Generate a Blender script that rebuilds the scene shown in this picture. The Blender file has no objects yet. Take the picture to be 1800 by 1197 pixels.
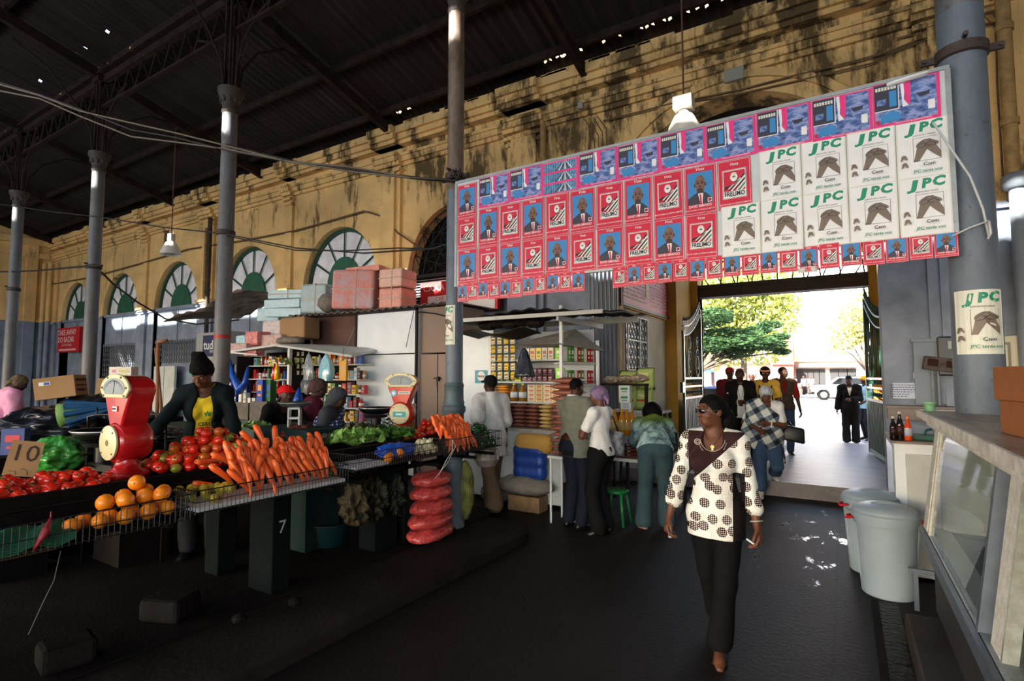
import bpy, bmesh, math, random
import numpy as np
from mathutils import Vector, Matrix, Euler
R = math.radians
random.seed(7)
SC = bpy.context.scene
COL = SC.collection
# ---------------------------------------------------------------- camera
F_PX = 945.0
H_EYE = 1.8
YAW = math.atan(585/945.0)*0.997
PITCH = math.atan(61.5/945.0)
cam_d = bpy.data.cameras.new('camera'); cam = bpy.data.objects.new('camera', cam_d); COL.objects.link(cam)
cam_d.sensor_width = 36.0; cam_d.lens = 36.0*F_PX/1800.0
cam_d.clip_start = 0.05; cam_d.clip_end = 500
cam.location = (0, 0, H_EYE)
cam.rotation_euler = (R(90)+PITCH, 0, YAW)
SC.camera = cam
# ---------------------------------------------------------------- light
SC.view_settings.view_transform = 'Standard'
SC.view_settings.look = 'None'
SC.view_settings.gamma = 1
SC.view_settings.exposure = 0.4
SC.view_settings.use_curve_mapping = False
SC.cycles.max_bounces = 6; SC.cycles.diffuse_bounces = 4; SC.cycles.glossy_bounces = 3
SC.cycles.transmission_bounces = 6; SC.cycles.transparent_max_bounces = 12
SC.cycles.use_denoising = True
SC.cycles.sample_clamp_indirect = 6
SC.cycles.caustics_reflective = False; SC.cycles.caustics_refractive = False
W = bpy.data.worlds.new('sky'); SC.world = W; W.use_nodes = True
wn = W.node_tree.nodes; wl = W.node_tree.links; wn.clear()
wo = wn.new('ShaderNodeOutputWorld'); wb = wn.new('ShaderNodeBackground')
ws = wn.new('ShaderNodeTexSky'); ws.sky_type = 'NISHITA'; ws.sun_disc = False
ws.sun_elevation = R(27); ws.sun_rotation = R(200); ws.dust_density = 3.0; ws.air_density = 1.0; ws.ozone_density = 1.0
wh = wn.new('ShaderNodeMixRGB'); wh.inputs[0].default_value = 0.55; wh.inputs[2].default_value = (1.0, 0.97, 0.95, 1)
wl.new(ws.outputs[0], wh.inputs[1]); wl.new(wh.outputs[0], wb.inputs[0]); wb.inputs[1].default_value = 1.6
wl.new(wb.outputs[0], wo.inputs[0])
SUN_DIR = Vector((0.37, 1.0, -0.54)).normalized()      # the way sunlight travels
sd = bpy.data.lights.new('sun', 'SUN'); sd.energy = 32; sd.angle = R(0.6); sd.color = (1, 0.95, 0.87)
so = bpy.data.objects.new('sun', sd); COL.objects.link(so)
so.rotation_euler = SUN_DIR.to_track_quat('-Z', 'Y').to_euler(); so.location = (-4, -9, 12)
def area(name, loc, target, sx, sy, power, color=(1, 1, 1)):
 l = bpy.data.lights.new(name, 'AREA'); l.shape = 'RECTANGLE'; l.size = sx; l.size_y = sy
 l.energy = power; l.color = color
 o = bpy.data.objects.new(name, l); COL.objects.link(o); o.location = loc
 o.rotation_euler = (Vector(target)-Vector(loc)).to_track_quat('-Z', 'Y').to_euler()
 return o
# added area lamps behind the camera stand in for daylight from unseen openings
area('added_fill_front', (1.5, -9.5, 3.7), (-2.5, 6, 4.6), 14, 3.2, 680, (0.84, 0.93, 1.0))
area('added_fill_side', (-16, -8.5, 3.7), (-14, 8, 4.8), 14, 3.2, 640, (0.88, 0.94, 1.0))
# ---------------------------------------------------------------- pixel helpers (1800 x 1197 frame)
_cy, _sy, _cp, _sp = math.cos(YAW), math.sin(YAW), math.cos(PITCH), math.sin(PITCH)
_FW = Vector((-_sy*_cp, _cy*_cp, _sp)); _RT = Vector((_cy, _sy, 0)); _UP = Vector((_sy*_sp, -_cy*_sp, _cp))
def P(px, py, X=None, Y=None, z=None, d=None):
 """the point of the place seen at a pixel, on the plane X=, Y=, z= or at depth d"""
 r = _FW+_RT*((px-900)/F_PX)+_UP*((598.5-py)/F_PX)
 if X is not None: t = X/r.x
 elif Y is not None: t = Y/r.y
 elif z is not None: t = (z-H_EYE)/r.z
 else: t = d
 return Vector((t*r.x, t*r.y, H_EYE+t*r.z))
# ---------------------------------------------------------------- materials
def srgb(c):
 return tuple(((v/255)/12.92 if v/255 <= 0.04045 else ((v/255+0.055)/1.055)**2.4) for v in c)
MATS = {}
def nd(m, t, **kw):
 n = m.node_tree.nodes.new('ShaderNode'+t)
 for k, v in kw.items():
  if k[0] == '_': setattr(n, k[1:], v)
  else: n.inputs[k.replace('_', ' ')].default_value = v
 return n
def mat(name, col, rough=0.6, metal=0.0, var=0.0, vscale=8.0, bump=0.0, bscale=40.0, spec=0.5, alpha=1.0, trans=0.0,
  col2=None, emit=None, coord='Object', sheen=0.0, coat=0.0, ior=1.45, sss=0.0):
 if name in MATS: return MATS[name]
 m = bpy.data.materials.new(name); m.use_nodes = True; MATS[name] = m
 nt = m.node_tree; b = nt.nodes['Principled BSDF']; L = nt.links
 c = srgb(col)+(1,)
 b.inputs['Base Color'].default_value = c; b.inputs['Roughness'].default_value = rough
 b.inputs['Metallic'].default_value = metal; b.inputs['Specular IOR Level'].default_value = .12 if max(col) < 60 and rough > .65 else spec
 b.inputs['Alpha'].default_value = alpha; b.inputs['Transmission Weight'].default_value = trans; b.inputs['IOR'].default_value = ior
 b.inputs['Coat Weight'].default_value = coat; b.inputs['Sheen Weight'].default_value = sheen
 if emit: b.inputs['Emission Color'].default_value = srgb(emit[0])+(1,); b.inputs['Emission Strength'].default_value = emit[1]
 if var or bump or col2:
  tc = nt.nodes.new('ShaderNodeTexCoord')
 if var or col2:
  n = nd(m, 'TexNoise', Scale=vscale, Detail=5.0, Roughness=0.6); L.new(tc.outputs[coord], n.inputs['Vector'])
  mr = nd(m, 'MapRange', From_Min=0.35, From_Max=0.65); L.new(n.outputs[0], mr.inputs[0])
  mx = nt.nodes.new('ShaderNodeMixRGB'); L.new(mr.outputs[0], mx.inputs[0])
  if col2: mx.inputs[1].default_value = c; mx.inputs[2].default_value = srgb(col2)+(1,)
  else:
   mx.inputs[1].default_value = tuple(v*(1-var) for v in c[:3])+(1,); mx.inputs[2].default_value = tuple(min(1, v*(1+var)) for v in c[:3])+(1,)
  L.new(mx.outputs[0], b.inputs['Base Color'])
 if bump:
  n2 = nd(m, 'TexNoise', Scale=bscale, Detail=4.0); L.new(tc.outputs[coord], n2.inputs['Vector'])
  bp = nd(m, 'Bump', Strength=bump, Distance=0.01); L.new(n2.outputs[0], bp.inputs['Height']); L.new(bp.outputs[0], b.inputs['Normal'])
 return m
def ramp(m, stops):
 r = m.node_tree.nodes.new('ShaderNodeValToRGB'); e = r.color_ramp.elements
 while len(e) < len(stops): e.new(0.5)
 for i, (p, c) in enumerate(stops): e[i].position = p; e[i].color = tuple(c)+(1,) if len(c) == 3 else c
 return r
def mixc(m, fac, a, b):
 x = m.node_tree.nodes.new('ShaderNodeMixRGB'); L = m.node_tree.links
 for i, v in ((0, fac), (1, a), (2, b)):
  if hasattr(v, 'is_output') or isinstance(v, bpy.types.NodeSocket): L.new(v, x.inputs[i])
  elif i == 0: x.inputs[0].default_value = v
  else: x.inputs[i].default_value = tuple(v)[:3]+(1,)
 return x.outputs[0]
def math_(m, op, a, b=0.0, c=0.0):
 x = m.node_tree.nodes.new('ShaderNodeMath'); x.operation = op; L = m.node_tree.links
 for i, v in ((0, a), (1, b), (2, c)):
  if isinstance(v, bpy.types.NodeSocket): L.new(v, x.inputs[i])
  else: x.inputs[i].default_value = v
 return x.outputs[0]
def noise(m, vec, scale, detail=4, rough=0.6, out=0, dist=0.0):
 n = nd(m, 'TexNoise', Scale=scale, Detail=float(detail), Roughness=rough, Distortion=dist)
 m.node_tree.links.new(vec, n.inputs['Vector']); return n.outputs[out]
def mapping(m, vec, scale=(1, 1, 1), loc=(0, 0, 0), rot=(0, 0, 0)):
 n = m.node_tree.nodes.new('ShaderNodeMapping'); n.inputs['Scale'].default_value = scale; n.inputs['Location'].default_value = loc
 n.inputs['Rotation'].default_value = rot
 m.node_tree.links.new(vec, n.inputs['Vector']); return n.outputs[0]
def newmat(name, rough=0.6):
 m = bpy.data.materials.new(name); m.use_nodes = True; MATS[name] = m
 b = m.node_tree.nodes['Principled BSDF']; b.inputs['Roughness'].default_value = rough
 tc = m.node_tree.nodes.new('ShaderNodeTexCoord')
 return m, b, tc.outputs['Object'], m.node_tree.links
# ---------------------------------------------------------------- mesh builder
class MB:
 def __init__(s): s.v = []; s.f = []; s.m = []; s.T = Matrix.Identity(4)
 def add(s, vs, fs, mi=0, M=None):
  T = s.T if M is None else s.T @ M; b = len(s.v)
  s.v += [tuple(T @ Vector(v)) for v in vs]
  s.f += [tuple(b+i for i in f) for f in fs]; s.m += [mi]*len(fs); return s
 def box(s, c, d, mi=0, rz=0.0, M=None, taper=1.0):
  x, y, z = d[0]/2, d[1]/2, d[2]/2; t = taper
  vs = [(-x, -y, -z), (x, -y, -z), (x, y, -z), (-x, y, -z), (-x*t, -y*t, z), (x*t, -y*t, z), (x*t, y*t, z), (-x*t, y*t, z)]
  fs = [(0, 3, 2, 1), (4, 5, 6, 7), (0, 1, 5, 4), (1, 2, 6, 5), (2, 3, 7, 6), (3, 0, 4, 7)]
  MM = Matrix.Translation(c) @ Matrix.Rotation(rz, 4, 'Z')
  if M is not None: MM = Matrix.Translation(c) @ M.to_4x4()
  return s.add(vs, fs, mi, MM)
 def b2(s, a, b, mi=0):
  return s.box([(a[i]+b[i])/2 for i in range(3)], [abs(b[i]-a[i]) for i in range(3)], mi)
 def cyl(s, a, b, r, r2=None, n=12, mi=0, cap=True):
  a = Vector(a); b = Vector(b); r2 = r if r2 is None else r2; ax = (b-a)
  if ax.length < 1e-6: return s
  q = ax.to_track_quat('Z', 'Y').to_matrix(); vs = []
  for p, rr in ((a, r), (b, r2)):
   for i in range(n):
    t = 2*math.pi*i/n; vs.append(p+q @ Vector((rr*math.cos(t), rr*math.sin(t), 0)))
  fs = [(i, (i+1) % n, n+(i+1) % n, n+i) for i in range(n)]
  if cap: fs += [tuple(range(n-1, -1, -1)), tuple(range(n, 2*n))]
  return s.add(vs, fs, mi)
 def tube(s, pts, r, n=8, mi=0, closed=False):
  pts = [Vector(p) for p in pts]; k = len(pts); vs = []; up = None
  rr = r if isinstance(r, (list, tuple)) else [r]*k
  for i, p in enumerate(pts):
   if closed: t = pts[(i+1) % k]-pts[i-1]
   else: t = pts[min(i+1, k-1)]-pts[max(i-1, 0)]
   t.normalize()
   if up is None:
    up = Vector((0, 0, 1)) if abs(t.z) < 0.9 else Vector((1, 0, 0))
   x = up.cross(t)
   if x.length < 1e-4: x = Vector((0, 1, 0)).cross(t)
   x.normalize(); y = t.cross(x); up = y
   for j in range(n):
    a = 2*math.pi*j/n; vs.append(p+x*(rr[i]*math.cos(a))+y*(rr[i]*math.sin(a)))
  fs = []
  for i in range(k if closed else k-1):
   o, q = i*n, ((i+1) % k)*n
   for j in range(n): fs.append((o+j, o+(j+1) % n, q+(j+1) % n, q+j))
  if not closed: fs += [tuple(range(n-1, -1, -1)), tuple(range((k-1)*n, k*n))]
  return s.add(vs, fs, mi)
 def lathe(s, prof, c=(0, 0, 0), n=24, mi=0, M=None, sx=1.0, sy=1.0):
  vs = []; fs = []; k = len(prof)
  for (r, z) in prof:
   for j in range(n):
    a = 2*math.pi*j/n; vs.append((r*math.cos(a)*sx, r*math.sin(a)*sy, z))
  for i in range(k-1):
   for j in range(n): fs.append((i*n+j, i*n+(j+1) % n, (i+1)*n+(j+1) % n, (i+1)*n+j))
  if prof[0][0] > 1e-5: fs.append(tuple(range(n-1, -1, -1)))
  if prof[-1][0] > 1e-5: fs.append(tuple(range((k-1)*n, k*n)))
  MM = Matrix.Translation(c)
  if M is not None: MM = MM @ M.to_4x4()
  return s.add(vs, fs, mi, MM)
 def prism(s, poly, z0, z1, mi=0, M=None):
  n = len(poly); vs = [(x, y, z0) for x, y in poly]+[(x, y, z1) for x, y in poly]
  fs = [tuple(range(n-1, -1, -1)), tuple(range(n, 2*n))]+[(i, (i+1) % n, n+(i+1) % n, n+i) for i in range(n)]
  return s.add(vs, fs, mi, M)
 def ell(s, c, r, n=12, mi=0, M=None, jit=0.0):
  vs = []; fs = []; k = max(4, n*2//3)
  if not hasattr(r, '__len__'): r = (r, r, r)
  for i in range(k+1):
   th = math.pi*i/k
   for j in range(n):
    ph = 2*math.pi*j/n; q = 1+random.uniform(-jit, jit) if 0 < i < k else 1
    vs.append((r[0]*math.sin(th)*math.cos(ph)*q, r[1]*math.sin(th)*math.sin(ph)*q, -r[2]*math.cos(th)))
  for i in range(k):
   for j in range(n): fs.append((i*n+j, i*n+(j+1) % n, (i+1)*n+(j+1) % n, (i+1)*n+j))
  MM = Matrix.Translation(c)
  if M is not None: MM = MM @ M.to_4x4()
  return s.add(vs, fs, mi, MM)
 def grid(s, fn, nu, nv, mi=0, closed_u=False):
  vs = [fn(i/(nu if closed_u else nu-1), j/(nv-1)) for j in range(nv) for i in range(nu)]; fs = []
  for j in range(nv-1):
   for i in range(nu if closed_u else nu-1):
    fs.append((j*nu+i, j*nu+(i+1) % nu, (j+1)*nu+(i+1) % nu, (j+1)*nu+i))
  return s.add(vs, fs, mi)
 def build(s, name, mats, parent=None, smooth=False, bev=0.0, sub=0, solid=0.0, angle=None):
  me = bpy.data.meshes.new(name); me.from_pydata(s.v, [], s.f)
  if not isinstance(mats, (list, tuple)): mats = [mats]
  for m in mats: me.materials.append(m)
  me.polygons.foreach_set('material_index', s.m)
  bm = bmesh.new(); bm.from_mesh(me)
  bmesh.ops.remove_doubles(bm, verts=bm.verts, dist=1e-5)
  bmesh.ops.recalc_face_normals(bm, faces=bm.faces)
  bm.to_mesh(me); bm.free()
  if smooth:
   me.polygons.foreach_set('use_smooth', [True]*len(me.polygons))
   if angle: me.set_sharp_from_angle(angle=R(angle))
  me.update()
  o = bpy.data.objects.new(name, me); COL.objects.link(o)
  if parent is not None: o.parent = parent
  if solid: md = o.modifiers.new('s', 'SOLIDIFY'); md.thickness = solid; md.offset = 0
  if bev: md = o.modifiers.new('b', 'BEVEL'); md.width = bev; md.segments = 2; md.limit_method = 'ANGLE'; md.angle_limit = R(35)
  if sub: md = o.modifiers.new('u', 'SUBSURF'); md.levels = sub; md.render_levels = sub
  return o
def tag(o, label, cat, group=None, kind=None):
 o['label'] = label; o['category'] = cat
 if group: o['group'] = group
 if kind: o['kind'] = kind
 return o
def thing(name, label, cat, loc=(0, 0, 0), rz=0.0, group=None):
 o = bpy.data.objects.new(name, None); o.empty_display_size = 0.1; COL.objects.link(o)
 o.location = loc; o.rotation_euler = (0, 0, rz); return tag(o, label, cat, group)
def struct(name, mb, m, **kw):
 o = mb.build(name, m, **kw); o['kind'] = 'structure'; return o
def dup(root, loc, rot=None, label=None, group=None, scale=None):
 r = root.copy(); COL.objects.link(r); r.location = loc
 if rot is not None: r.rotation_euler = rot
 if scale is not None: r.scale = (scale,)*3 if not hasattr(scale, '__len__') else scale
 if label: r['label'] = label
 if group: r['group'] = group
 for ch in [c for c in root.children]:
  c = ch.copy(); COL.objects.link(c); c.parent = r
  for g in [q for q in ch.children]:
   d = g.copy(); COL.objects.link(d); d.parent = c
 return r
_txt = {}
def text2d(s, size=1.0, shear=0.0, wide=1.0, bold=0.0, align='CENTER'):
 """vertices and faces of a line of lettering, flat in x,y, centred"""
 key = (s, size, shear, wide, bold, align)
 if key in _txt: return _txt[key]
 c = bpy.data.curves.new('lettering', 'FONT'); c.body = s; c.size = size; c.shear = shear; c.offset = bold*size
 c.align_x = align; c.align_y = 'CENTER'; c.resolution_u = 2; c.fill_mode = 'FRONT'
 o = bpy.data.objects.new('lettering', c); COL.objects.link(o)
 dg = bpy.context.evaluated_depsgraph_get(); me = bpy.data.meshes.new_from_object(o.evaluated_get(dg))
 vs = [(v.co.x*wide, v.co.y, 0) for v in me.vertices]; fs = [tuple(p.vertices) for p in me.polygons]
 bpy.data.objects.remove(o); bpy.data.curves.remove(c); bpy.data.meshes.remove(me)
 _txt[key] = (vs, fs); return vs, fs
def letter(mb, s, loc, size, M=None, mi=0, **kw):
 vs, fs = text2d(s, size, **kw)
 MM = Matrix.Translation(loc)
 if M is not None: MM = MM @ M.to_4x4()
 mb.add(vs, fs, mi, MM)
XZ = Matrix(((1, 0, 0), (0, 0, -1), (0, 1, 0)))         # flat x,y drawing -> upright, read from -Y
# ================================================================ the hall
WY = 8.9                                   # inner face of the long back wall
def wall_material(name, ochre=(226, 188, 126), grey=(134, 144, 160), paint_z=3.98, yellow=True, grime=1.0):
 m, b, v, L = newmat(name, 0.85)
 sep = m.node_tree.nodes.new('ShaderNodeSeparateXYZ'); L.new(v, sep.inputs[0])
 n1 = noise(m, mapping(m, v, (0.5, 1, 0.7)), 1.3, 5)
 r1 = ramp(m, [(0.3, srgb(tuple(c*0.86 for c in ochre))), (0.7, srgb(tuple(min(255, c*1.1) for c in ochre)))]); L.new(n1, r1.inputs[0])
 # flaking plaster spots
 fl = noise(m, v, 9, 6, 0.7); fm = math_(m, 'GREATER_THAN', fl, 0.66)
 c1 = mixc(m, fm, r1.outputs[0], srgb((120, 92, 55)))
 # black mould: runs down from the cornice, thicker towards the entrance end
 st = noise(m, mapping(m, v, (1.1, 1, 0.28)), 1.6, 7, 0.68, dist=0.4)
 fine = noise(m, mapping(m, v, (1, 1, 0.5)), 7, 5, 0.75)
 xm = nd(m, 'MapRange', From_Min=-16.0, From_Max=-1.0, To_Min=0.0, To_Max=0.10); L.new(sep.outputs[0], xm.inputs[0])
 zm = nd(m, 'MapRange', From_Min=4.3, From_Max=7.2, To_Min=-0.05, To_Max=0.055); L.new(sep.outputs[2], zm.inputs[0])
 s = math_(m, 'ADD', math_(m, 'ADD', st, math_(m, 'MULTIPLY', fine, 0.22)), math_(m, 'ADD', xm.outputs[0], zm.outputs[0]))
 sm = nd(m, 'MapRange', From_Min=0.70, From_Max=0.80, To_Max=0.9*grime); L.new(s, sm.inputs[0])
 c2 = mixc(m, sm.outputs[0], c1, srgb((62, 50, 34)))
 # pilaster streaks
 wv = noise(m, mapping(m, v, (5, 1, 0.12)), 2.0, 4, 0.7); wm = nd(m, 'MapRange', From_Min=0.62, From_Max=0.72, To_Max=0.5*grime); L.new(wv, wm.inputs[0])
 c3 = mixc(m, wm.outputs[0], c2, srgb((84, 64, 38)))
 g1 = noise(m, v, 2.2, 5); rg = ramp(m, [(0.3, srgb(tuple(c*0.86 for c in grey))), (0.7, srgb(tuple(c*1.08 for c in grey)))]); L.new(g1, rg.inputs[0])
 gs = nd(m, 'MapRange', From_Min=0.64, From_Max=0.74, To_Max=0.35); L.new(fine, gs.inputs[0])
 g2 = mixc(m, gs.outputs[0], rg.outputs[0], srgb((70, 70, 72)))
 if yellow:
  pz = math_(m, 'GREATER_THAN', sep.outputs[2], paint_z)
  out = mixc(m, pz, g2, c3)
 else: out = g2
 L.new(out, b.inputs['Base Color'])
 bp = nd(m, 'Bump', Strength=0.5, Distance=0.02); L.new(fl, bp.inputs['Height']); L.new(bp.outputs[0], b.inputs['Normal'])
 b.inputs['Specular IOR Level'].default_value = 0.2
 return m
M_WALL = wall_material('ochre_and_grey_plaster')
M_GREYWALL = wall_material('grey_plaster', yellow=False)
def bay_mesh(mb, x0, x1, z0, z1, cx, hw, zs, rise, y, dep, n=20, zb=0.0, mi=0, closed_below=False):
 """a stretch of wall from x0 to x1 with an arched opening; the reveal runs back by dep"""
 arc = [(cx-hw*math.cos(math.pi*i/n), zs+rise*math.sin(math.pi*i/n)) for i in range(n+1)]
 def q(a, b2_, c, d): mb.add([(p[0], y, p[1]) for p in (a, b2_, c, d)], [(0, 1, 2, 3)], mi)
 q((x0, z0), (cx-hw, z0), (cx-hw, zs), (x0, zs)); q((cx+hw, z0), (x1, z0), (x1, zs), (cx+hw, zs))
 q((x0, zs), (cx-hw, zs), (cx-hw, z1), (x0, z1)); q((cx+hw, zs), (x1, zs), (x1, z1), (cx+hw, z1))
 for i in range(n):
  a, c = arc[i], arc[i+1]; q(a, c, (c[0], z1), (a[0], z1))
  mb.add([(a[0], y, a[1]), (c[0], y, c[1]), (c[0], y+dep, c[1]), (a[0], y+dep, a[1])], [(0, 1, 2, 3)], mi)
 if zb > z0: mb.add([(cx-hw, y, zb), (cx+hw, y, zb), (cx+hw, y, z0), (cx-hw, y, z0)], [(0, 1, 2, 3)], mi)
 for sx in (-1, 1):
  mb.add([(cx+sx*hw, y, max(z0, zb)), (cx+sx*hw, y, zs), (cx+sx*hw, y+dep, zs), (cx+sx*hw, y+dep, max(z0, zb))], [(0, 1, 2, 3)], mi)
 return arc
BAYX = [-25.75, -22.0, -18.2, -14.3, -10.52, -6.9]
HW = 1.33; ZI = 4.0; ZT = 7.42
XL = -28.1; XR = 9.0
mb = MB()
edges = [XL, -23.9, -20.1, -16.25, -12.4, -8.75, -5.15]
for i, cx in enumerate(BAYX):
 bay_mesh(mb, edges[i], edges[i+1], 0, ZT+0.5, cx, HW, ZI, 1.47, WY, 0.45)
EX0, EX1 = -3.35, 0.46; ECX = (EX0+EX1)/2
bay_mesh(mb, -5.15, XR, 0, ZT+0.5, ECX, (EX1-EX0)/2, 4.35, 1.9, WY, 0.5, n=28)
# solid backing so no daylight leaks through
for i, cx in enumerate(BAYX):
 for a, c in ((edges[i], cx-HW), (cx+HW, edges[i+1])): mb.b2((a, WY+0.02, 0), (c, WY+0.45, ZT+0.5))
 mb.b2((cx-HW, WY+0.02, 5.55), (cx+HW, WY+0.45, ZT+0.5))
mb.b2((-5.15, WY+0.02, 0), (EX0-0.001, WY+0.5, ZT+0.5)); mb.b2((EX1+0.001, WY+0.02, 0), (XR, WY+0.5, ZT+0.5))
mb.b2((EX0, WY+0.02, 6.35), (EX1, WY+0.5, ZT+0.5))
struct('wall_back', mb, M_WALL)
# cornice: three stepped mouldings, breaking forward over each pilaster
def cornice(mb, x0, x1, out=0.0):
 for (z0, z1, d) in ((6.55, 6.63, 0.07), (6.63, 6.74, 0.13), (6.74, 6.8, 0.17), (7.0, 7.08, 0.2), (7.08, 7.2, 0.27), (7.2, 7.36, 0.34)):
  mb.b2((x0, WY-d-out, z0), (x1, WY, z1))
mb = MB(); cornice(mb, XL, XR)
PIL = [(-23.9, .22), (-20.1, .3), (-16.25, .62), (-12.4, .26), (-8.75, .66), (-5.15, .8), (1.25, .55), (3.1, .8)]
for px_, w_ in PIL: cornice(mb, px_-w_/2-0.05, px_+w_/2+0.05, 0.12)
for i in range(46):                       # crumbled top edge
 x = random.uniform(XL, XR); mb.box((x, WY-0.17, 7.38), (random.uniform(.3, .9), .3, random.uniform(.03, .1)))
struct('trim_1', mb, M_WALL)
mb = MB()
for px_, w_ in PIL:
 n_ = 2 if w_ > 0.5 else 1
 mb.b2((px_-w_/2, WY-0.08, 0), (px_+w_/2, WY+0.01, 6.55))
 if n_ == 2: mb.b2((px_-w_/2+0.12, WY-0.15, 0), (px_+w_/2-0.12, WY+0.01, 6.5))
 for (z, d) in ((3.86, .05), (3.93, .09), (4.0, .13), (6.3, .04), (6.42, .08)):
  mb.b2((px_-w_/2-d/2, WY-0.09-d, z), (px_+w_/2+d/2, WY, z+0.07))
struct('trim_2', mb, M_WALL)
# impost band between pilasters, lintels and grey panels that close the lower openings
mb = MB()
for i, cx in enumerate(BAYX):
 for a, c in ((edges[i], cx-HW), (cx+HW, edges[i+1])): mb.b2((a, WY-0.05, 3.9), (c, WY+0.01, 4.02))
mb.b2((-5.15, WY-0.05, 3.9), (EX0, WY+0.01, 4.02)); mb.b2((EX1, WY-0.05, 3.9), (XR, WY+0.01, 4.02))
struct('trim_3', mb, M_WALL)
mb = MB()
for cx in BAYX[:5]:
 mb.b2((cx-HW, WY+0.12, 2.9), (cx+HW, WY+0.2, 4.0)); mb.b2((cx-HW, WY+0.3, 0), (cx+HW, WY+0.36, 2.9))
 mb.b2((cx-HW, WY+0.05, 3.93), (cx+HW, WY+0.25, 4.03)); mb.b2((cx-.02, WY+0.09, 2.9), (cx+.02, WY+0.12, 3.95))
 mb.b2((cx-HW, WY+0.08, 2.86), (cx+HW, WY+0.3, 2.94))
mb.b2((BAYX[5]-HW, WY+0.3, 0), (BAYX[5]+HW, WY+0.36, 3.4))
struct('wall_infill', mb, M_GREYWALL)
# archivolt of the entrance arch
mb = MB(); r0 = (EX1-EX0)/2
for (ra, rb, d) in ((0.0, 0.28, 0.05), (0.22, 0.34, 0.1)):
 n = 32
 for i in range(n):
  a0, a1 = math.pi*i/n, math.pi*(i+1)/n
  pts = [(ECX-(r0+q)*math.cos(a), 4.35+(1.9+q)*math.sin(a)) for a in (a0, a1) for q in (ra, rb)]
  mb.add([(p[0], yy, p[1]) for yy in (WY-d, WY+0.01) for p in pts], [(0, 1, 3, 2), (4, 6, 7, 5), (0, 4, 5, 1), (2, 3, 7, 6), (0, 2, 6, 4), (1, 5, 7, 3)])
struct('trim_4', mb, M_WALL)
# end wall (far left) with two great arched windows
mb = MB()
T = Matrix.Translation((XL, 0, 0)) @ Matrix.Rotation(R(90), 4, 'Z')      # local x -> +Y , local y -> -X
mb.T = T
endb = [(-9.9, -4.0, -6.9), (-4.0, 1.9, -1.0), (1.9, 8.9, 5.25)]
for a, c, cx in endb:
 bay_mesh(mb, a, c, 0, 11.5, cx, 1.75, 4.0, 1.75, 0.0, 0.4, zb=2.9)
mb.b2((-9.9, -0.07, 3.95), (8.9, 0.0, 4.05)); mb.b2((-9.9, -0.2, 7.1), (8.9, 0.0, 7.36)); mb.b2((-9.9, -0.1, 6.6), (8.9, 0.0, 6.8))
mb.b2((8.0, -0.12, 0), (8.35, 0, 7.1)); mb.b2((2.2, -0.12, 0), (2.9, 0, 7.1))
struct('wall_left', mb, M_WALL)
mb = MB(); mb.T = T
for a, c, cx in endb:
 mb.b2((cx-1.75, 0.25, 2.9), (cx+1.75, 0.3, 4.0))
struct('wall_left_panel', mb, M_GREYWALL)
# arched windows: fan lights
M_DKGREEN = mat('dark_green_paint', (22, 66, 48), 0.5, var=.2)
M_GREENPANEL = mat('green_window_panel', (22, 84, 62), 0.6, var=.25, vscale=3)
M_PANE = mat('dusty_window_pane', (232, 232, 236), 0.35, var=.16, vscale=2.5)
M_DARKVOID = mat('dark_mesh', (14, 14, 14), 0.8)
for i, cx in enumerate(BAYX[:5]):
 y = WY+0.2; n = 24; R_ = HW; RZ = 1.47
 f = MB()
 pts = [(cx-R_*math.cos(math.pi*k/n), ZI+RZ*math.sin(math.pi*k/n)) for k in range(n+1)]
 pin = [(cx-(R_-.09)*math.cos(math.pi*k/n), ZI+(RZ-.09)*math.sin(math.pi*k/n)) for k in range(n+1)]
 for k in range(n):
  q = [pts[k], pts[k+1], pin[k+1], pin[k]]
  f.add([(p[0], yy, p[1]) for yy in (y-.04, y+.05) for p in q], [(0, 1, 2, 3), (4, 7, 6, 5), (0, 4, 5, 1), (2, 6, 7, 3), (1, 5, 6, 2), (0, 3, 7, 4)])
 f.b2((cx-R_, y-.04, ZI-.05), (cx+R_, y+.05, ZI+.05))
 for k in range(1, 6):
  a = math.pi*k/6
  f.cyl((cx-.58*math.cos(a), y-.02, ZI+.72*math.sin(a)), (cx-R_*math.cos(a), y-.02, ZI+RZ*math.sin(a)), .022, n=4)
 w = struct('window_%d' % (i+1), f, M_DKGREEN)
 g = MB(); g.add([(p[0], y+.02, p[1]) for p in pts], [tuple(range(n+1))]); g.build('pane', M_PANE, w)
 g = MB(); hp = [(cx-.6*math.cos(math.pi*k/12), .76*math.sin(math.pi*k/12)+ZI) for k in range(13)]
 g.add([(p[0], yy, p[1]) for yy in (y-.035, y+.0) for p in hp], [tuple(range(12, -1, -1)), tuple(range(13, 26))]+[(k, k+1, 14+k, 13+k) for k in range(12)])
 g.build('lower_panel', M_GREENPANEL, w)
M_IRON = mat('black_iron', (24, 26, 26), 0.6)
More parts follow.
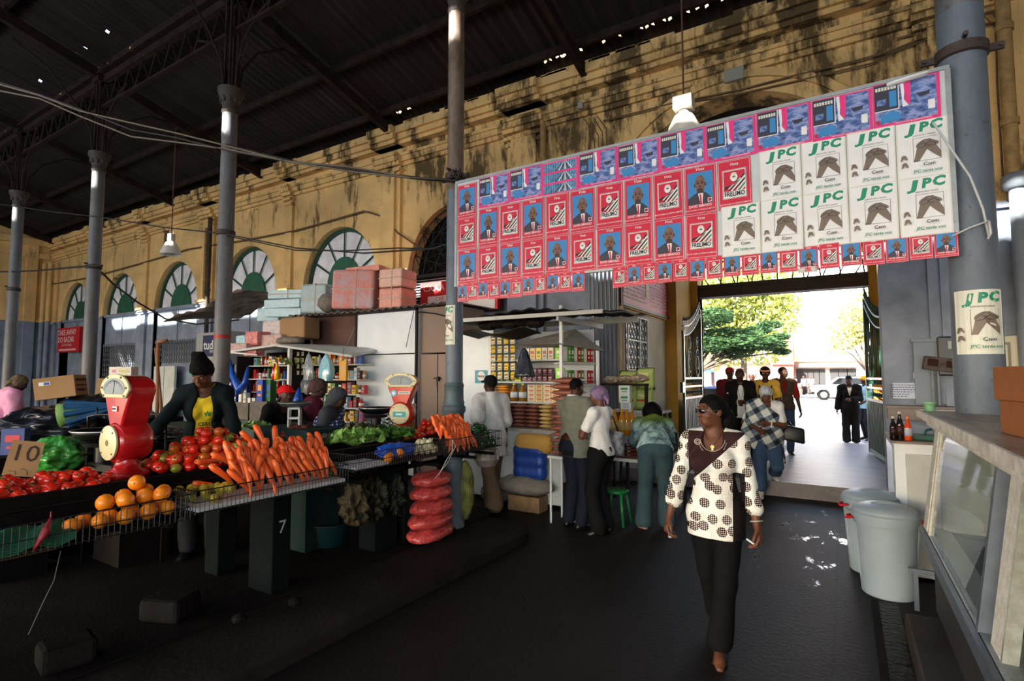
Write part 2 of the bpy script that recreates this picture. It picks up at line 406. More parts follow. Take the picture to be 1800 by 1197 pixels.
def fan_grille(name, cx, y, hw, rise, zs, mtl, T=None, dark=True, rings=4, spokes=9, r=.014):
 f = MB()
 if T is not None: f.T = T
 for k in range(1, spokes):
  a = math.pi*k/spokes
  f.cyl((cx, y, zs), (cx-hw*math.cos(a), y, zs+rise*math.sin(a)), r, n=4)
 for q in range(1, rings+1):
  s = q/rings; f.tube([(cx-hw*s*math.cos(math.pi*k/20), y, zs+rise*s*math.sin(math.pi*k/20)) for k in range(21)], r, 4)
 for k in range(spokes):                       # diamond lattice between the spokes
  for q in range(1, rings):
   a0 = math.pi*k/spokes; a1 = math.pi*(k+1)/spokes; s0 = q/rings; s1 = (q+1)/rings
   for (u, v_) in ((a0, a1), (a1, a0)):
    f.cyl((cx-hw*s0*math.cos(u), y, zs+rise*s0*math.sin(u)), (cx-hw*s1*math.cos(v_), y, zs+rise*s1*math.sin(v_)), r*.7, n=4)
 f.b2((cx-hw, y-.03, zs-.04), (cx+hw, y+.03, zs+.04))
 return f
w6 = struct('window_6', fan_grille('', BAYX[5], WY+.15, HW, 1.47, ZI, M_IRON), M_IRON)
g = MB(); g.add([(BAYX[5]-HW*math.cos(math.pi*k/20), WY+.35, ZI+1.47*math.sin(math.pi*k/20)) for k in range(21)]+[(BAYX[5]+HW, WY+.35, 3.4), (BAYX[5]-HW, WY+.35, 3.4)], [tuple(range(23))]); g.build('dark_screen', M_DARKVOID, w6)
g = MB(); x0 = BAYX[5]-HW
for k in range(9): g.box((BAYX[5], WY+.16, 3.42+k*.062), (2*HW, .05, .02), M=Matrix.Rotation(.5, 3, 'X'))
g.build('louvre', mat('grey_louvre', (120, 124, 126), .6, var=.2), w6)
# end wall windows: upright bars over dark
M_BAR = mat('pale_iron_bar', (120, 118, 112), .6)
for i, (a, c, cx) in enumerate(endb):
 f = MB(); f.T = T
 for k in range(-9, 10):
  x = cx+k*.185; h = 1.75*math.sqrt(max(0, 1-((x-cx)/1.75)**2)); f.cyl((x, .12, 4.05), (x, .12, 4.0+h), .014, n=4)
 for h in (.35, .75, 1.15):
  q = 1.75*math.sqrt(1-(h/1.75)**2); f.b2((cx-q, .1, 4+h), (cx+q, .14, 4.03+h))
 w = struct('window_%d' % (7+i), f, M_BAR)
 g = MB(); g.T = T; g.add([(cx-1.75*math.cos(math.pi*k/20), .3, 4+1.75*math.sin(math.pi*k/20)) for k in range(21)], [tuple(range(21))]); g.build('dark_screen', mat('dark_glass', (34, 34, 36), .4), w)
 g = MB(); g.T = T; g.b2((cx-.9, -.01, 1.2), (cx+.9, .02, 3.4)); g.build('lower_pane', mat('dark_glass', (34, 34, 36), .4), w)
# ---------------------------------------------------------------- floor
def floor_material():
 m, b, v, L = newmat('worn_dark_floor', 0.7)
 sep = m.node_tree.nodes.new('ShaderNodeSeparateXYZ'); L.new(v, sep.inputs[0])
 n1 = noise(m, v, 1.1, 6, 0.65); r = ramp(m, [(0.3, srgb((15, 13, 12))), (0.7, srgb((31, 26, 24)))]); L.new(n1, r.inputs[0])
 br = nd(m, 'TexBrick', Scale=1.0, Mortar_Size=0.008, Brick_Width=0.95, Row_Height=1.9, Color1=(1, 1, 1, 1), Color2=(.88, .88, .88, 1), Mortar=(.28, .28, .28, 1))
 br.offset = 0.0; L.new(mapping(m, v, loc=(0.12, .3, 0)), br.inputs['Vector'])
 near = math_(m, 'GREATER_THAN', sep.outputs[0], -1.45)
 tile = mixc(m, near, (1, 1, 1), br.outputs['Color'])
 mul = m.node_tree.nodes.new('ShaderNodeMixRGB'); mul.blend_type = 'MULTIPLY'; mul.inputs[0].default_value = 1
 L.new(r.outputs[0], mul.inputs[1]); L.new(tile, mul.inputs[2])
 # litter and chips
 vo = nd(m, 'TexVoronoi', Scale=5.0); L.new(v, vo.inputs['Vector'])
 sp = math_(m, 'LESS_THAN', vo.outputs['Distance'], 0.035); spn = math_(m, 'GREATER_THAN', noise(m, v, .8, 2), .55)
 out = mixc(m, math_(m, 'MULTIPLY', sp, spn), mul.outputs[0], srgb((150, 140, 125)))
 L.new(out, b.inputs['Base Color'])
 # wet patches in front of the entrance
 dx = math_(m, 'MULTIPLY', math_(m, 'SUBTRACT', sep.outputs[0], -0.35), 1.1); dy = math_(m, 'MULTIPLY', math_(m, 'SUBTRACT', sep.outputs[1], 6.9), .75)
 d2 = math_(m, 'SQRT', math_(m, 'ADD', math_(m, 'MULTIPLY', dx, dx), math_(m, 'MULTIPLY', dy, dy)))
 w = math_(m, 'SUBTRACT', noise(m, mapping(m, v, (1.4, .7, 1)), 3.2, 6, .7), math_(m, 'MULTIPLY', d2, .06))
 wm = nd(m, 'MapRange', From_Min=.555, From_Max=.6); L.new(w, wm.inputs[0])
 wet = math_(m, 'MULTIPLY', wm.outputs[0], math_(m, 'LESS_THAN', d2, 1.7))
 ro = nd(m, 'MapRange', To_Min=.62, To_Max=.08); L.new(wet, ro.inputs[0]); L.new(ro.outputs[0], b.inputs['Roughness'])
 bp = nd(m, 'Bump', Strength=.6, Distance=.01); L.new(noise(m, v, 30, 5), bp.inputs['Height'])
 L.new(math_(m, 'MULTIPLY_ADD', wet, -.5, .6), bp.inputs['Strength']); L.new(bp.outputs[0], b.inputs['Normal'])
 b.inputs['Specular IOR Level'].default_value = .25
 return m
M_FLOOR = floor_material()
mb = MB(); mb.b2((XL-.5, -11, -.1), (XR, WY+.5, 0)); struct('floor', mb, M_FLOOR)
# raised kerbed platform carrying the vegetable stalls
M_KERB = mat('dark_stone_kerb', (34, 29, 27), .8, var=.3, vscale=3, bump=.5, bscale=25)
mb = MB()
def plat(x0, x1, y0, y1, rr, z0, z1):
 pl = [(x0, y0), (x1, y0), (x1, y1-rr)]+[(x1-rr+rr*math.cos(a), y1-rr+rr*math.sin(a)) for a in [R(q) for q in (15, 30, 45, 60, 75, 90)]]+[(x0, y1)]
 mb.prism(pl, z0, z1)
plat(-10, -2.98, -3, 5.45, .35, 0, .11); struct('floor_platform', mb, M_KERB, bev=.012)
mb = MB(); plat(-10, -3.7, -3, 5.75, .35, .11, .13); struct('floor_platform_top', mb, mat('dark_stone', (20, 17, 16), .75, var=.35, vscale=2.5, bump=.4), bev=.01)
# ---------------------------------------------------------------- entrance passage, gate arch and outer wall
PF = 0.22; GY = 13.35
def pave_material(name, c1, c2, w=.9, h=.9, rough=.45):
 m, b, v, L = newmat(name, rough)
 n = noise(m, mapping(m, v, (1, 3, 1)), 1.5, 6, .7); r = ramp(m, [(.3, srgb(c1)), (.7, srgb(c2))]); L.new(n, r.inputs[0]); L.new(r.outputs[0], b.inputs['Base Color'])
 bp = nd(m, 'Bump', Strength=.35, Distance=.02); L.new(noise(m, v, 6, 6), bp.inputs['Height']); L.new(bp.outputs[0], b.inputs['Normal'])
 return m
mb = MB(); mb.b2((EX0-.1, WY+.14, 0), (EX1+.8, 15.0, PF)); mb.b2((EX0, WY+.1, PF-.06), (EX1, WY+.3, PF+.002))
struct('floor_passage', mb, pave_material('passage_paving', (70, 70, 76), (118, 116, 124)))
M_CREAM = mat('cream_plaster', (196, 184, 152), .85, var=.12, vscale=2, bump=.3)
M_OCHREDK = mat('ochre_pier', (186, 140, 52), .8, var=.15, vscale=2, bump=.3)
mb = MB(); mb.b2((EX0-.3, WY+.5, 0), (EX0, 12.0, 4.35)); struct('wall_passage_left', mb, M_CREAM)
mb = MB(); mb.b2((EX0-.3, 12.0, 0), (-3.12, GY+.02, 6.4)); mb.b2((EX0-.3, WY+.5, 4.35), (EX0, 12.0, 6.4))
mb.b2((1.0, WY+.5, 0), (1.3, GY, 6.4)); mb.b2((EX1, WY+.5, 0), (1.0, WY+.55, 6.4))
struct('wall_passage_right', mb, M_OCHREDK)
mb = MB(); mb.b2((EX0-.3, WY+.5, 6.35), (1.3, 14.2, 6.5)); struct('ceiling_passage', mb, mat('dark_boards', (40, 32, 26), .8, var=.3))
OX0, OX1 = -2.96, 0.5; OCX = (OX0+OX1)/2
mb = MB(); bay_mesh(mb, -10, 7, 0, 6.8, OCX, (OX1-OX0)/2, 4.0, 1.6, GY, .5, n=24)
mb.b2((-10, GY+.02, 0), (OX0, GY+.5, 6.8)); mb.b2((OX1, GY+.02, 0), (7, GY+.5, 6.8)); mb.b2((OX0, GY+.02, 5.62), (OX1, GY+.5, 6.8))
struct('wall_outer', mb, M_OCHREDK)
mb = MB(); mb.b2((-10, 9.5, 6.5), (-9.7, 13.4, 6.8)); mb.b2((-10, 9.4, 6.5), (7, GY+.5, 6.6)); struct('roof_entrance_block', mb, mat('dark_boards', (40, 32, 26), .8, var=.3))
mb = MB(); mb.b2((OX0, GY+.1, 3.68), (OX1, GY+.42, 3.98)); mb.b2((OX0, GY+.06, 3.9), (OX1, GY+.1, 3.98)); mb.b2((OX0, GY+.06, 3.68), (OX1, GY+.1, 3.74)); struct('trim_5', mb, mat('dark_door_beam', (60, 44, 30), .6, var=.25))
fg = MB()
for k in range(-5, 6): fg.tube([(OCX+k*.3, GY+.25, 3.98), (OCX+k*.34, GY+.25, 4.3), (OCX+k*.2, GY+.25, 5.0), (OCX+k*.1, GY+.25, 5.5)], .016, 5)
for q in (.5, .8, 1.15, 1.55): fg.tube([(OCX-q*1.08*math.cos(math.pi*k/16), GY+.25, 3.98+q*math.sin(math.pi*k/16)) for k in range(17)], .016, 5)
struct('window_10', fg, M_IRON)
# ---------------------------------------------------------------- roof
def roof_material():
 m, b, v, L = newmat('rusted_roof_sheet', .75)
 n = noise(m, mapping(m, v, (6, .25, 1)), 1.2, 6, .7); r = ramp(m, [(.3, srgb((26, 22, 20))), (.62, srgb((52, 43, 39))), (.8, srgb((92, 74, 62)))]); L.new(n, r.inputs[0])
 L.new(r.outputs[0], b.inputs['Base Color']); b.inputs['Specular IOR Level'].default_value = .25; b.inputs['Metallic'].default_value = .2
 return m
M_ROOF = roof_material(); M_STEEL = mat('dark_rusty_steel', (44, 34, 30), .75, var=.35, vscale=5)
def roof_z(y): return 7.46+.25*(8.9-y)
def corr(mb, x0, x1, y0, y1, lift=0.0, pitch=.19, holes=()):
 n = int((x1-x0)/pitch); vs = []; fs = []
 for i in range(n*4+1):
  x = x0+i*pitch/4; dz = .022*math.sin(i*math.pi/2+.3)
  for y in (y0, y1): vs.append((x, y, roof_z(y)+dz+lift))
 for i in range(n*4):
  xm = x0+i*pitch/4
  if not any(a <= xm <= b and rh.random() < p for a, b, p in holes): fs.append((2*i, 2*i+2, 2*i+3, 2*i+1))
 mb.add(vs, fs)
rh = random.Random(12)         # rust holes let pinpricks of daylight through near the eave and the girder
mb = MB(); corr(mb, XL-.3, XR, 4.9, 8.42); corr(mb, XL-.3, XR, 8.42, 8.47, holes=((-4.6, -1.0, .22), (-9, -7.6, .08))); corr(mb, XL-.3, XR, 8.47, 8.56, holes=((-3.9, -2.6, .12),)); corr(mb, XL-.3, XR, 8.56, 9.5)
corr(mb, XL-.3, XR, 1.2, 4.5, .1); corr(mb, XL-.3, XR, 4.5, 4.56, .1, holes=((-22, -6, .03),)); corr(mb, XL-.3, XR, 4.56, 5.0, .1); corr(mb, XL-.3, XR, -4.1, 1.3, .2)
corr(mb, XL-.3, XR, -9.9, -5.2, .2)
rf = struct('roof', mb, M_ROOF)
# flashing where the sheets lap (thin, closes the roof at the girder line)
mb = MB()
for y, h in ((4.95, .12), (1.25, .12)): mb.b2((XL-.3, y-.02, roof_z(y)-.03), (XR, y+.02, roof_z(y)+h))
struct('trim_6', mb, M_ROOF)
# purlins along the hall, rafters from each column to the wall
mb = MB()
for y in (8.2, 6.9, 3.3, 1.9, .3, -1.6, -3.4):
 mb.box(((XL+XR)/2, y, roof_z(y)-.12+(.1 if y < 4.9 else 0)+(.1 if y < 1.2 else 0)), (XR-XL, .07, .14))
struct('trim_7', mb, M_STEEL)
COLX = [.8, -3.8, -8.5, -13.35, -17.95, -22.7]; CY = 4.9
mb = MB()
sl = math.atan(.25)
for x in [5.5]+COLX+[-27.4]:
 L_ = (9.0+3.9)/math.cos(sl); yc = (9.0-3.9)/2
 mb.box((x, yc, roof_z(yc)-.26), (.11, L_, .2), M=Matrix.Rotation(-sl, 3, 'X'))
struct('trim_8', mb, M_STEEL)
# lattice girder along the column row
mb = MB(); GZ0, GZ1 = 7.55, 8.05
mb.b2((XL, CY-.05, GZ1), (XR, CY+.05, GZ1+.14)); mb.b2((XL, CY-.02, roof_z(CY)-.1), (XR, CY+.02, roof_z(CY)+.06))
mb.b2((XL, CY-.16, GZ1+.14), (XR, CY+.16, GZ1+.18)); mb.b2((XL, CY-.04, GZ0-.05), (XR, CY+.04, GZ0))
x = XL; k = 0
while x < XR-.3:
 a, c = (GZ0, GZ1) if k % 2 == 0 else (GZ1, GZ0)
 mb.cyl((x, CY, a), (x+.27, CY, c), .014, n=4); x += .27; k += 1
struct('trim_9', mb, M_STEEL)
# unseen wall behind the camera, added to keep sun off the floor, open below
mb = MB(); mb.b2((XL, -10.2, 3.2), (XR, -9.9, 12.6)); struct('wall_front_sun_block', mb, M_GREYWALL)
mb = MB(); mb.b2((XR, -10, 0), (XR+.3, 9.4, 12.5)); struct('wall_right', mb, M_WALL)
mb = MB(); mb.b2((XL-.4, 8.9, 5), (XL, 9.4, 8)); struct('trim_10', mb, M_WALL)
# ---------------------------------------------------------------- cast iron columns
def column(x, label, dia=.2, base_z=0.0, rust=.5):
 t = thing('column', label, 'column', (x, CY, 0), group=None); t['kind'] = 'structure'
 mtl, b, v, L = newmat('column_paint_%d' % int(abs(x)*10), .55)
 sep = mtl.node_tree.nodes.new('ShaderNodeSeparateXYZ'); L.new(v, sep.inputs[0])
 top = math_(mtl, 'GREATER_THAN', math_(mtl, 'ADD', sep.outputs[2], math_(mtl, 'MULTIPLY', noise(mtl, v, 6, 4), .06)), {0.8: 4.45, -3.8: 3.98}.get(x, 30))
 n = noise(mtl, mapping(mtl, v, (1, 1, .4)), 6, 6, .7)
 lo = ramp(mtl, [(.3, srgb((78, 90, 104))), (.7, srgb((106, 118, 130)))]); L.new(n, lo.inputs[0])
 hi = ramp(mtl, [(.35, srgb((84, 66, 52))), (.6, srgb((118, 104, 92)))]); L.new(n, hi.inputs[0])
 if x == .8: hi.color_ramp.elements[0].color = srgb((70, 72, 76))+(1,); hi.color_ramp.elements[1].color = srgb((100, 104, 108))+(1,)
 if x < -8: lo.color_ramp.elements[0].color = srgb((84, 84, 84))+(1,); lo.color_ramp.elements[1].color = srgb((116, 116, 118))+(1,)
 ch = nd(mtl, 'MapRange', From_Min=.63, From_Max=.66); L.new(noise(mtl, v, 14, 5, .7), ch.inputs[0])
 cc = mixc(mtl, top, lo.outputs[0], hi.outputs[0]); cc = mixc(mtl, math_(mtl, 'MULTIPLY', ch.outputs[0], rust), cc, srgb((52, 40, 34)))
 L.new(cc, b.inputs['Base Color'])
 r = dia/2
 m = MB()
 m.lathe(([(r*1.5, base_z), (r*1.5, base_z+.06), (r*1.3, base_z+.1), (r*1.38, base_z+.16), (r*1.12, base_z+.2), (r*1.06, base_z+.24)] if base_z == 0 else [(r*1.06, base_z)])+[(r*1.04, 2.6), (r, 5.6), (r*.98, 6.2)], n=28)
 m.build('shaft', mtl, t, smooth=True, angle=40)
 m = MB(); m.lathe([(r*.98, 6.1), (r*1.12, 6.13), (r*1.12, 6.17), (r*1.0, 6.2), (r*1.15, 6.3), (r*1.55, 6.42), (r*1.7, 6.46), (r*1.7, 6.52)], n=24)
 for k in range(10):
  a = 2*math.pi*k/10; m.ell((r*1.2*math.cos(a), r*1.2*math.sin(a), 6.34), (.03, .03, .07), 6)
 m.build('capital', mat('dull_capital', (62, 54, 48), .7, var=.3, bump=.8, bscale=30), t, smooth=True, angle=50)
 m = MB()
 for a in (-.07, .07):
  for c_ in (-.07, .07): m.box((a, c_, 7.4), (.035, .035, 1.85))
 m.box((0, 0, 8.1), (.3, .3, .1))
 m.build('post', M_STEEL, t)
 m = MB()
 for s in (-1, 1):                        # curved struts springing from the capital
  m.tube([(s*.12, 0, 6.5), (s*.16, 0, 6.9), (s*.34, 0, 7.3), (s*.72, 0, 7.6), (s*1.1, 0, 7.75)], .022, 6)
  m.tube([(s*.12, 0, 7.1), (s*.3, 0, 7.02), (s*.45, 0, 7.15), (s*.4, 0, 7.35)], .014, 5)
  m.tube([(0, s*.12, 6.5), (0, s*.18, 6.95), (0, s*.45, 7.4), (0, s*.95, 7.85-s*.12), (0, s*1.5, 8.0-s*.25)], .022, 6)
 m.build('bracket', M_STEEL, t)
 return t
def collar(t, z, r, dark=True, ears=True):
 m = MB(); m.lathe([(r+.004, z-.045), (r+.022, z-.035), (r+.022, z+.035), (r+.004, z+.045)], n=28)
 if ears:
  for s in (-1, 1): m.box((s*(r+.055), 0, z), (.09, .03, .05)); m.cyl((s*(r+.08), -.03, z), (s*(r+.08), .03, z), .014, n=6)
  m.cyl((0, -r-.06, z+.06), (0, -r, z+.06), .016, n=6)
 m.build('collar', mat('rust_collar', (60, 50, 46), .7, var=.3, bump=.6), t)
LAB = {.8: 'nearest tall blue grey iron column with a wrapped poster, standing behind the counter',
 -3.8: 'iron column at the left end of the big poster board, rusty brown above and blue grey below',
 -8.5: 'grey iron column just right of the vendor in the black beanie',
 -13.35: 'grey iron column beside the red bazaar sign',
 -17.95: 'leftmost grey iron column in the picture, by the pink blouse',
 -22.7: 'far left iron column'}
CO = {}
for x in COLX[:5]:
 CO[x] = column(x, LAB[x], {.8: .27, -3.8: .19}.get(x, .235), {.8: 1.46, -3.8: 0}.get(x, 0))
collar(CO[.8], P(1694, 95, Y=CY).z, .135); collar(CO[-3.8], P(803, 312, Y=CY).z, .1); collar(CO[-8.5], P(398, 410, Y=CY).z, .118, ears=False)
collar(CO[-13.35], P(172, 468, Y=CY).z, .12); collar(CO[-17.95], P(27, 508, Y=CY).z, .12)
m = MB(); z = P(800, 712, Y=CY).z
m.lathe([(.1, z-.6), (.115, z-.6), (.115, z-.1), (.132, z-.07), (.132, z-.02), (.114, z), (.12, z+.03), (.11, z+.06), (.108, z+.2), (.116, z+.22), (.1, z+.26)], n=28)
m.build('base_moulding', mat('column_base_paint', (70, 88, 96), .5, var=.2), CO[-3.8], smooth=True, angle=40)
m = MB(); zz = P(393, 592, Y=CY).z; m.lathe([(.119, zz-.03), (.124, zz-.03), (.124, zz+.03), (.119, zz+.03)], n=24); m.build('red_band', mat('red_tape', (170, 40, 36), .5), CO[-8.5])
# ================================================================ poster board hung between the two nearest columns
def paper(name, col, rough=.45, var=0.04):
 return mat(name, col, rough, var=var, vscale=6, bump=.35, bscale=9)
PM = [paper('poster_red', (204, 24, 64)), paper('poster_white', (232, 234, 234)), paper('poster_blue', (50, 134, 196)), paper('poster_black', (24, 22, 26)),
 paper('poster_skin', (122, 86, 72)), paper('poster_skin_dark', (66, 44, 38)), paper('poster_suit', (46, 48, 66)), paper('poster_pink', (232, 46, 128)),
 paper('poster_green', (22, 140, 104)), paper('poster_taupe', (118, 104, 92)), paper('poster_old_white', (214, 216, 204))]
RED, WHI, BLU, BLK, SKN, SKD, SUI, PNK, GRN, TAU, OLD = range(11)
class Draw:
 """flat print: drawn in x (width) and y (height), every ink layer 0.4 mm proud of the last"""
 def __init__(s, fold=0.0): s.mb = MB(); s.k = 0; s.fold = fold
 def z(s): s.k += 1; return s.k*0.0004
 def poly(s, pts, mi, same=False):
  z = s.k*.0004 if same else s.z(); s.mb.add([(x, y, z) for x, y in pts], [tuple(range(len(pts)))], mi)
 def rect(s, x0, y0, x1, y1, mi, same=False): s.poly([(x0, y0), (x1, y0), (x1, y1), (x0, y1)], mi, same)
 def frame(s, x0, y0, x1, y1, w, mi):
  z = s.z()
  for a in ((x0, y0, x1, y0+w), (x0, y1-w, x1, y1), (x0, y0, x0+w, y1), (x1-w, y0, x1, y1)):
   s.mb.add([(a[0], a[1], z), (a[2], a[1], z), (a[2], a[3], z), (a[0], a[3], z)], [(0, 1, 2, 3)], mi)
 def ell(s, cx, cy, rx, ry, mi, rot=0, n=18, same=False):
  c, d = math.cos(rot), math.sin(rot)
  s.poly([(cx+rx*math.cos(t)*c-ry*math.sin(t)*d, cy+rx*math.cos(t)*d+ry*math.sin(t)*c) for t in [2*math.pi*i/n for i in range(n)]], mi, same)
 def line(s, a, b, w, mi, same=True):
  dx, dy = b[0]-a[0], b[1]-a[1]; L = math.hypot(dx, dy) or 1; nx, ny = -dy/L*w/2, dx/L*w/2
  s.poly([(a[0]-nx, a[1]-ny), (b[0]-nx, b[1]-ny), (b[0]+nx, b[1]+ny), (a[0]+nx, a[1]+ny)], mi, same)
 def text(s, t, x, y, size, mi, **kw):
  vs, fs = text2d(t, size, **kw); z = s.z(); s.mb.add([(a+x, b+y, z) for a, b, _ in vs], fs, mi)
 def back(s, w, h, mi):        # the sheet itself, gridded so that it can be curled later
  s.k = 1; n, k = 10, 10
  s.mb.grid(lambda u, v: ((u-.5)*w, (v-.5)*h, .0004), n, k, mi)
 def done(s, name, parent=None, upright=True):
  if upright: s.mb.v = [(x, -z, y) for x, y, z in s.mb.v]
  return s.mb.build(name, PM, parent)
def portrait_sheet(w, h, small=False):
 d = Draw(); d.back(w, h, RED)
 x, y = w/2, h/2; d.frame(-x+.006*w*4, -y+.006*w*4, x-.006*w*4, y-.006*w*4, w*.008, WHI)
 bx0, bx1, by0, by1 = -w*.40, w*.40, -h*.30, h*.37
 d.rect(bx0, by0, bx1, by1, BLU)
 d.poly([(bx0, by0), (bx1*.95, by0), (bx1*.95, by0+h*.10), (w*.16, by0+h*.235), (-w*.14, by0+h*.235), (bx0, by0+h*.13)], SUI)
 d.poly([(-w*.08, by0+h*.25), (w*.10, by0+h*.25), (w*.06, by0), (-w*.0, by0)], WHI)
 d.poly([(-w*.02, by0+h*.2), (w*.035, by0+h*.2), (w*.05, by0), (-w*.01, by0)], RED)
 d.poly([(-w*.10, by0+h*.22), (w*.11, by0+h*.22), (w*.11, by0+h*.34), (-w*.10, by0+h*.34)], SKD)
 d.ell(0, by0+h*.42, w*.165, h*.185, SKN); d.ell(-w*.17, by0+h*.4, w*.025, h*.04, SKD); d.ell(w*.17, by0+h*.4, w*.025, h*.04, SKD)
 d.ell(0, by0+h*.285, w*.10, h*.045, SKD)
 for s in (-1, 1):
  d.ell(s*w*.068, by0+h*.44, w*.045, h*.016, SKD); d.ell(s*w*.068, by0+h*.425, w*.022, h*.008, BLK); d.line((s*w*.03, by0+h*.47), (s*w*.11, by0+h*.475), h*.01, BLK)
 d.ell(0, by0+h*.365, w*.04, h*.02, SKD); d.ell(0, by0+h*.315, w*.055, h*.010, BLK); d.ell(-w*.03, by0+h*.53, w*.07, h*.03, PM and TAU)
 d.rect(w*.24, by0+h*.015, w*.37, by0+h*.10, WHI); d.rect(w*.255, by0+h*.03, w*.355, by0+h*.09, RED); d.line((w*.26, by0+h*.035), (w*.35, by0+h*.085), h*.012, BLK, False)
 d.text('Vota', 0, h*.425, h*.095, WHI, shear=.3, bold=.01)
 d.text('DAVID SIMANGO', 0, -h*.345, h*.078, WHI, wide=.98*w/h*1.22, bold=.012)
 d.text('MAPUTO RUMO AO DESENVOLVIMENTO', 0, -h*.425, h*.036, WHI, wide=1.05*w/h*1.3, bold=.004)
 return d
def emblem_sheet(w, h):
 d = Draw(); d.back(w, h, RED); x, y = w/2, h/2
 d.frame(-x+.03*w, -y+.03*w, x-.03*w, y-.03*w, w*.008, WHI)
 bx, by0, by1 = w*.36, -h*.29, h*.30
 d.rect(-bx, by0, bx, by1, WHI); d.frame(-bx+.01*w, by0+.01*w, bx-.01*w, by1-.01*w, w*.012, BLK)
 d.rect(-bx+.04*w, by0+.15*h, bx-.04*w, by1-.03*h, RED)
 c0 = -bx+.04*w; c1 = bx-.04*w; b0 = by0+.15*h; b1 = by1-.03*h
 for i, mi in enumerate((BLK, WHI, BLK, WHI, GRN, WHI)):
  o = (i*.075+.12)*w
  d.poly([(c0+o, b0), (c0+o+.05*w, b0), (c1, b0+(c1-c0-o-.05*w)*1.0), (c1, min(b1, b0+(c1-c0-o)*1.0+.02*h))], mi, same=i > 0)
 d.ell(-w*.01, b0+(b1-b0)*.68, w*.11, h*.085, WHI); d.ell(-w*.01, b0+(b1-b0)*.84, w*.085, h*.03, OLD); d.ell(-w*.01, b0+(b1-b0)*.70, w*.05, h*.02, TAU)
 d.poly([(c0+.01*w, b0+.03*h), (c0+.12*w, b0+.06*h), (w*.16, b0+.2*h), (w*.11, b0+.24*h), (-w*.06, b0+.13*h), (c0+.04*w, b0+.1*h)], BLK)
 d.line((-w*.18, b0+.05*h), (w*.2, b0+.24*h), h*.022, OLD, False); d.ell(w*.05, b0+.15*h, w*.1, h*.024, TAU, rot=.7)
 d.text('FRELIMO', 0, by0+.085*h, h*.135, BLK, wide=w/h*1.16, bold=.022)
 d.text('Vota', 0, h*.40, h*.085, WHI, shear=.3, bold=.01)
 d.text('MAPUTO RUMO AO DESENVOLVIMENTO', 0, -h*.40, h*.04, WHI, wide=1.05*w/h*1.2, bold=.006)
 return d
def photo_material(name, seed, field=False):
 m, b, v, L = newmat(name, .4)
 n = noise(m, mapping(m, v, (1, 1, 1.6), (seed, 0, seed*2)), 14, 6, .7, dist=.5)
 r = ramp(m, [(.34, srgb((28, 40, 96))), (.46, srgb((74, 104, 168))), (.56, srgb((140, 160, 206))), (.64, srgb((176, 150, 200))), (.74, srgb((228, 230, 240)))])
 if field:
  wv = nd(m, 'TexWave', Scale=16.0, Distortion=1.5); wv.bands_direction = 'X'; L.new(v, wv.inputs['Vector']); n = math_(m, 'ADD', math_(m, 'MULTIPLY', wv.outputs[1], .3), math_(m, 'MULTIPLY', n, .7))
  r = ramp(m, [(.3, srgb((30, 52, 70))), (.55, srgb((70, 140, 190))), (.75, srgb((150, 190, 220)))])
 L.new(n, r.inputs[0]); L.new(r.outputs[0], b.inputs['Base Color']); return m
PM += [photo_material('print_street_scene', 1.0), photo_material('print_market_scene', 5.0), photo_material('print_field_rows', 2.0, True)]
def collage_sheet(w, h):
 d = Draw(); d.back(w, h, PNK); x, y = w/2, h/2
 d.rect(-x+.03*w, -y+.07*h, x-.05*w, y-.03*h, 11)
 d.rect(-x+.02*w, -y+.36*h, -x+.40*w, y-.02*h, WHI); d.rect(-x+.02*w, -y+.38*h, -x+.385*w, y-.02*h, SUI)
 for i in range(7):          # bus fleet print: windows and wheels
  d.rect(-x+(.04+.047*i)*w, y-.16*h, -x+(.075+.047*i)*w, y-.08*h, OLD, same=i > 0)
 d.rect(-x+.25*w, -y+.44*h, -x+.36*w, -y+.8*h, BLU); d.rect(-x+.06*w, -y+.5*h, -x+.2*w, -y+.64*h, 11)
 d.poly([(-x+.42*w, y-.03*h), (-x+.5*w, y-.03*h), (-x+.47*w, -y+.55*h), (-x+.54*w, -y+.4*h), (-x+.45*w, -y+.38*h)], WHI)
 d.poly([(-x+.47*w, y-.03*h), (-x+.58*w, y-.03*h), (-x+.56*w, -y+.4*h), (-x+.49*w, -y+.5*h)], PNK)
 d.rect(-x+.58*w, -y+.5*h, x-.06*w, y-.05*h, 12)
 d.poly([(-x+.66*w, -y+.62*h), (-x+.86*w, -y+.64*h), (-x+.84*w, -y+.55*h), (-x+.7*w, -y+.53*h)], SUI)
 d.poly([(-x+.1*w, -y+.1*h), (-x+.42*w, -y+.12*h), (-x+.4*w, -y+.28*h), (-x+.3*w, -y+.34*h), (-x+.12*w, -y+.25*h)], BLU)
 d.rect(-x+.82*w, -y+.22*h, -x+.92*w, -y+.42*h, WHI); d.rect(-x+.04*w, -y+.08*h, -x+.1*w, -y+.16*h, RED)
 d.text('MAPUTO RUMO AO DESENVOLVIMENTO', .1*w, -y+.035*h, h*.05, WHI, wide=.7)
 return d
def field_sheet(w, h):
 d = Draw(); d.back(w, h, PNK); x, y = w/2, h/2
 for i in range(3): d.rect(-x+.02*w, -y+(.03+.33*i)*h, x-.07*w, -y+(.33+.33*i-.03)*h, 13, same=i > 0)
 for i in range(3):
  d.k += 1
  for j in range(6):
   d.poly([(x-w*.42+j*.012*w, -y+(.33*i+.3)*h), (x-w*.405+j*.012*w, -y+(.33*i+.3)*h), (x-w*(.62-.09*j), -y+(.33*i+.04)*h), (x-w*(.66-.09*j), -y+(.33*i+.04)*h)], OLD if j % 2 else SUI, same=True)
 return d
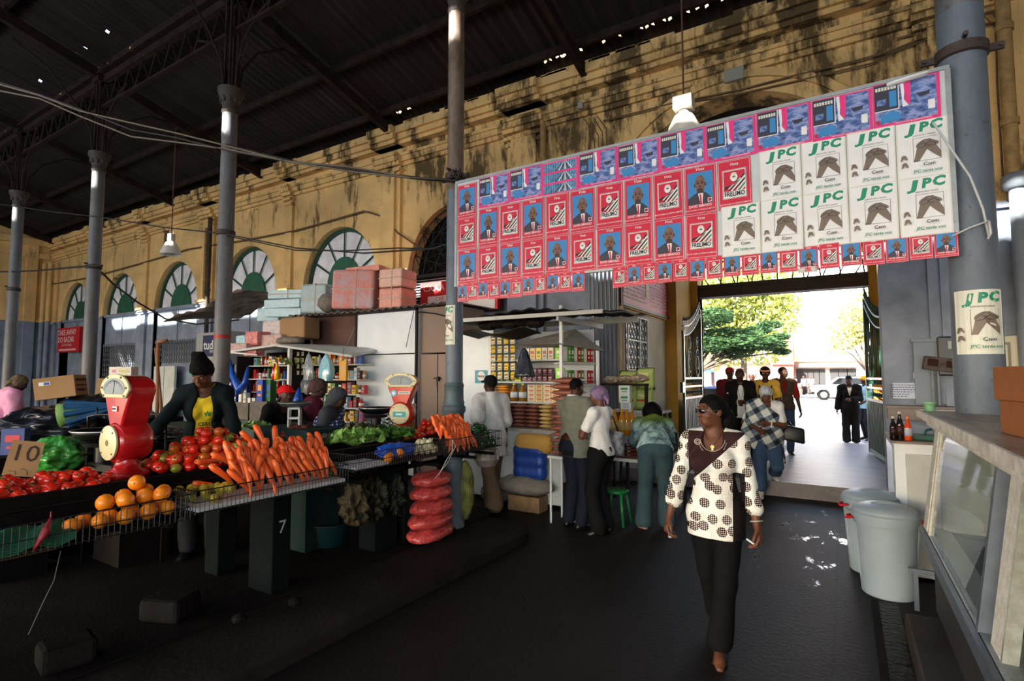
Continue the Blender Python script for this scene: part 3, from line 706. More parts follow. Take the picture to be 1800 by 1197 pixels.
def draw_hands(d, cx, cy, s, box=True, lines=True):
 """two forearms meeting in clasped hands, s = box height"""
 if box: d.frame(cx-.46*s, cy-.5*s, cx+.46*s, cy+.5*s, .012*s, BLK)
 k = BLK
 L = [(-.44, -.47), (-.28, -.47), (-.02, -.04), (.02, .12), (-.1, .24), (-.3, .2), (-.36, .08), (-.4, -.2)]
 L = [(-.44, -.47), (-.26, -.47), (.0, -.02), (.03, .1), (-.16, .2), (-.32, .08)]
 Rr = [(.45, -.47), (.45, -.2), (.3, .1), (.1, .2), (-.04, .12), (.0, -.02), (.22, -.26)]
 for q in (L, Rr):
  if lines:
   c = (sum(p[0] for p in q)/len(q), sum(p[1] for p in q)/len(q))
   d.poly([(cx+(c[0]+(p[0]-c[0])*1.04)*s, cy+(c[1]+(p[1]-c[1])*1.04)*s) for p in q], k)
  d.poly([(cx+p[0]*s, cy+p[1]*s) for p in q], TAU)
 for (ex, ey, rx, ry, ro) in ((-.16, .2, .2, .12, .5), (.12, .22, .2, .12, -.4), (-.02, .3, .16, .08, 0)):
  if lines: d.ell(cx+ex*s, cy+ey*s, (rx+.014)*s, (ry+.014)*s, k, rot=ro)
  d.ell(cx+ex*s, cy+ey*s, rx*s, ry*s, TAU, rot=ro)
 if lines:
  for i in range(4):
   d.ell(cx+(.1+.075*i)*s, cy+(.33-.05*i)*s, .052*s, .075*s, k, rot=.5); d.ell(cx+(.1+.075*i)*s, cy+(.33-.05*i)*s, .042*s, .064*s, TAU, rot=.5)
   d.ell(cx+(-.27+.05*i)*s, cy+(.17+.05*i)*s, .042*s, .03*s, k, rot=.9); d.ell(cx+(-.27+.05*i)*s, cy+(.17+.05*i)*s, .034*s, .022*s, TAU, rot=.9)
  d.line((cx-.1*s, cy+.12*s), (cx+.06*s, cy+.24*s), .014*s, k, False); d.line((cx+.0*s, cy+.05*s), (cx+.14*s, cy+.14*s), .014*s, k)
def jpc_sheet(w, h, upright=True):
 d = Draw(); d.back(w, h, OLD); d.rect(-w*.47, -h*.48, w*.47, h*.48, WHI)
 for i, t in enumerate('JPC'): d.text(t, (-.2+.235*i)*w, h*(.355+.012*i), h*.21, GRN, wide=(1.95 if i == 0 else 1.25)*w/h*1.25, bold=.055, shear=.12)
 d.text('JUNTOS PELA CIDADE', .05*w, h*.235, h*.034, BLK, wide=.9, bold=.004)
 draw_hands(d, .09*w, -.005*h, h*.40)
 for (x, y) in ((-.36, -.12), (-.35, -.25)): draw_hands(d, x*w, y*h, h*.11, box=False, lines=False)
 d.text('Com', .12*w, -h*.275, h*.08, BLK, wide=1.0, bold=.012)
 d.text('JPC terás voz', .08*w, -h*.385, h*.075, GRN, wide=.93, bold=.01, shear=.15)
 return d
BZ0, BZ1, BX0, BX1 = 2.79, 3.965, -3.66, .69
BY = 4.74
board = thing('poster_board', 'long white board covered in rows of campaign posters, hung between two iron columns', 'poster board', ((BX0+BX1)/2, BY, BZ0))
def bl(x, z, dy=0): return (x-(BX0+BX1)/2, dy, z-BZ0)
m = MB(); m.box(bl((BX0+BX1)/2, (BZ0+BZ1)/2, .012), (BX1-BX0, .016, BZ1-BZ0)); m.build('panel', mat('board_face', (196, 204, 208), .5, var=.06), board)
m = MB(); m.box(bl((BX0+BX1)/2, BZ1+.012, .012), (BX1-BX0+.03, .035, .028)); m.box(bl((BX0+BX1)/2, BZ0+.01, .03), (BX1-BX0, .03, .03))
m.box(bl(BX1+.005, (BZ0+BZ1)/2, .012), (.03, .035, BZ1-BZ0)); m.box(bl(BX0-.005, (BZ0+BZ1)/2, .012), (.03, .035, BZ1-BZ0))
for k in range(9): m.cyl(bl(BX1, BZ0+.08+k*.13, -.012), bl(BX1, BZ0+.08+k*.13, .0), .006, n=6)
m.build('frame', mat('board_frame_metal', (150, 156, 158), .45, metal=.3, var=.1), board)
protos = {}
def put(kind, x, z, w, h, dx=0):
 key = (kind, round(w, 3), round(h, 3))
 if key not in protos:
  fn = {'portrait': portrait_sheet, 'emblem': emblem_sheet, 'collage': collage_sheet, 'field': field_sheet, 'jpc': jpc_sheet}[kind]
  o = fn(w, h).done({'portrait': 'candidate_poster', 'emblem': 'emblem_poster', 'collage': 'photo_collage_poster', 'field': 'field_poster', 'jpc': 'clasped_hands_poster'}[kind], board); protos[key] = o
 else:
  o = protos[key].copy(); COL.objects.link(o)
 global _pn; _pn += 1
 o.location = bl(x, z, -.001-.0016*(_pn % 3)); o.rotation_euler = (random.uniform(-.006, .006), random.uniform(-.012, .012), random.uniform(-.006, .006))
 return o
_pn = 0
pw, ph, pp = .262, .385, .277
x0 = -3.64
put('portrait', x0+.13, 3.74, pw, ph); put('emblem', x0+.13, 3.375, pw*.98, .35)
for k in range(1, 11): put('portrait' if k % 2 else 'emblem', x0+pp*k+.14, 3.405, pw, .42)
for k in range(0, 10): put('emblem' if k % 2 else 'portrait', x0+pp*k+.14, 3.0, pw, ph)
for k in range(10):
 x = -3.34+.4*k+.19
 put('field' if k == 2 else 'collage', x, 3.79+(.005 if k % 2 else 0), .395, .33)
for k in range(4): put('jpc', -.525+.305*k+.14, 3.42, .30, .43).location.y -= .002
for k in range(5): put('jpc', -.83+.305*k+.14, 3.005, .30, .43).location.y -= .005
n = 0
for k in range(31):
 x = -3.565+.14*k
 if -2.04 < x < -1.84: continue
 o = put('portrait' if n % 2 == 0 else 'emblem', x, 2.715+random.uniform(-.008, .008), .133, .195); n += 1
 o.location.y -= .004; o.rotation_euler.x = random.uniform(-.05, .03)
m = MB()                                    # curled corner of loose paper at the upper right
m.grid(lambda u, v: bl(.34+.24*u, 3.93+.035*v*(1-.4*abs(u-.5)), -.006-.05*math.sin(v*2.2)*(.3+u)), 8, 5); m.build('curled_paper', PM[WHI], board, smooth=True, solid=.0008)
m = MB(); m.grid(lambda u, v: bl(-.28+.13*u, 2.60+.04*v, -.008-.006*math.sin(9*u)), 8, 3); m.build('torn_paper', PM[OLD], board, smooth=True, solid=.0008)
# wire and cord that tie the board to the columns
m = MB()
pts = [P(1640, 215, Y=4.66), P(1672, 262, Y=4.68), P(1705, 310, Y=4.7), P(1728, 368, Y=4.72), P(1738, 415, Y=4.74)]
m.tube(pts, .008, 6); m.tube([P(1738, 388, Y=4.7), P(1705, 400, Y=4.69), P(1672, 416, Y=4.7)], .006, 6); m.tube([P(1738, 388, Y=4.72), P(1742, 410, Y=4.74), P(1736, 420, Y=4.74)], .008, 6)
tag(m.build('tie_cord', mat('white_cord', (196, 200, 200), .5), smooth=True), 'white cord tying the right end of the poster board to the column', 'cord')
# posters pasted round the columns
def wrapped(name, label, x, r, zc, w, h, a0):
 d = jpc_sheet(w, h)
 vs = []
 for (px_, py_, pz_) in d.mb.v:
  a = a0+px_/r; rr = r+.0015+pz_
  vs.append((rr*math.sin(a), -rr*math.cos(a), py_))
 d.mb.v = vs; o = d.mb.build(name, PM); o.location = (x, CY, zc); return tag(o, label, 'poster')
wrapped('clasped_hands_poster', 'white poster with clasped hands wrapped round the nearest blue grey column', .8, .141, P(1722, 568, Y=CY).z, .3, .44, .02)
wrapped('clasped_hands_poster', 'small peeling clasped hands poster on the column at the board\'s left end', -3.8, .102, P(800, 572, Y=CY).z, .26, .45, -.55)
# ================================================================ vegetable stalls
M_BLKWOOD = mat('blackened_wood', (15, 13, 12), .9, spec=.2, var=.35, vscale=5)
M_DKWOOD = mat('dark_wood', (44, 38, 32), .8, var=.3, vscale=4, bump=.4)
M_WIRE = mat('black_coated_wire', (18, 18, 18), .45)
M_CARD = mat('brown_cardboard', (160, 126, 88), .85, var=.08, vscale=3)
M_PRINT = mat('brown_print', (78, 56, 42), .85)
M_WHITE = mat('white_plastic', (222, 224, 222), .5)
TZ = 1.10                                         # stall table height
def stall(y0, y1, x0, x1, label, legs, tz=TZ):
 t = thing('market_stall', label, 'stall', ((x0+x1)/2, (y0+y1)/2, .13)); o = Vector(((x0+x1)/2, (y0+y1)/2, .13))
 def b(mb, a, c): mb.b2(Vector(a)-o, Vector(c)-o)
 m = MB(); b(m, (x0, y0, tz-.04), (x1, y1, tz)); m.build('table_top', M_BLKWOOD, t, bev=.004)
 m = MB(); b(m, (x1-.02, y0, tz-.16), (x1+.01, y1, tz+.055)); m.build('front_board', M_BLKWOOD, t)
 for (lx, ly, w, d, numb) in legs:
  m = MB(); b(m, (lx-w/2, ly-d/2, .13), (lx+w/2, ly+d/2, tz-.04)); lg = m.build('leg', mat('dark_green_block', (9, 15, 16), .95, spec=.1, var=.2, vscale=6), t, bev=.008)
  if numb:
   m = MB(); MM = Matrix(((0, 0, 1), (1, 0, 0), (0, 1, 0))); letter(m, numb, Vector((lx+w/2+.002, ly, .62))-o, .14, MM); m.build('painted_number', mat('chalk', (170, 172, 168), .9), lg)
 return t
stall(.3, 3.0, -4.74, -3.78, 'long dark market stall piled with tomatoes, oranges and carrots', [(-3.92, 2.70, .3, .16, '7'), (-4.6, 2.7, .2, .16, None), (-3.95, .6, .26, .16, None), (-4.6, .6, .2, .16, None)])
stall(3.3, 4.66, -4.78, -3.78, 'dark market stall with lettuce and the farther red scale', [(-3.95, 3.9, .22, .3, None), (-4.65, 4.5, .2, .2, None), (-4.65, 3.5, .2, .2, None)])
m = MB(); m.b2((-5.0, 4.68, TZ-.04), (-3.96, 5.3, TZ)); m.b2((-5, 5.1, .13), (-4.8, 5.25, TZ-.04)); m.b2((-4.2, 5.1, .13), (-4.0, 5.25, TZ-.04)); tag(m.build('market_stall', M_BLKWOOD), 'end table behind the column carrying the farther tomato heap', 'stall')
def wire_tray(x0, x1, y0, y1, z0, z1, label, n=None, gap=.028, mt=None):
 """open wire tray with upright wires all round"""
 t = thing('wire_tray', label, 'wire tray', ((x0+x1)/2, (y0+y1)/2, z0), group=None); c = Vector(((x0+x1)/2, (y0+y1)/2, z0))
 r = .0032; m = MB()
 for z in (z0+.006, (z0+z1)/2, z1):
  rr = r*1.4 if z == z1 else r
  pts = [Vector(p)-c for p in ((x0, y0, z), (x1, y0, z), (x1, y1, z), (x0, y1, z))]
  for i in range(4): m.cyl(pts[i], pts[(i+1) % 4], rr, n=5)
 m.build('rim', mt or M_WIRE, t)
 m = MB(); n = int((y1-y0)/gap)
 for i in range(n+1):
  y = y0+(y1-y0)*i/n; m.cyl(Vector((x1, y, z0))-c, Vector((x1, y, z1))-c, r*.8, n=4); m.cyl(Vector((x1, y, z0))-c, Vector((x0, y, z0))-c, r*.8, n=4)
 n = int((x1-x0)/gap)
 for i in range(n+1):
  x = x0+(x1-x0)*i/n
  for y in (y0, y1): m.cyl(Vector((x, y, z0))-c, Vector((x, y, z1))-c, r*.8, n=4)
 m.build('wires', mt or M_WIRE, t)
 return t
TX0, TX1 = -3.76, -3.40
wire_tray(TX0, TX1, .35, 1.80, .93, 1.08, 'long black wire tray holding green netting and oranges')
wire_tray(TX0, TX1, 1.83, 3.02, .95, 1.09, 'black wire tray in front of the nearer carrots')
wire_tray(TX0, TX1, 2.95+.12, 4.30, 1.02, 1.155, 'rusty wire tray with onions and blue bags', mt=mat('rusty_wire', (48, 34, 28), .6))
wire_tray(TX0+.085, TX1+.04, 4.33, 4.84, 1.0, 1.16, 'small wire tray stuffed with the farther carrots')
wire_tray(TX0+.085, TX1+.04, 4.86, 5.22, 1.0, 1.17, 'end wire tray heaped with green peppers')
for (y0, y1) in ((1.85, 3.0),):
 m = MB(); m.b2((TX0+.02, y0, .957), (TX1-.012, y1, .985)); tag(m.build('foam_slab', mat('white_foam', (212, 214, 214), .8, var=.06), bev=.004), 'white foam slab lining the tray under the carrots', 'foam')
m = MB(); m.b2((TX0+.02, 3.12, 1.026), (TX1-.02, 3.5, 1.05)); tag(m.build('foam_slab', mat('striped_foam', (190, 194, 200), .8, var=.2, vscale=30), bev=.004), 'striped white packet at the near end of the rusty wire tray', 'packet')
# supports under trays
m = MB()
for y in (.5, 1.7, 2.9, 3.2, 4.2, 4.8, 5.15): m.b2((-3.80, y-.015, .90), (-3.42, y+.015, .93))
m.b2((-3.80, .35, .86), (-3.77, 5.15, .90))
for y in (.6, 4.1): m.b2((-3.80, y-.02, .13), (-3.77, y+.02, .9))
tag(m.build('bracket_rail', M_BLKWOOD), 'dark brackets carrying the row of wire trays in front of the stalls', 'bracket')
def heap_points(cx, cy, rx, ry, s, z0, layers, jit=.25):
 pts = []
 for k in range(layers):
  f = 1-k/(layers+.35); z = z0+k*s*.62
  nx = int(rx*f/s)+1; ny = int(ry*f/s)+1
  for i in range(-nx, nx+1):
   for j in range(-ny, ny+1):
    x = (i+(.5 if j % 2 else 0)+(.25 if k % 2 else 0))*s; y = j*s*.88+(.3*s if k % 2 else 0)
    q = (x/(rx*f))**2+(y/(ry*f))**2
    if q <= 1.0 and (q > .25 or k >= layers-2): pts.append((cx+x+random.uniform(-jit, jit)*s*.5, cy+y+random.uniform(-jit, jit)*s*.5, z+random.uniform(0, .25)*s))
 return pts
def fruit_mat(name, a, b_, rough=.22, c=None):
 m, b, v, L = newmat(name, rough)
 oi = m.node_tree.nodes.new('ShaderNodeObjectInfo'); r = ramp(m, [(0, srgb(a)), (1, srgb(b_))]); L.new(oi.outputs['Random'], r.inputs[0])
 n = noise(m, v, 25, 3); mr = nd(m, 'MapRange', From_Min=.4, From_Max=.7, To_Max=.35); L.new(n, mr.inputs[0])
 out = mixc(m, mr.outputs[0], r.outputs[0], srgb(c or b_)); L.new(out, b.inputs['Base Color']); b.inputs['Coat Weight'].default_value = .25; b.inputs['Coat Roughness'].default_value = .15
 return m
M_TOM = [fruit_mat('ripe_tomato_skin', (196, 26, 12), (226, 52, 20)), fruit_mat('turning_tomato_skin', (190, 92, 26), (206, 60, 22), c=(150, 130, 40)), fruit_mat('green_tomato_skin', (116, 140, 44), (150, 150, 52))]
M_STEM = mat('green_stem', (60, 92, 34), .7)
def tomato(i, label, group, loc, stem=True, long=1.2, r=.036):
 m = MB(); n = 14
 def fn(u, v):
  a = 2*math.pi*u; t = math.pi*v; rr = r*(1+.03*math.cos(4*a)*math.sin(t)); z = -math.cos(t)*r*long
  if v > .9: z -= r*.22*(v-.9)/.1
  return (rr*math.sin(t)*math.cos(a), rr*math.sin(t)*math.sin(a), z)
 m.grid(fn, n, 9, closed_u=True); o = m.build('tomato', M_TOM[i], smooth=True); o.location = loc; tag(o, label, 'tomato', group)
 if stem:
  m = MB()
  for k in range(5):
   a = 2*math.pi*k/5; m.cyl((0, 0, r*long*.86), (r*.5*math.cos(a), r*.5*math.sin(a), r*long*.93), .0022, .0008, n=4)
  m.cyl((0, 0, r*long*.8), (0, 0, r*long*1.1), .0025, n=4); m.build('calyx', M_STEM, o)
 return o
TINY = dict()
def heap(pts, protos, weights):
 out = []
 used = set()
 for p in pts:
  k = random.choices(range(len(protos)), weights)[0]; pr = protos[k]
  rot = (random.uniform(.6, 2.2), random.uniform(-1, 1), random.uniform(0, 6.28))
  if k not in used: pr.location = p; pr.rotation_euler = rot; used.add(k)
  else: dup(pr, p, rot, scale=random.uniform(.86, 1.14))
 for k, pr in enumerate(protos):
  if k not in used: bpy.data.objects.remove(pr, do_unlink=True)
G1 = 'plum tomatoes on the near end of the long stall'
heap(heap_points(-4.08, 1.0, .26, .36, .074, TZ+.035, 2)+heap_points(-4.02, 1.4, .2, .22, .074, TZ+.035, 2),
 [tomato(0, 'red plum tomato in the low heap by the cardboard price card', G1, (0, 0, 0)), tomato(2, 'green tomato in the low heap by the cardboard price card', 'green tomatoes by the price card', (0, 0, 0))], [14, 1])
G2 = 'plum tomatoes heaped in front of the vendor in yellow'
heap(heap_points(-4.28, 2.42, .36, .50, .083, TZ+.035, 5),
 [tomato(0, 'red plum tomato in the big heap in front of the vendor in yellow', G2, (0, 0, 0)), tomato(1, 'orange tinged tomato in the big heap in front of the vendor in yellow', 'half ripe tomatoes in the big heap', (0, 0, 0)),
 tomato(2, 'green tomato in the big heap in front of the vendor in yellow', 'green tomatoes in the big heap', (0, 0, 0))], [10, 2.2, 2.2])
G3 = 'tomatoes between the farther scale and the column'
heap(heap_points(-4.22, 4.98, .2, .24, .078, TZ+.03, 3)+heap_points(-3.98, 4.45, .12, .14, .078, TZ+.03, 2),
 [tomato(0, 'small red tomato heaped between the farther scale and the column', G3, (0, 0, 0), stem=False, r=.033), tomato(1, 'yellowish tomato heaped between the farther scale and the column', 'yellowish tomatoes by the farther scale', (0, 0, 0), stem=False, r=.034)], [3, 1.3])
M_ORANGE = fruit_mat('orange_peel', (238, 126, 8), (246, 148, 20), .42)
def sphere_fruit(name, r, m_, label, cat, group, fl=.95, bump=False):
 m = MB(); m.ell((0, 0, 0), (r, r, r*fl), 16); o = m.build(name, m_, smooth=True); tag(o, label, cat, group)
 m = MB(); m.cyl((0, 0, r*fl-.002), (0, 0, r*fl+.002), .004, n=6); m.build('stem_end', M_STEM, o); return o
op = sphere_fruit('orange', .044, M_ORANGE, 'ripe orange piled at the corner of the long wire tray', 'orange', 'oranges in the long wire tray')
opts = [(-3.52, 1.25, 1.0), (-3.60, 1.33, 1.0), (-3.47, 1.36, 1.01), (-3.55, 1.44, 1.0), (-3.64, 1.45, 1.01), (-3.46, 1.48, 1.01), (-3.56, 1.56, 1.0), (-3.65, 1.58, 1.02), (-3.47, 1.60, 1.01), (-3.57, 1.68, 1.01), (-3.48, 1.71, 1.01), (-3.67, 1.70, 1.02),
  (-3.57, 1.42, 1.085), (-3.52, 1.50, 1.09), (-3.62, 1.53, 1.095), (-3.54, 1.61, 1.09), (-3.63, 1.65, 1.10), (-3.58, 1.73, 1.09), (-3.60, 1.59, 1.165), (-3.50, 1.68, 1.09)]
for i, p in enumerate(opts):
 if i == 0: op.location = p
 else: dup(op, p, (random.random()*6, random.random()*6, 0), scale=random.uniform(.92, 1.1))
lp = sphere_fruit('lime', .026, fruit_mat('lime_skin', (150, 150, 40), (190, 160, 40), .4), 'small yellow green citrus between the oranges and the nearer carrots', 'lime', 'small citrus beside the nearer carrots', 1.0)
for i in range(22):
 p = (random.uniform(-3.72, -3.45), random.uniform(1.86, 2.12), 1.01+random.choice((0, .045, .05))+random.uniform(0, .01))
 if i == 0: lp.location = p
 else: dup(lp, p, (random.random()*6, 1, 0), scale=random.uniform(.85, 1.25))
# carrots
M_CARROT = fruit_mat('carrot_skin', (232, 88, 26), (240, 108, 40), .4, c=(214, 84, 30))
def carrot(label, group, L=.19, r=.0225, bend=.013):
 m = MB(); pts = []; rs = []
 for i in range(9):
  t = i/8; pts.append((bend*math.sin(t*2.6), bend*.4*math.sin(t*5), L*t-L*.5)); rs.append(r*(.28+.72*min(1, t*1.25)**.6) if t < .97 else r*.7)
 rs[0] = r*.12; rs[-1] = r*.62
 m.tube(pts, rs, 10); o = m.build('carrot', M_CARROT, smooth=True); tag(o, label, 'carrot', group)
 m = MB(); q = Vector(pts[-1]); m.cyl(q-Vector((0, 0, .002)), q+Vector((0, 0, .006)), r*.35, r*.2, n=6); m.build('crown', mat('carrot_crown', (96, 80, 30), .8), o); return o
def carrot_pile(label, group, y0, y1, rows, z0, L, xs0=-3.46, n=None):
 pr = carrot(label, group, L); first = True
 for k in range(rows):
  yy = y0+random.uniform(0, .02)
  while yy < y1:
   lean = random.uniform(-.4, .4)
   x = xs0-.048*k; z = z0+.050*k+random.uniform(-.012, .012)
   c = (x+random.uniform(-.008, .008), yy, z)
   rot = (lean*1.2, -.42+random.uniform(-.22, .22), random.uniform(-.5, .5))
   if first: pr.location = c; pr.rotation_euler = rot; first = False
   else: dup(pr, c, rot, scale=(random.uniform(.8, 1.12), random.uniform(.8, 1.12), random.uniform(.78, 1.12)))
   yy += random.uniform(.045, .062)
 return pr
GC1 = 'carrots leaning in the nearer heap'
c1 = carrot_pile('bright orange carrot standing in the nearer heap behind the wire tray', GC1, 2.14, 2.94, 4, 1.09, .23)
for (p, rot) in [((-3.80, 2.12, 1.20), (1.35, .2, .3)), ((-3.74, 2.2, 1.2), (.9, -.3, .2)), ((-3.66, 2.05, 1.06), (1.2, -.2, .1)), ((-3.62, 2.12, 1.12), (.7, -.3, 0)), ((-3.78, 2.5, 1.32), (.1, -.5, 0)), ((-3.78, 2.42, 1.30), (.5, -.5, .4)), ((-3.76, 2.6, 1.30), (-.3, -.4, 0))]: dup(c1, p, rot, label='loose carrot sliding off the nearer carrot heap')
for o in list(bpy.data.objects):
 if o.get('label', '').startswith('loose carrot'): o['group'] = 'loose carrots at the edge of the nearer heap'
carrot_pile('orange carrot standing in the farther bundle beside the column', 'carrots in the farther wire tray', 4.34, 4.82, 5, 1.10, .19, -3.44)
# onions, garlic, peppers
M_ONION = fruit_mat('white_onion_skin', (206, 200, 150), (222, 214, 176), .4)
def onion(label, group, m_=M_ONION, r=.032, cat='onion', name='onion'):
 m = MB(); m.lathe([(.0, -r*.9), (r*.55, -r*.75), (r, -.1*r), (r*.85, r*.5), (r*.3, r*.95), (r*.1, r*1.3), (0, r*1.45)], n=14); o = m.build(name, m_, smooth=True); return tag(o, label, cat, group)
on = onion('pale white onion in the rusty wire tray beside the farther carrots', 'white onions'); first = True
for (x, y, z) in heap_points(-3.57, 4.12, .15, .17, .06, 1.06, 3, .2):
 rot = (random.uniform(-.8, .8), random.uniform(-.8, .8), 0)
 if first: on.location = (x, y, z); first = False
 else: dup(on, (x, y, z), rot, scale=random.uniform(.85, 1.1))
ga = onion('bulb of garlic heaped behind the lettuce', 'garlic behind the lettuce', mat('garlic_skin', (206, 190, 190), .6, col2=(150, 110, 130), vscale=30), .026, 'garlic', 'garlic_bulb'); first = True
for (x, y, z) in heap_points(-4.55, 4.0, .17, .26, .055, TZ+.03, 3):
 if first: ga.location = (x, y, z); first = False
 else: dup(ga, (x, y, z), (random.uniform(-1, 1), random.uniform(-1, 1), 0), scale=random.uniform(.85, 1.2))
def pepper(label, group):
 m = MB()
 def fn(u, v):
  a = 2*math.pi*u; t = v*math.pi; rr = .033*(1+.16*math.cos(3*a)*math.sin(t))*math.sin(t)**.7 if 0 < v < 1 else 0
  z = -.045*math.cos(t); z -= .018*(v > .9)
  return (rr*math.cos(a), rr*math.sin(a), z)
 m.grid(fn, 18, 10, closed_u=True); o = m.build('green_pepper', mat('green_pepper_skin', (16, 46, 20), .18, col2=(30, 74, 30), vscale=12, coat=.4), smooth=True)
 m = MB(); m.tube([(0, 0, .025), (0, .003, .045), (.008, .01, .058)], .004, 6); m.build('stalk', M_STEM, o); return tag(o, label, 'pepper', group)
pe = pepper('glossy dark green pepper heaped in the end tray of the stall', 'green peppers in the end tray'); first = True
for (x, y, z) in heap_points(-3.54, 5.04, .15, .18, .058, 1.04, 6, .2):
 if first: pe.location = (x, y, z); first = False
 else: dup(pe, (x, y, z), (random.uniform(-2, 2), random.uniform(-2, 2), 0), scale=random.uniform(.85, 1.1))
pe2 = None
for i in range(16):
 p = (random.uniform(-3.74, -3.46), random.uniform(2.86, 3.0), 1.02+random.uniform(0, .07))
 dup(pe, p, (random.uniform(-2, 2), random.uniform(-2, 2), 0), label='dark green pepper at the far end of the nearer carrot tray', group='peppers beside the nearer carrots', scale=.8)
# leafy heads
def leafy(name, label, loc, r, h, mtl, n=16, cat='lettuce', frill=.16, rib=None, seed=1, flat=.5):
 rs = random.Random(seed); t = thing(name, label, cat, loc)
 for k in range(n):
  a = k*2.4+rs.uniform(-.2, .2); tilt = .25+1.05*(k/n)**.8; L_ = r*(.65+.45*k/n); w = L_*rs.uniform(.62, .85)
  m = MB(); M_ = Matrix.Rotation(a, 4, 'Z') @ Matrix.Rotation(tilt, 4, 'Y'); ph = rs.uniform(0, 6)
  def fn(u, v):
   q = (u-.5)*2; wd = w*math.sin(math.pi*min(.96, .12+.86*v))**.6
   x = q*wd*.55; z = L_*v; ed = abs(q)**2*(.3+.7*v)
   y = -.35*L_*v*v*flat+frill*L_*ed*math.sin(9*v+7*q+ph)+frill*.6*L_*(v**3)*math.sin(11*q+ph)+.12*L_*q*q
   return tuple(M_ @ Vector((-y, x, z*.98)))
  m.grid(fn, 13, 11); m.build('leaf', mtl, t, smooth=True)
 return t
def leaf_mat(name, a, b_, edge=None):
 m, b, v, L = newmat(name, .5); n = noise(m, v, 9, 4); r = ramp(m, [(.35, srgb(a)), (.65, srgb(b_))]); L.new(n, r.inputs[0]); L.new(r.outputs[0], b.inputs['Base Color'])
 bp = nd(m, 'Bump', Strength=.7, Distance=.01); wv = noise(m, v, 40, 3); L.new(wv, bp.inputs['Height']); L.new(bp.outputs[0], b.inputs['Normal'])
 b.inputs['Subsurface Weight'].default_value = 0.0; return m
M_LET = leaf_mat('pale_lettuce_leaf', (104, 158, 62), (158, 200, 104)); M_LET2 = leaf_mat('green_lettuce_leaf', (54, 104, 34), (96, 146, 56)); M_LET3 = leaf_mat('red_lettuce_leaf', (58, 34, 34), (74, 92, 44))
leafy('lettuce', 'large pale green curly lettuce spread at the front of the farther stall', (-3.98, 3.62, TZ+.03), .27, .2, M_LET, 18, seed=3)
leafy('lettuce', 'pale lettuce head just behind the large curly one', (-4.1, 3.86, TZ+.04), .22, .2, M_LET, 14, seed=5)
leafy('lettuce', 'mid green leafy lettuce nearest the farther red scale', (-4.0, 4.2, TZ+.03), .23, .2, M_LET2, 16, seed=8)
leafy('lettuce', 'red tinged dark lettuce on top of the leafy heap', (-4.3, 3.95, TZ+.08), .22, .2, M_LET3, 14, seed=9)
leafy('lettuce', 'red tinged lettuce lying at the near end of the farther stall', (-4.2, 3.48, TZ+.02), .2, .2, M_LET3, 12, seed=12)
leafy('lettuce', 'dark leafy bunch between the garlic and the scale', (-4.35, 4.25, TZ+.05), .19, .2, M_LET3, 12, seed=15)
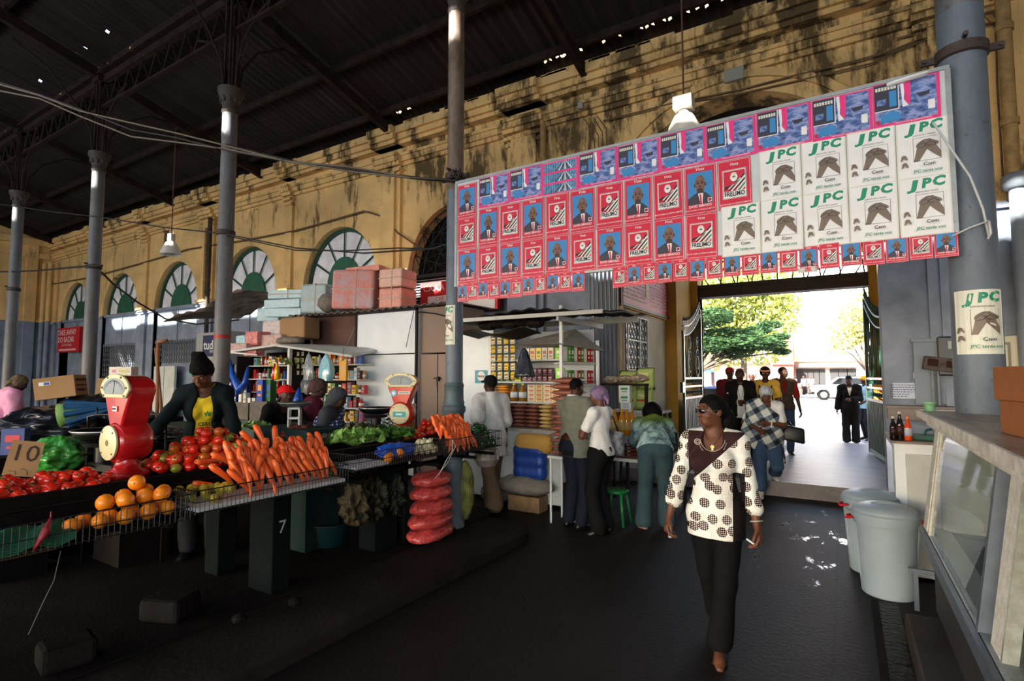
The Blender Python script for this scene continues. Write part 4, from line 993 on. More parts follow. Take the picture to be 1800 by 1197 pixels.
# ---------------------------------------------------------------- counter scales
M_SRED = mat('scale_red_enamel', (176, 22, 26), .25, coat=.5, var=.08); M_CREAMP = mat('cream_enamel', (206, 196, 156), .35, var=.06)
def scale_machine(label, loc, rz, sticker=False, red=M_SRED):
 t = thing('weighing_scale', label, 'scale', loc, rz)
 m = MB(); D = .10
 m.lathe([(.155, 0), (.16, .012), (.15, .03), (.095, .055), (.075, .09), (.07, .16), (.09, .2)], n=28, sx=1.0, sy=.9)
 m.build('base', red, t, smooth=True, angle=50)
 m = MB(); n = 30; vs = []      # round lower housing, axis along y
 m.lathe([(.05, -D*1.15), (.118, -D*1.1), (.138, -D*.8), (.14, D*.8), (.115, D*1.05), (.05, D*1.1)], (0, 0, .24), n=n, M=Matrix.Rotation(R(90), 3, 'X'));
 m.build('housing', red, t, smooth=True, angle=50)
 def fan(w0, w1, zb, zm, zt, k=14):
  return [(-w0, zb), (w0, zb), (w1, zm)]+[(w1*math.cos(a), zm+(zt-zm)*math.sin(a)) for a in [math.pi*i/k for i in range(1, k)]]+[(-w1, zm)]
 m = MB(); m.prism(fan(.06, .185, .30, .60, .70), -.085, .085, M=Matrix(((1, 0, 0, 0), (0, 0, -1, 0), (0, 1, 0, 0), (0, 0, 0, 1))))
 m.build('head', red, t, smooth=True, bev=.014, angle=35)
 MX = Matrix(((1, 0, 0, 0), (0, 0, -1, 0), (0, 1, 0, 0), (0, 0, 0, 1)))
 m = MB(); m.prism(fan(.150, .196, .545, .60, .712), .084, .102, M=MX); fr = m.build('face_frame', M_CREAMP, t, bev=.006)
 m = MB()
 for x, z in ((-.14, .56), (.14, .56), (-.165, .615), (.165, .615), (-.09, .685), (.09, .685)): m.cyl((x, -.1, z), (x, -.107, z), .008, n=8)
 m.build('screw', mat('dull_brass', (110, 96, 60), .5, metal=.6), fr)
 m = MB(); m.prism(fan(.115, .15, .57, .605, .682), .098, .1045, M=MX); di = m.build('dial', mat('dial_paper', (120, 134, 142), .3, var=.08), t)
 m = MB()
 for i in range(25):
  a = R(38+104*i/24); l = .012 if i % 4 else .022; c_, s_ = math.cos(a), math.sin(a)
  m.cyl((.165*c_, -.1055, .52+.15*s_), ((.165-l)*c_, -.1055, .52+(.15-l)*s_), .0012, n=3)
 m.cyl((0, -.106, .575), (.02, -.106, .665), .0015, n=4); m.build('dial_marks', mat('dial_ink', (50, 60, 66), .6), di)
 m = MB(); m.lathe([(.0, 0), (.118, 0), (.118, .012), (.108, .016), (0, .016)], (0, -.112, .24), n=30, M=Matrix.Rotation(R(90), 3, 'X')); dc = m.build('round_plate', M_CREAMP, t, smooth=True, angle=40)
 m = MB()
 for a in (45, 225, 135, 315): m.cyl((.1*math.cos(R(a)), -.127, .24+.1*math.sin(R(a))), (.1*math.cos(R(a)), -.132, .24+.1*math.sin(R(a))), .007, n=6)
 m.lathe([(.018, 0), (.022, .002), (.018, .004)], (0, -.127, .24), n=14, M=Matrix.Rotation(R(90), 3, 'X')); m.build('screw', mat('dull_brass', (110, 96, 60), .5), dc)
 if sticker:
  m = MB(); m.box((0, -.13, .235), (.15, .004, .06)); m.build('label_plate', mat('teal_label', (60, 168, 176), .5), dc)
  m = MB(); m.box((0, -.1335, .235), (.075, .002, .022)); m.build('label_text', mat('label_white', (226, 230, 226), .5), dc)
  m = MB(); m.lathe([(0, 0), (.037, 0), (.037, .003), (0, .003)], (-.085, -.086, .475), n=18, M=Matrix.Rotation(R(90), 3, 'X')); m.build('round_sticker', mat('sticker_blue', (90, 176, 214), .4), t)
  m = MB(); m.lathe([(0, 0), (.02, 0), (.02, .003), (0, .003)], (-.085, -.089, .475), n=14, M=Matrix.Rotation(R(90), 3, 'X')); m.box((.04, -.088, .48), (.14, .003, .03)); m.build('name_plate', mat('label_white', (226, 230, 226), .5), t)
  m = MB(); [m.box((-.012+.017*k, -.0905, .48), (.012, .002, .012)) for k in range(7)]; m.build('name_lettering', mat('dial_ink', (50, 60, 66), .6), t)
 else:
  m = MB(); m.box((.0, -.088, .47), (.07, .004, .04)); m.build('name_plate', M_SRED, t); m = MB(); m.box((.0, -.091, .47), (.06, .003, .032)); m.build('name_plate', mat('label_white', (226, 230, 226), .5), t)
  m = MB(); [m.box((-.022+.0095*k, -.0935, .47), (.006, .002, .013)) for k in range(5)]; m.build('name_lettering', mat('dial_ink', (50, 60, 66), .6), t)
 # platform arm and pan at the side
 px_ = -.33
 m = MB(); m.box((-.2, 0, .05), (.34, .16, .05)); m.lathe([(.12, 0), (.12, .03), (.06, .05), (.06, .16), (.13, .17), (.14, .2)], (px_, 0, .02), n=24); m.build('platform', mat('black_enamel', (20, 20, 20), .35), t, smooth=True, angle=40)
 m = MB(); m.lathe([(.0, .0), (.12, .005), (.17, .03), (.205, .075), (.2, .08), (.165, .04), (.12, .015), (0, .01)], (px_, 0, .225), n=32); pn = m.build('pan', mat('black_pan', (22, 22, 24), .3, metal=.3), t, smooth=True)
 m = MB(); m.tube([(px_+.204*math.cos(a), .204*math.sin(a), .303) for a in [2*math.pi*i/32 for i in range(32)]], .004, 6, closed=True); m.build('pan_rim', mat('worn_steel_rim', (200, 204, 206), .3, metal=.6), pn, smooth=True)
 return t
s1 = P(222, 838, z=TZ+.02)
scale_machine('red weighing scale with cream dial frame standing beside the nearer tomato heaps', (-4.30, 1.83, TZ), R(2))
scale_machine('red weighing scale with blue stickers standing by the farther carrots', (-4.42, 4.73, TZ+.02), R(24), True, mat('scale_orange_red', (196, 44, 26), .3, coat=.4, var=.1))
# ================================================================ figures: one continuous implicit surface per body, garments over it
def nv(*a): return np.array(a, dtype=np.float64)
def unit(v): v = np.asarray(v, float); return v/(np.linalg.norm(v)+1e-9)
class Fld:
 def __init__(s, lo, hi, h):
  s.h = h; s.lo = np.array(lo, float); s.n = np.ceil((np.array(hi)-s.lo)/h).astype(int)+1
  s.V = np.full(tuple(s.n), .5, np.float32)
 def _box(s, lo, hi):
  a = np.clip(np.floor((np.minimum(lo, hi)-s.lo)/s.h).astype(int), 0, s.n-1); b = np.clip(np.ceil((np.maximum(lo, hi)-s.lo)/s.h).astype(int)+1, 1, s.n)
  sl = tuple(slice(a[i], b[i]) for i in range(3))
  ax = [(s.lo[i]+s.h*np.arange(a[i], b[i])).astype(np.float32) for i in range(3)]
  return sl, np.meshgrid(*ax, indexing='ij')
 def _mix(s, sl, d, k, sub):
  V = s.V[sl]
  if V.size == 0: return
  if sub:
   d = -d; h = np.clip(.5-.5*(d-V)/k, 0, 1); s.V[sl] = d*(1-h)+V*h+k*h*(1-h)
  else:
   h = np.clip(.5+.5*(d-V)/k, 0, 1); s.V[sl] = d*(1-h)+V*h-k*h*(1-h)
 def rc(s, a, b, ra, rb, k=.02, sub=False, fl=None):
  a = np.array(a, float); b = np.array(b, float); m = max(ra, rb)+k+3*s.h
  sl, (X, Y, Z) = s._box(np.minimum(a, b)-m, np.maximum(a, b)+m); ba = b-a; L2 = float(ba@ba)+1e-12
  px, py, pz = X-a[0], Y-a[1], Z-a[2]
  t = np.clip((px*ba[0]+py*ba[1]+pz*ba[2])/L2, 0, 1)
  qx, qy, qz = px-t*ba[0], py-t*ba[1], pz-t*ba[2]
  if fl is not None:        # flatten along a unit direction: fl = (dir, factor>1)
   dv, f = fl; q = qx*dv[0]+qy*dv[1]+qz*dv[2]; qx = qx+dv[0]*q*(f-1); qy = qy+dv[1]*q*(f-1); qz = qz+dv[2]*q*(f-1)
  d = np.sqrt(qx*qx+qy*qy+qz*qz)-(ra+t*(rb-ra)); s._mix(sl, d, k, sub); return s
 def ell(s, c, r, Rm=None, k=.02, sub=False):
  c = np.array(c, float); r = np.array(r, float); m = max(r)+k+3*s.h
  sl, (X, Y, Z) = s._box(c-m, c+m); p = np.stack([X-c[0], Y-c[1], Z-c[2]], -1)
  if Rm is not None: p = p @ Rm.astype(np.float32)
  q0 = np.sqrt(((p/r)**2).sum(-1)); q1 = np.sqrt(((p/(r*r))**2).sum(-1))+1e-6
  s._mix(sl, q0*(q0-1)/q1, k, sub); return s
 def cut(s, p, n, k=.004):
  """remove what lies on the side n points to"""
  n = unit(n); X, Y, Z = [ (s.lo[i]+s.h*np.arange(s.n[i])).astype(np.float32) for i in range(3)]
  d = (X[:, None, None]-p[0])*n[0]+(Y[None, :, None]-p[1])*n[1]+(Z[None, None, :]-p[2])*n[2]
  s.V = np.maximum(s.V, d.astype(np.float32)); return s
 def wrinkle(s, amp, f=(18, 18, 9), seed=0):
  X, Y, Z = [ (s.lo[i]+s.h*np.arange(s.n[i])).astype(np.float32) for i in range(3)]
  X = X[:, None, None]; Y = Y[None, :, None]; Z = Z[None, None, :]; q = seed*1.7
  w = np.sin(X*f[0]+Z*f[2]*.7+q+2*np.sin(Z*f[2]*.5+q))*np.sin(Y*f[1]*.8+Z*f[2]*1.3+1.3*q)+.6*np.sin(X*f[0]*1.9-Z*f[2]*1.7+q*3+np.sin(Y*f[1]*1.5))
  s.V = s.V+np.float32(amp)*w.astype(np.float32); return s
 def mesh(s):
  V = s.V; S = V < 0; nx, ny, nz = V.shape
  c = S[:-1, :-1, :-1].astype(np.int8)
  for i in (0, 1):
   for j in (0, 1):
    for k in (0, 1):
     if i+j+k: c = c+S[i:nx-1+i, j:ny-1+j, k:nz-1+k]
  act = np.argwhere((c > 0) & (c < 8))
  if len(act) == 0: return None
  idx = np.full(c.shape, -1, np.int32); idx[act[:, 0], act[:, 1], act[:, 2]] = np.arange(len(act))
  acc = np.zeros((len(act), 3)); cnt = np.zeros(len(act))
  offs = [(i, j, k) for i in (0, 1) for j in (0, 1) for k in (0, 1)]
  val = {o: V[act[:, 0]+o[0], act[:, 1]+o[1], act[:, 2]+o[2]].astype(float) for o in offs}
  for o in offs:
   for ax in range(3):
    if o[ax] == 0:
     o2 = list(o); o2[ax] = 1; o2 = tuple(o2); a, b = val[o], val[o2]; m = (a < 0) != (b < 0)
     t = np.where(m, a/np.where(m, a-b, 1), 0); p = np.tile(np.array(o, float), (len(act), 1)); p[:, ax] += t
     acc[m] += p[m]; cnt[m] += 1
  vs = s.lo+s.h*(act+acc/cnt[:, None])
  F = []
  for ax in range(3):
   u, v = (ax+1) % 3, (ax+2) % 3
   sl0 = [slice(1, -1)]*3; sl0[ax] = slice(0, -1); sl1 = list(sl0); sl1[ax] = slice(1, None)
   A, B = S[tuple(sl0)], S[tuple(sl1)]; e = np.argwhere(A != B)
   if len(e) == 0: continue
   flip = A[e[:, 0], e[:, 1], e[:, 2]]
   base = e.copy(); base[:, u] += 1; base[:, v] += 1
   q = []
   for du, dv in ((0, 0), (-1, 0), (-1, -1), (0, -1)):
    w = base.copy(); w[:, u] += du; w[:, v] += dv; q.append(idx[w[:, 0], w[:, 1], w[:, 2]])
   q = np.stack(q, 1); q[~flip] = q[~flip][:, ::-1]; F.append(q[(q >= 0).all(1)])
  return vs, np.concatenate(F)
 def build(s, name, mats, parent=None, smooth_it=1):
  r = s.mesh()
  if r is None: return None
  vs, fs = r; me = bpy.data.meshes.new(name)
  me.vertices.add(len(vs)); me.vertices.foreach_set('co', vs.astype(np.float32).ravel())
  me.loops.add(len(fs)*4); me.loops.foreach_set('vertex_index', fs.astype(np.int32).ravel())
  me.polygons.add(len(fs)); me.polygons.foreach_set('loop_start', np.arange(0, len(fs)*4, 4, dtype=np.int32))
  me.update(calc_edges=True); me.validate()
  if not isinstance(mats, (list, tuple)): mats = [mats]
  for m in mats: me.materials.append(m)
  me.polygons.foreach_set('use_smooth', [True]*len(me.polygons))
  o = bpy.data.objects.new(name, me); COL.objects.link(o)
  if parent is not None: o.parent = parent
  if smooth_it: md = o.modifiers.new('sm', 'SMOOTH'); md.factor = .5; md.iterations = smooth_it
  return o
def ik(a, b, l1, l2, hint):
 a = np.array(a, float); b = np.array(b, float); d = b-a; D = np.linalg.norm(d)
 if D > (l1+l2)*.998: b = a+d/D*(l1+l2)*.998; d = b-a; D = np.linalg.norm(d)
 x = (l1*l1-l2*l2+D*D)/(2*D); h = math.sqrt(max(0, l1*l1-x*x)); u = d/D; w = np.array(hint, float); w = w-u*(w@u); w = unit(w)
 return a+u*x+w*h, b
def rotm(ax, ang):
 return np.array(Matrix.Rotation(ang, 3, ax))
SKIN = {}
def skin(c):
 return mat('skin_%d_%d_%d' % c, c, .5, var=.10, vscale=9, bump=.15, bscale=60, spec=.4)
class Fig:
 """pose of a person facing local -Y; joints in metres"""
 def __init__(s, H=1.68, sex='f', build=1.0, lean=0., side=0., twist=0., curve=0., head=(0, 0, 0), hands=None, elbows=None, ankles=None, knees=None, toes=None, pel=None, h=.0065, curl=.5, palms=None, neckf=0):
  k = H/1.70; s.k = k; s.H = H; s.sex = sex; s.b = build; s.h = h
  hp = np.array(pel if pel is not None else (0, 0, .93*k), float); s.pel = hp
  Rl = rotm('Z', R(twist)) @ rotm('Y', R(side)) @ rotm('X', R(lean)); s.Rt = Rl
  Rm_ = rotm('Z', R(twist)) @ rotm('Y', R(side)) @ rotm('X', R(lean+curve)); s.Ru = Rm_
  s.waist = hp+Rl @ nv(0, 0, .15*k); s.chest = s.waist+Rm_ @ nv(0, -.005, .19*k); s.nb = s.waist+Rm_ @ nv(0, .012, .375*k)
  sw = (.158 if sex == 'f' else .172)*k*(1+.5*(build-1)); s.sw = sw
  s.sh = [s.waist+Rm_ @ nv(q*sw, .0, .318*k) for q in (1, -1)]
  s.Rh = Rm_ @ rotm('X', R(-(lean+curve)*.55)) @ rotm('Z', R(head[0])) @ rotm('X', R(head[1])) @ rotm('Y', R(head[2])) if (lean+curve) < 75 else rotm('Z', R(twist+head[0])) @ rotm('X', R(head[1]))
  s.ht = s.nb+Rm_ @ nv(0, -.012-neckf, .045*k); s.hc = s.ht+s.Rh @ nv(0, -.02, .105*k)
  s.hips = [hp+rotm('Z', R(twist*.4)) @ nv(q*.088*k, 0, -.02*k) for q in (1, -1)]
  if ankles is None: ankles = [(.10*k, .02, .075), (-.10*k, .02, .075)]
  s.an = []; s.kn = []
  for i in (0, 1):
   kh = knees[i] if knees else (.1*(1-2*i), -1, 0); a, b = ik(s.hips[i], ankles[i], .425*k, .425*k, kh); s.kn.append(a); s.an.append(b)
  s.toes = toes or [(.25, -1, -.18), (-.25, -1, -.18)]
  if hands is None: hands = [(sw+.07, -.03, .80*k), (-sw-.07, -.03, .80*k)]
  s.el = []; s.wr = []
  for i in (0, 1):
   eh = elbows[i] if elbows else (.35*(1-2*i), 1, -.1); a, b = ik(s.sh[i], hands[i], .29*k, .25*k, eh); s.el.append(a); s.wr.append(b)
  s.palms = palms or [(-1, 0, 0), (1, 0, 0)]; s.curl = curl if hasattr(curl, '__len__') else (curl, curl)
 def bounds(s, pad=.12):
  pts = np.array([s.pel, s.waist, s.chest, s.nb, s.hc+nv(0, 0, .05), s.hc-nv(0, 0, .05)]+s.sh+s.el+s.wr+s.kn+s.an+[s.wr[i]+.2*unit(s.wr[i]-s.el[i]) for i in (0, 1)])
  return pts.min(0)-pad, pts.max(0)+pad
 def fld(s, pad=.13, h=None, pts=None, p2=None):
  if pts is None: lo, hi = s.bounds(pad)
  else: a = np.array(pts); lo, hi = a.min(0)-(p2 or pad), a.max(0)+(p2 or pad)
  return Fld(lo, hi, h or s.h)
 def torso(s, F, t=0., bust=1.0, hipw=1.0, belly=0.):
  k = s.k; b = s.b; f = s.sex == 'f'
  F.ell(s.pel+s.Rt @ nv(0, .01, .02*k), ((.158 if f else .150)*k*b*hipw+t, .112*k*b+t, .115*k+t), s.Rt, .05)
  for q in (1, -1): F.ell(s.pel+s.Rt @ nv(q*.07*k, .055*k, -.02*k), (.075*k*b+t*.6, .07*k*b+t*.6, .085*k), s.Rt, .04)
  F.ell(s.waist+s.Rt @ nv(0, 0, 0), ((.122 if f else .138)*k*b+t, .092*k*b+t+belly*.4, .13*k), s.Rt, .06)
  if belly: F.ell(s.waist+s.Rt @ nv(0, -.06*k, -.03*k), (.11*k*b+t, .07*k+belly+t, .11*k), s.Rt, .05)
  F.ell(s.chest, ((.138 if f else .152)*k*b+t, .098*k*b+t, .155*k+t*.5), s.Ru, .05)
  if f and bust:
   for q in (1, -1): F.ell(s.chest+s.Ru @ nv(q*.066*k, -.066*k, -.005*k), (.058*k*b*bust+t, .058*k*b*bust+t, .06*k*b+t), s.Ru, .03)
  F.rc(s.sh[0]+s.Ru @ nv(-.03, 0, -.004), s.sh[1]+s.Ru @ nv(.03, 0, -.004), .050*k*b+t, .050*k*b+t, .04)
  for q in (0, 1): F.rc(s.nb+s.Ru @ nv((.03, -.03)[q], .008, -.008), s.sh[q]+s.Ru @ nv(0, 0, .006), .042*k+t, .036*k+t, .04)
  F.rc(s.nb+s.Ru @ nv(0, .01, -.03*k), s.nb+s.Ru @ nv(0, 0, .015), .075*k+t, .05*k+t*.6, .04)
 def arm(s, F, i, t=0., frac=2.0, k_=.03, flare=0.):
  """frac: 1 = to the elbow, 2 = to the wrist"""
  b = s.b; k = s.k; e, w, a = s.el[i], s.wr[i], s.sh[i]
  r = [.050*b, .040*b, .036*b, .024]
  f1 = min(1, frac); F.ell(a, (.055*k*b+t, .052*k*b+t, .055*k+t), s.Ru, .03)
  F.rc(a, a+(e-a)*f1, r[0]*k+t, (r[0]+(r[1]-r[0])*f1)*k+t+(flare if frac <= 1 else 0), k_)
  if frac > 1:
   f2 = frac-1; F.rc(e, e+(w-e)*f2, r[2]*k*1.05+t, (r[2]+(r[3]-r[2])*f2)*k+t+flare, .02)
 def leg(s, F, i, t=0., frac=2.0, flare=0.):
  b = s.b; k = s.k; f = s.sex == 'f'; a, e, w = s.hips[i], s.kn[i], s.an[i]
  r = [(.086 if f else .080)*b, .055*b, .052*b, .034]
  F.rc(a, a+(e-a)*min(1, frac), r[0]*k+t, (r[0]+(r[1]-r[0])*min(1, frac))*k+t, .04)
  if frac > 1: F.rc(e, e+(w-e)*(frac-1), r[2]*k+t, (r[2]+(r[3]-r[2])*(frac-1))*k+t+flare, .03)
  if frac > 1.5 and t == 0: F.ell(e+(w-e)*.28+unit(np.cross(w-e, (1, 0, 0)))*0, (.045*k*b, .05*k*b, .09*k), None, .03)
 def hand(s, F, i):
  k = s.k*.98; w = s.wr[i]; d = unit(w-s.el[i]); pn = np.array(s.palms[i], float); pn = unit(pn-d*(pn@d)); side = unit(np.cross(d, pn))*(1 if i == 0 else -1)
  # side points towards the thumb
  if side @ nv(0, -1, 0) < 0 and abs(pn[1]) < .5: side = -side
  c = w+d*.05*k; F.rc(w-d*.01, w+d*.02*k, .026*k, .03*k, .015, fl=(pn, 1.35))
  F.rc(w+d*.025*k, w+d*.075*k, .036*k, .040*k, .015, fl=(pn, 2.2))
  cu = s.curl[i]; L = [.038, .044, .041, .033]
  for j in range(4):
   off = (1.5-j)*.0205*k; base = w+d*(.085-.004*abs(j-1))*k+side*off; dd = unit(d+side*(1.5-j)*.07)
   a1 = cu*.7+.06*j; a2 = a1+cu*.9; a3 = a2+cu*.6; p = base
   for L_, a, r0, r1 in ((L[j], a1, .0098, .0092), (L[j]*.68, a2, .0092, .0085), (L[j]*.55, a3, .0085, .0074)):
    q = p+(dd*math.cos(a)+pn*math.sin(a))*L_*k; F.rc(p, q, r0*k, r1*k, .004); p = q
  p = w+d*.03*k+side*.03*k; q = p+unit(d*.75+side*.6+pn*.35)*.045*k; F.rc(p, q, .0145*k, .0115*k, .01)
  F.rc(q, q+unit(d*.9+side*.15+pn*.4)*.032*k, .0112*k, .009*k, .005)
  return c, d, pn, side
 def headf(s, F, jaw=1.0):
  k = s.k*.98; Rh = s.Rh; c = s.hc
  def p(x, y, z): return c+Rh @ (nv(x, y, z)*k)
  F.rc(s.nb+s.Ru @ nv(0, .008, -.01), s.ht+Rh @ nv(0, .0, .04), .056*k, .053*k, .02)
  F.ell(p(0, .018, .022), (.074*k, .093*k, .085*k), Rh, .02)
  F.ell(p(0, -.02, -.03), (.060*k, .068*k, .078*k), Rh, .025)
  F.ell(p(0, -.042, -.078), (.038*k*jaw, .038*k, .03*k), Rh, .02)
  for q in (1, -1):
   F.ell(p(q*.036, -.052, -.03), (.026*k, .024*k, .026*k), Rh, .012)           # cheek
   F.ell(p(q*.030, -.090, .006), (.0165*k, .013*k, .0115*k), Rh, .008, sub=True)  # eye socket
   F.ell(p(q*.030, -.0715, .005), (.0145*k, .013*k, .0105*k), Rh, .004)           # lid
   F.rc(p(q*.012, -.080, .026), p(q*.044, -.068, .028), .008*k, .007*k, .010)
   F.ell(p(q*.076, .012, -.006), (.0085*k, .019*k, .029*k), Rh @ rotm('Z', -.3*q), .006)
   F.ell(p(q*.0145, -.0915, -.030), (.0095*k, .010*k, .0085*k), Rh, .006)          # nostril wing
  F.rc(p(0, -.080, .014), p(0, -.098, -.024), .0085*k, .0115*k, .012)
  F.ell(p(0, -.083, -.0525), (.0235*k, .013*k, .0072*k), Rh, .004); F.ell(p(0, -.080, -.0655), (.021*k, .013*k, .0078*k), Rh, .004)
  F.ell(p(0, -.0975, -.0592), (.022*k, .008*k, .0014*k), Rh, .002, sub=True)
 def body(s, name, tone, parent, bare_feet=False, extra=None):
  F = s.fld(); s.torso(F, -.006)
  for i in (0, 1): s.arm(F, i, 0); s.leg(F, i, -.004); s.hand(F, i); s.foot(F, i)
  s.headf(F)
  if extra: extra(F)
  return F.build('body', skin(tone), parent, 1)
 def foot(s, F, i, t=0.):
  k = s.k; a = s.an[i]; td = unit(s.toes[i]); dn = unit(np.cross(np.cross(td, nv(0, 0, -1)), td));
  heel = a-td*.03*k+dn*.042*k
  F.rc(a, heel, .034*k+t, .030*k+t, .02); F.rc(heel, a+td*.11*k+dn*.052*k, .028*k+t, .030*k+t, .03); F.rc(a+dn*.02*k, a+td*.12*k+dn*.05*k, .03*k+t, .024*k+t, .03, fl=(dn, 1.2))
  F.rc(a+td*.1*k+dn*.055*k, a+td*.165*k+dn*.058*k, .036*k+t, .026*k+t, .02, fl=(dn, 1.5))
 def shoes(s, m, parent, t=.009, name='shoe', h=None, top=.02):
  for i in (0, 1):
   a = s.an[i]; td = unit(s.toes[i]); dn = unit(np.cross(np.cross(td, nv(0, 0, -1)), td)); F = s.fld(pts=[a-td*.06, a+td*.2, a+dn*.09], p2=.07, h=h or s.h)
   s.foot(F, i, t); F.cut(a-dn*top+td*0, -dn); F.cut(a+dn*.083*s.k, dn); F.build(name, m, parent)
 def eyes(s, parent, glasses=False):
  k = s.k*.98
  for q in (1, -1):
   m = MB(); c = s.hc+s.Rh @ (nv(q*.030, -.0762, .004)*k); m.ell(c, (.0105*k,)*3, 10); e = m.build('eye', mat('eye_white', (140, 130, 120), .3), parent, smooth=True)
   m = MB(); c = s.hc+s.Rh @ (nv(q*.030, -.0835, .004)*k); m.ell(c, (.0052*k, .0042*k, .0052*k), 8, M=Matrix(s.Rh.tolist())); m.build('iris', mat('dark_iris', (22, 14, 10), .2), e, smooth=True)
   m = MB(); a = [s.hc+s.Rh @ (nv(q*x, -.083+abs(x-.03)*.5, .0265+z)*k) for x, z in ((.014, 0), (.022, .004), (.032, .005), (.044, .001))]; m.tube(a, [.0022, .003, .003, .0015], 5); m.build('eyebrow', M_HAIR, parent)
  m = MB()
  m.tube([s.hc+s.Rh @ (nv(x, -.0955+abs(x)*.45, z)*k) for x, z in ((-.022, -.059), (-.01, -.0535), (0, -.0545), (.01, -.0535), (.022, -.059))], [.0025, .0048, .005, .0048, .0025], 6)
  m.tube([s.hc+s.Rh @ (nv(x, -.0925+abs(x)*.45, z)*k) for x, z in ((-.019, -.0625), (-.008, -.0665), (.008, -.0665), (.019, -.0625))], [.0025, .0052, .0052, .0025], 6)
  m.build('lips', mat('dark_lips', (96, 50, 44), .45), parent, smooth=True)
 def hair(s, parent, m=None, vol=.0, low=-.02, front=.045, back=None, name='hair', extra=None, h=None):
  k = s.k*.98; c = s.hc; Rh = s.Rh; F = s.fld(pts=[c, c+Rh @ nv(0, .1, -.1)], p2=.2, h=h or s.h)
  F.ell(c+Rh @ (nv(0, .022, .026)*k), (.080*k+vol, .098*k+vol, .089*k+vol), Rh, .02)
  F.cut(c+Rh @ (nv(0, -.062, front)*k), Rh @ nv(0, -.85, -.55)); F.cut(c+Rh @ (nv(0, 0, low)*k), Rh @ nv(0, -.55, -.8))
  if extra: extra(F, lambda x, y, z: c+Rh @ (nv(x, y, z)*k), Rh)
  F.wrinkle(.0022, (90, 90, 60), 3); return F.build(name, m or M_HAIR, parent)
M_HAIR = mat('black_hair', (9, 8, 8), .7, bump=.5, bscale=90, spec=.2)
def cloth(name, col, rough=.85, **kw):
 kw.setdefault('var', .1); kw.setdefault('vscale', 14); return mat(name, col, rough, bump=.25, bscale=70, spec=.25, **kw)
def shirt(f, m, parent, t=.016, sleeve=.8, hem=-.02, neck=.07, neckdrop=.03, name='shirt', wr=.003, flare=.006, hemflare=0., open_front=False, bust=1.0, belly=0, seed=1, hipw=1.0, vneck=0., h=None, extra=None, armflare=.006):
 F = f.fld(h=h); f.torso(F, t, bust=bust, belly=belly, hipw=hipw)
 if hemflare or hem < -.06:
  F.rc(f.waist, f.pel+f.Rt @ nv(0, .005, hem), .11*f.b*f.k+t, .135*f.b*f.k+t+hemflare, .05, fl=(f.Rt @ nv(0, 1, 0), 1.22))
 if hem < -.03:
  for i in (0, 1): f.leg(F, i, t+.004, .55)
 if sleeve > 0:
  for i in (0, 1): f.arm(F, i, t-.006, sleeve, flare=armflare)
 if extra: extra(F)
 F.wrinkle(wr, (26, 26, 13), seed)
 F.cut(f.pel+f.Rt @ nv(0, 0, hem), f.Rt @ nv(0, 0, -1))
 F.cut(f.nb+f.Ru @ nv(0, 0, .05), f.Ru @ nv(0, -.25, 1))
 F.rc(f.nb+f.Ru @ nv(0, -.02, -.01-neckdrop*.5), f.nb+f.Ru @ nv(0, 0, .1), neck, neck+.02, .004, sub=True)
 if neckdrop > .03: F.ell(f.nb+f.Ru @ nv(0, -.09, -.02), (neck+.008, .07, neckdrop+.02), f.Ru, .01, sub=True)
 if vneck:
  F.rc(f.nb+f.Ru @ nv(0, -.11, 0), f.nb+f.Ru @ nv(0, -.14, -vneck), .06, .012, .01, sub=True)
 if sleeve > 1:
  pass
 elif sleeve > 0:
  for i in (0, 1):
   e = f.sh[i]+(f.el[i]-f.sh[i])*(sleeve+.06)
 return F.build(name, m, parent)
def trousers(f, m, parent, t=.014, frac=1.96, flare=.012, waist=.07, name='trousers', wr=.003, seed=2, h=None, hipw=1.0):
 F = f.fld(h=h, pts=[f.pel+nv(0, 0, .15)]+f.kn+f.an+f.hips, p2=.22); f.torso(F, t-.007, bust=0, hipw=hipw)
 for i in (0, 1): f.leg(F, i, t, frac, flare)
 F.wrinkle(wr, (20, 20, 11), seed); F.cut(f.pel+f.Rt @ nv(0, 0, waist), f.Rt @ nv(0, 0, 1)); F.cut((0, 0, .045), (0, 0, -1))
 return F.build(name, m, parent)
def person(label, loc, rz, group=None):
 return thing('person', label, 'person', loc, R(rz), group)
# ================================================================ the people
BLACKC = cloth('black_cloth', (20, 20, 22)); DENIM = cloth('blue_denim', (58, 82, 118)); SHOE = mat('black_shoe', (14, 13, 13), .35);
SK1, SK2, SK3 = (94, 58, 42), (72, 44, 34), (112, 72, 52)
def rest_hand(f, i): return f.wr[i]
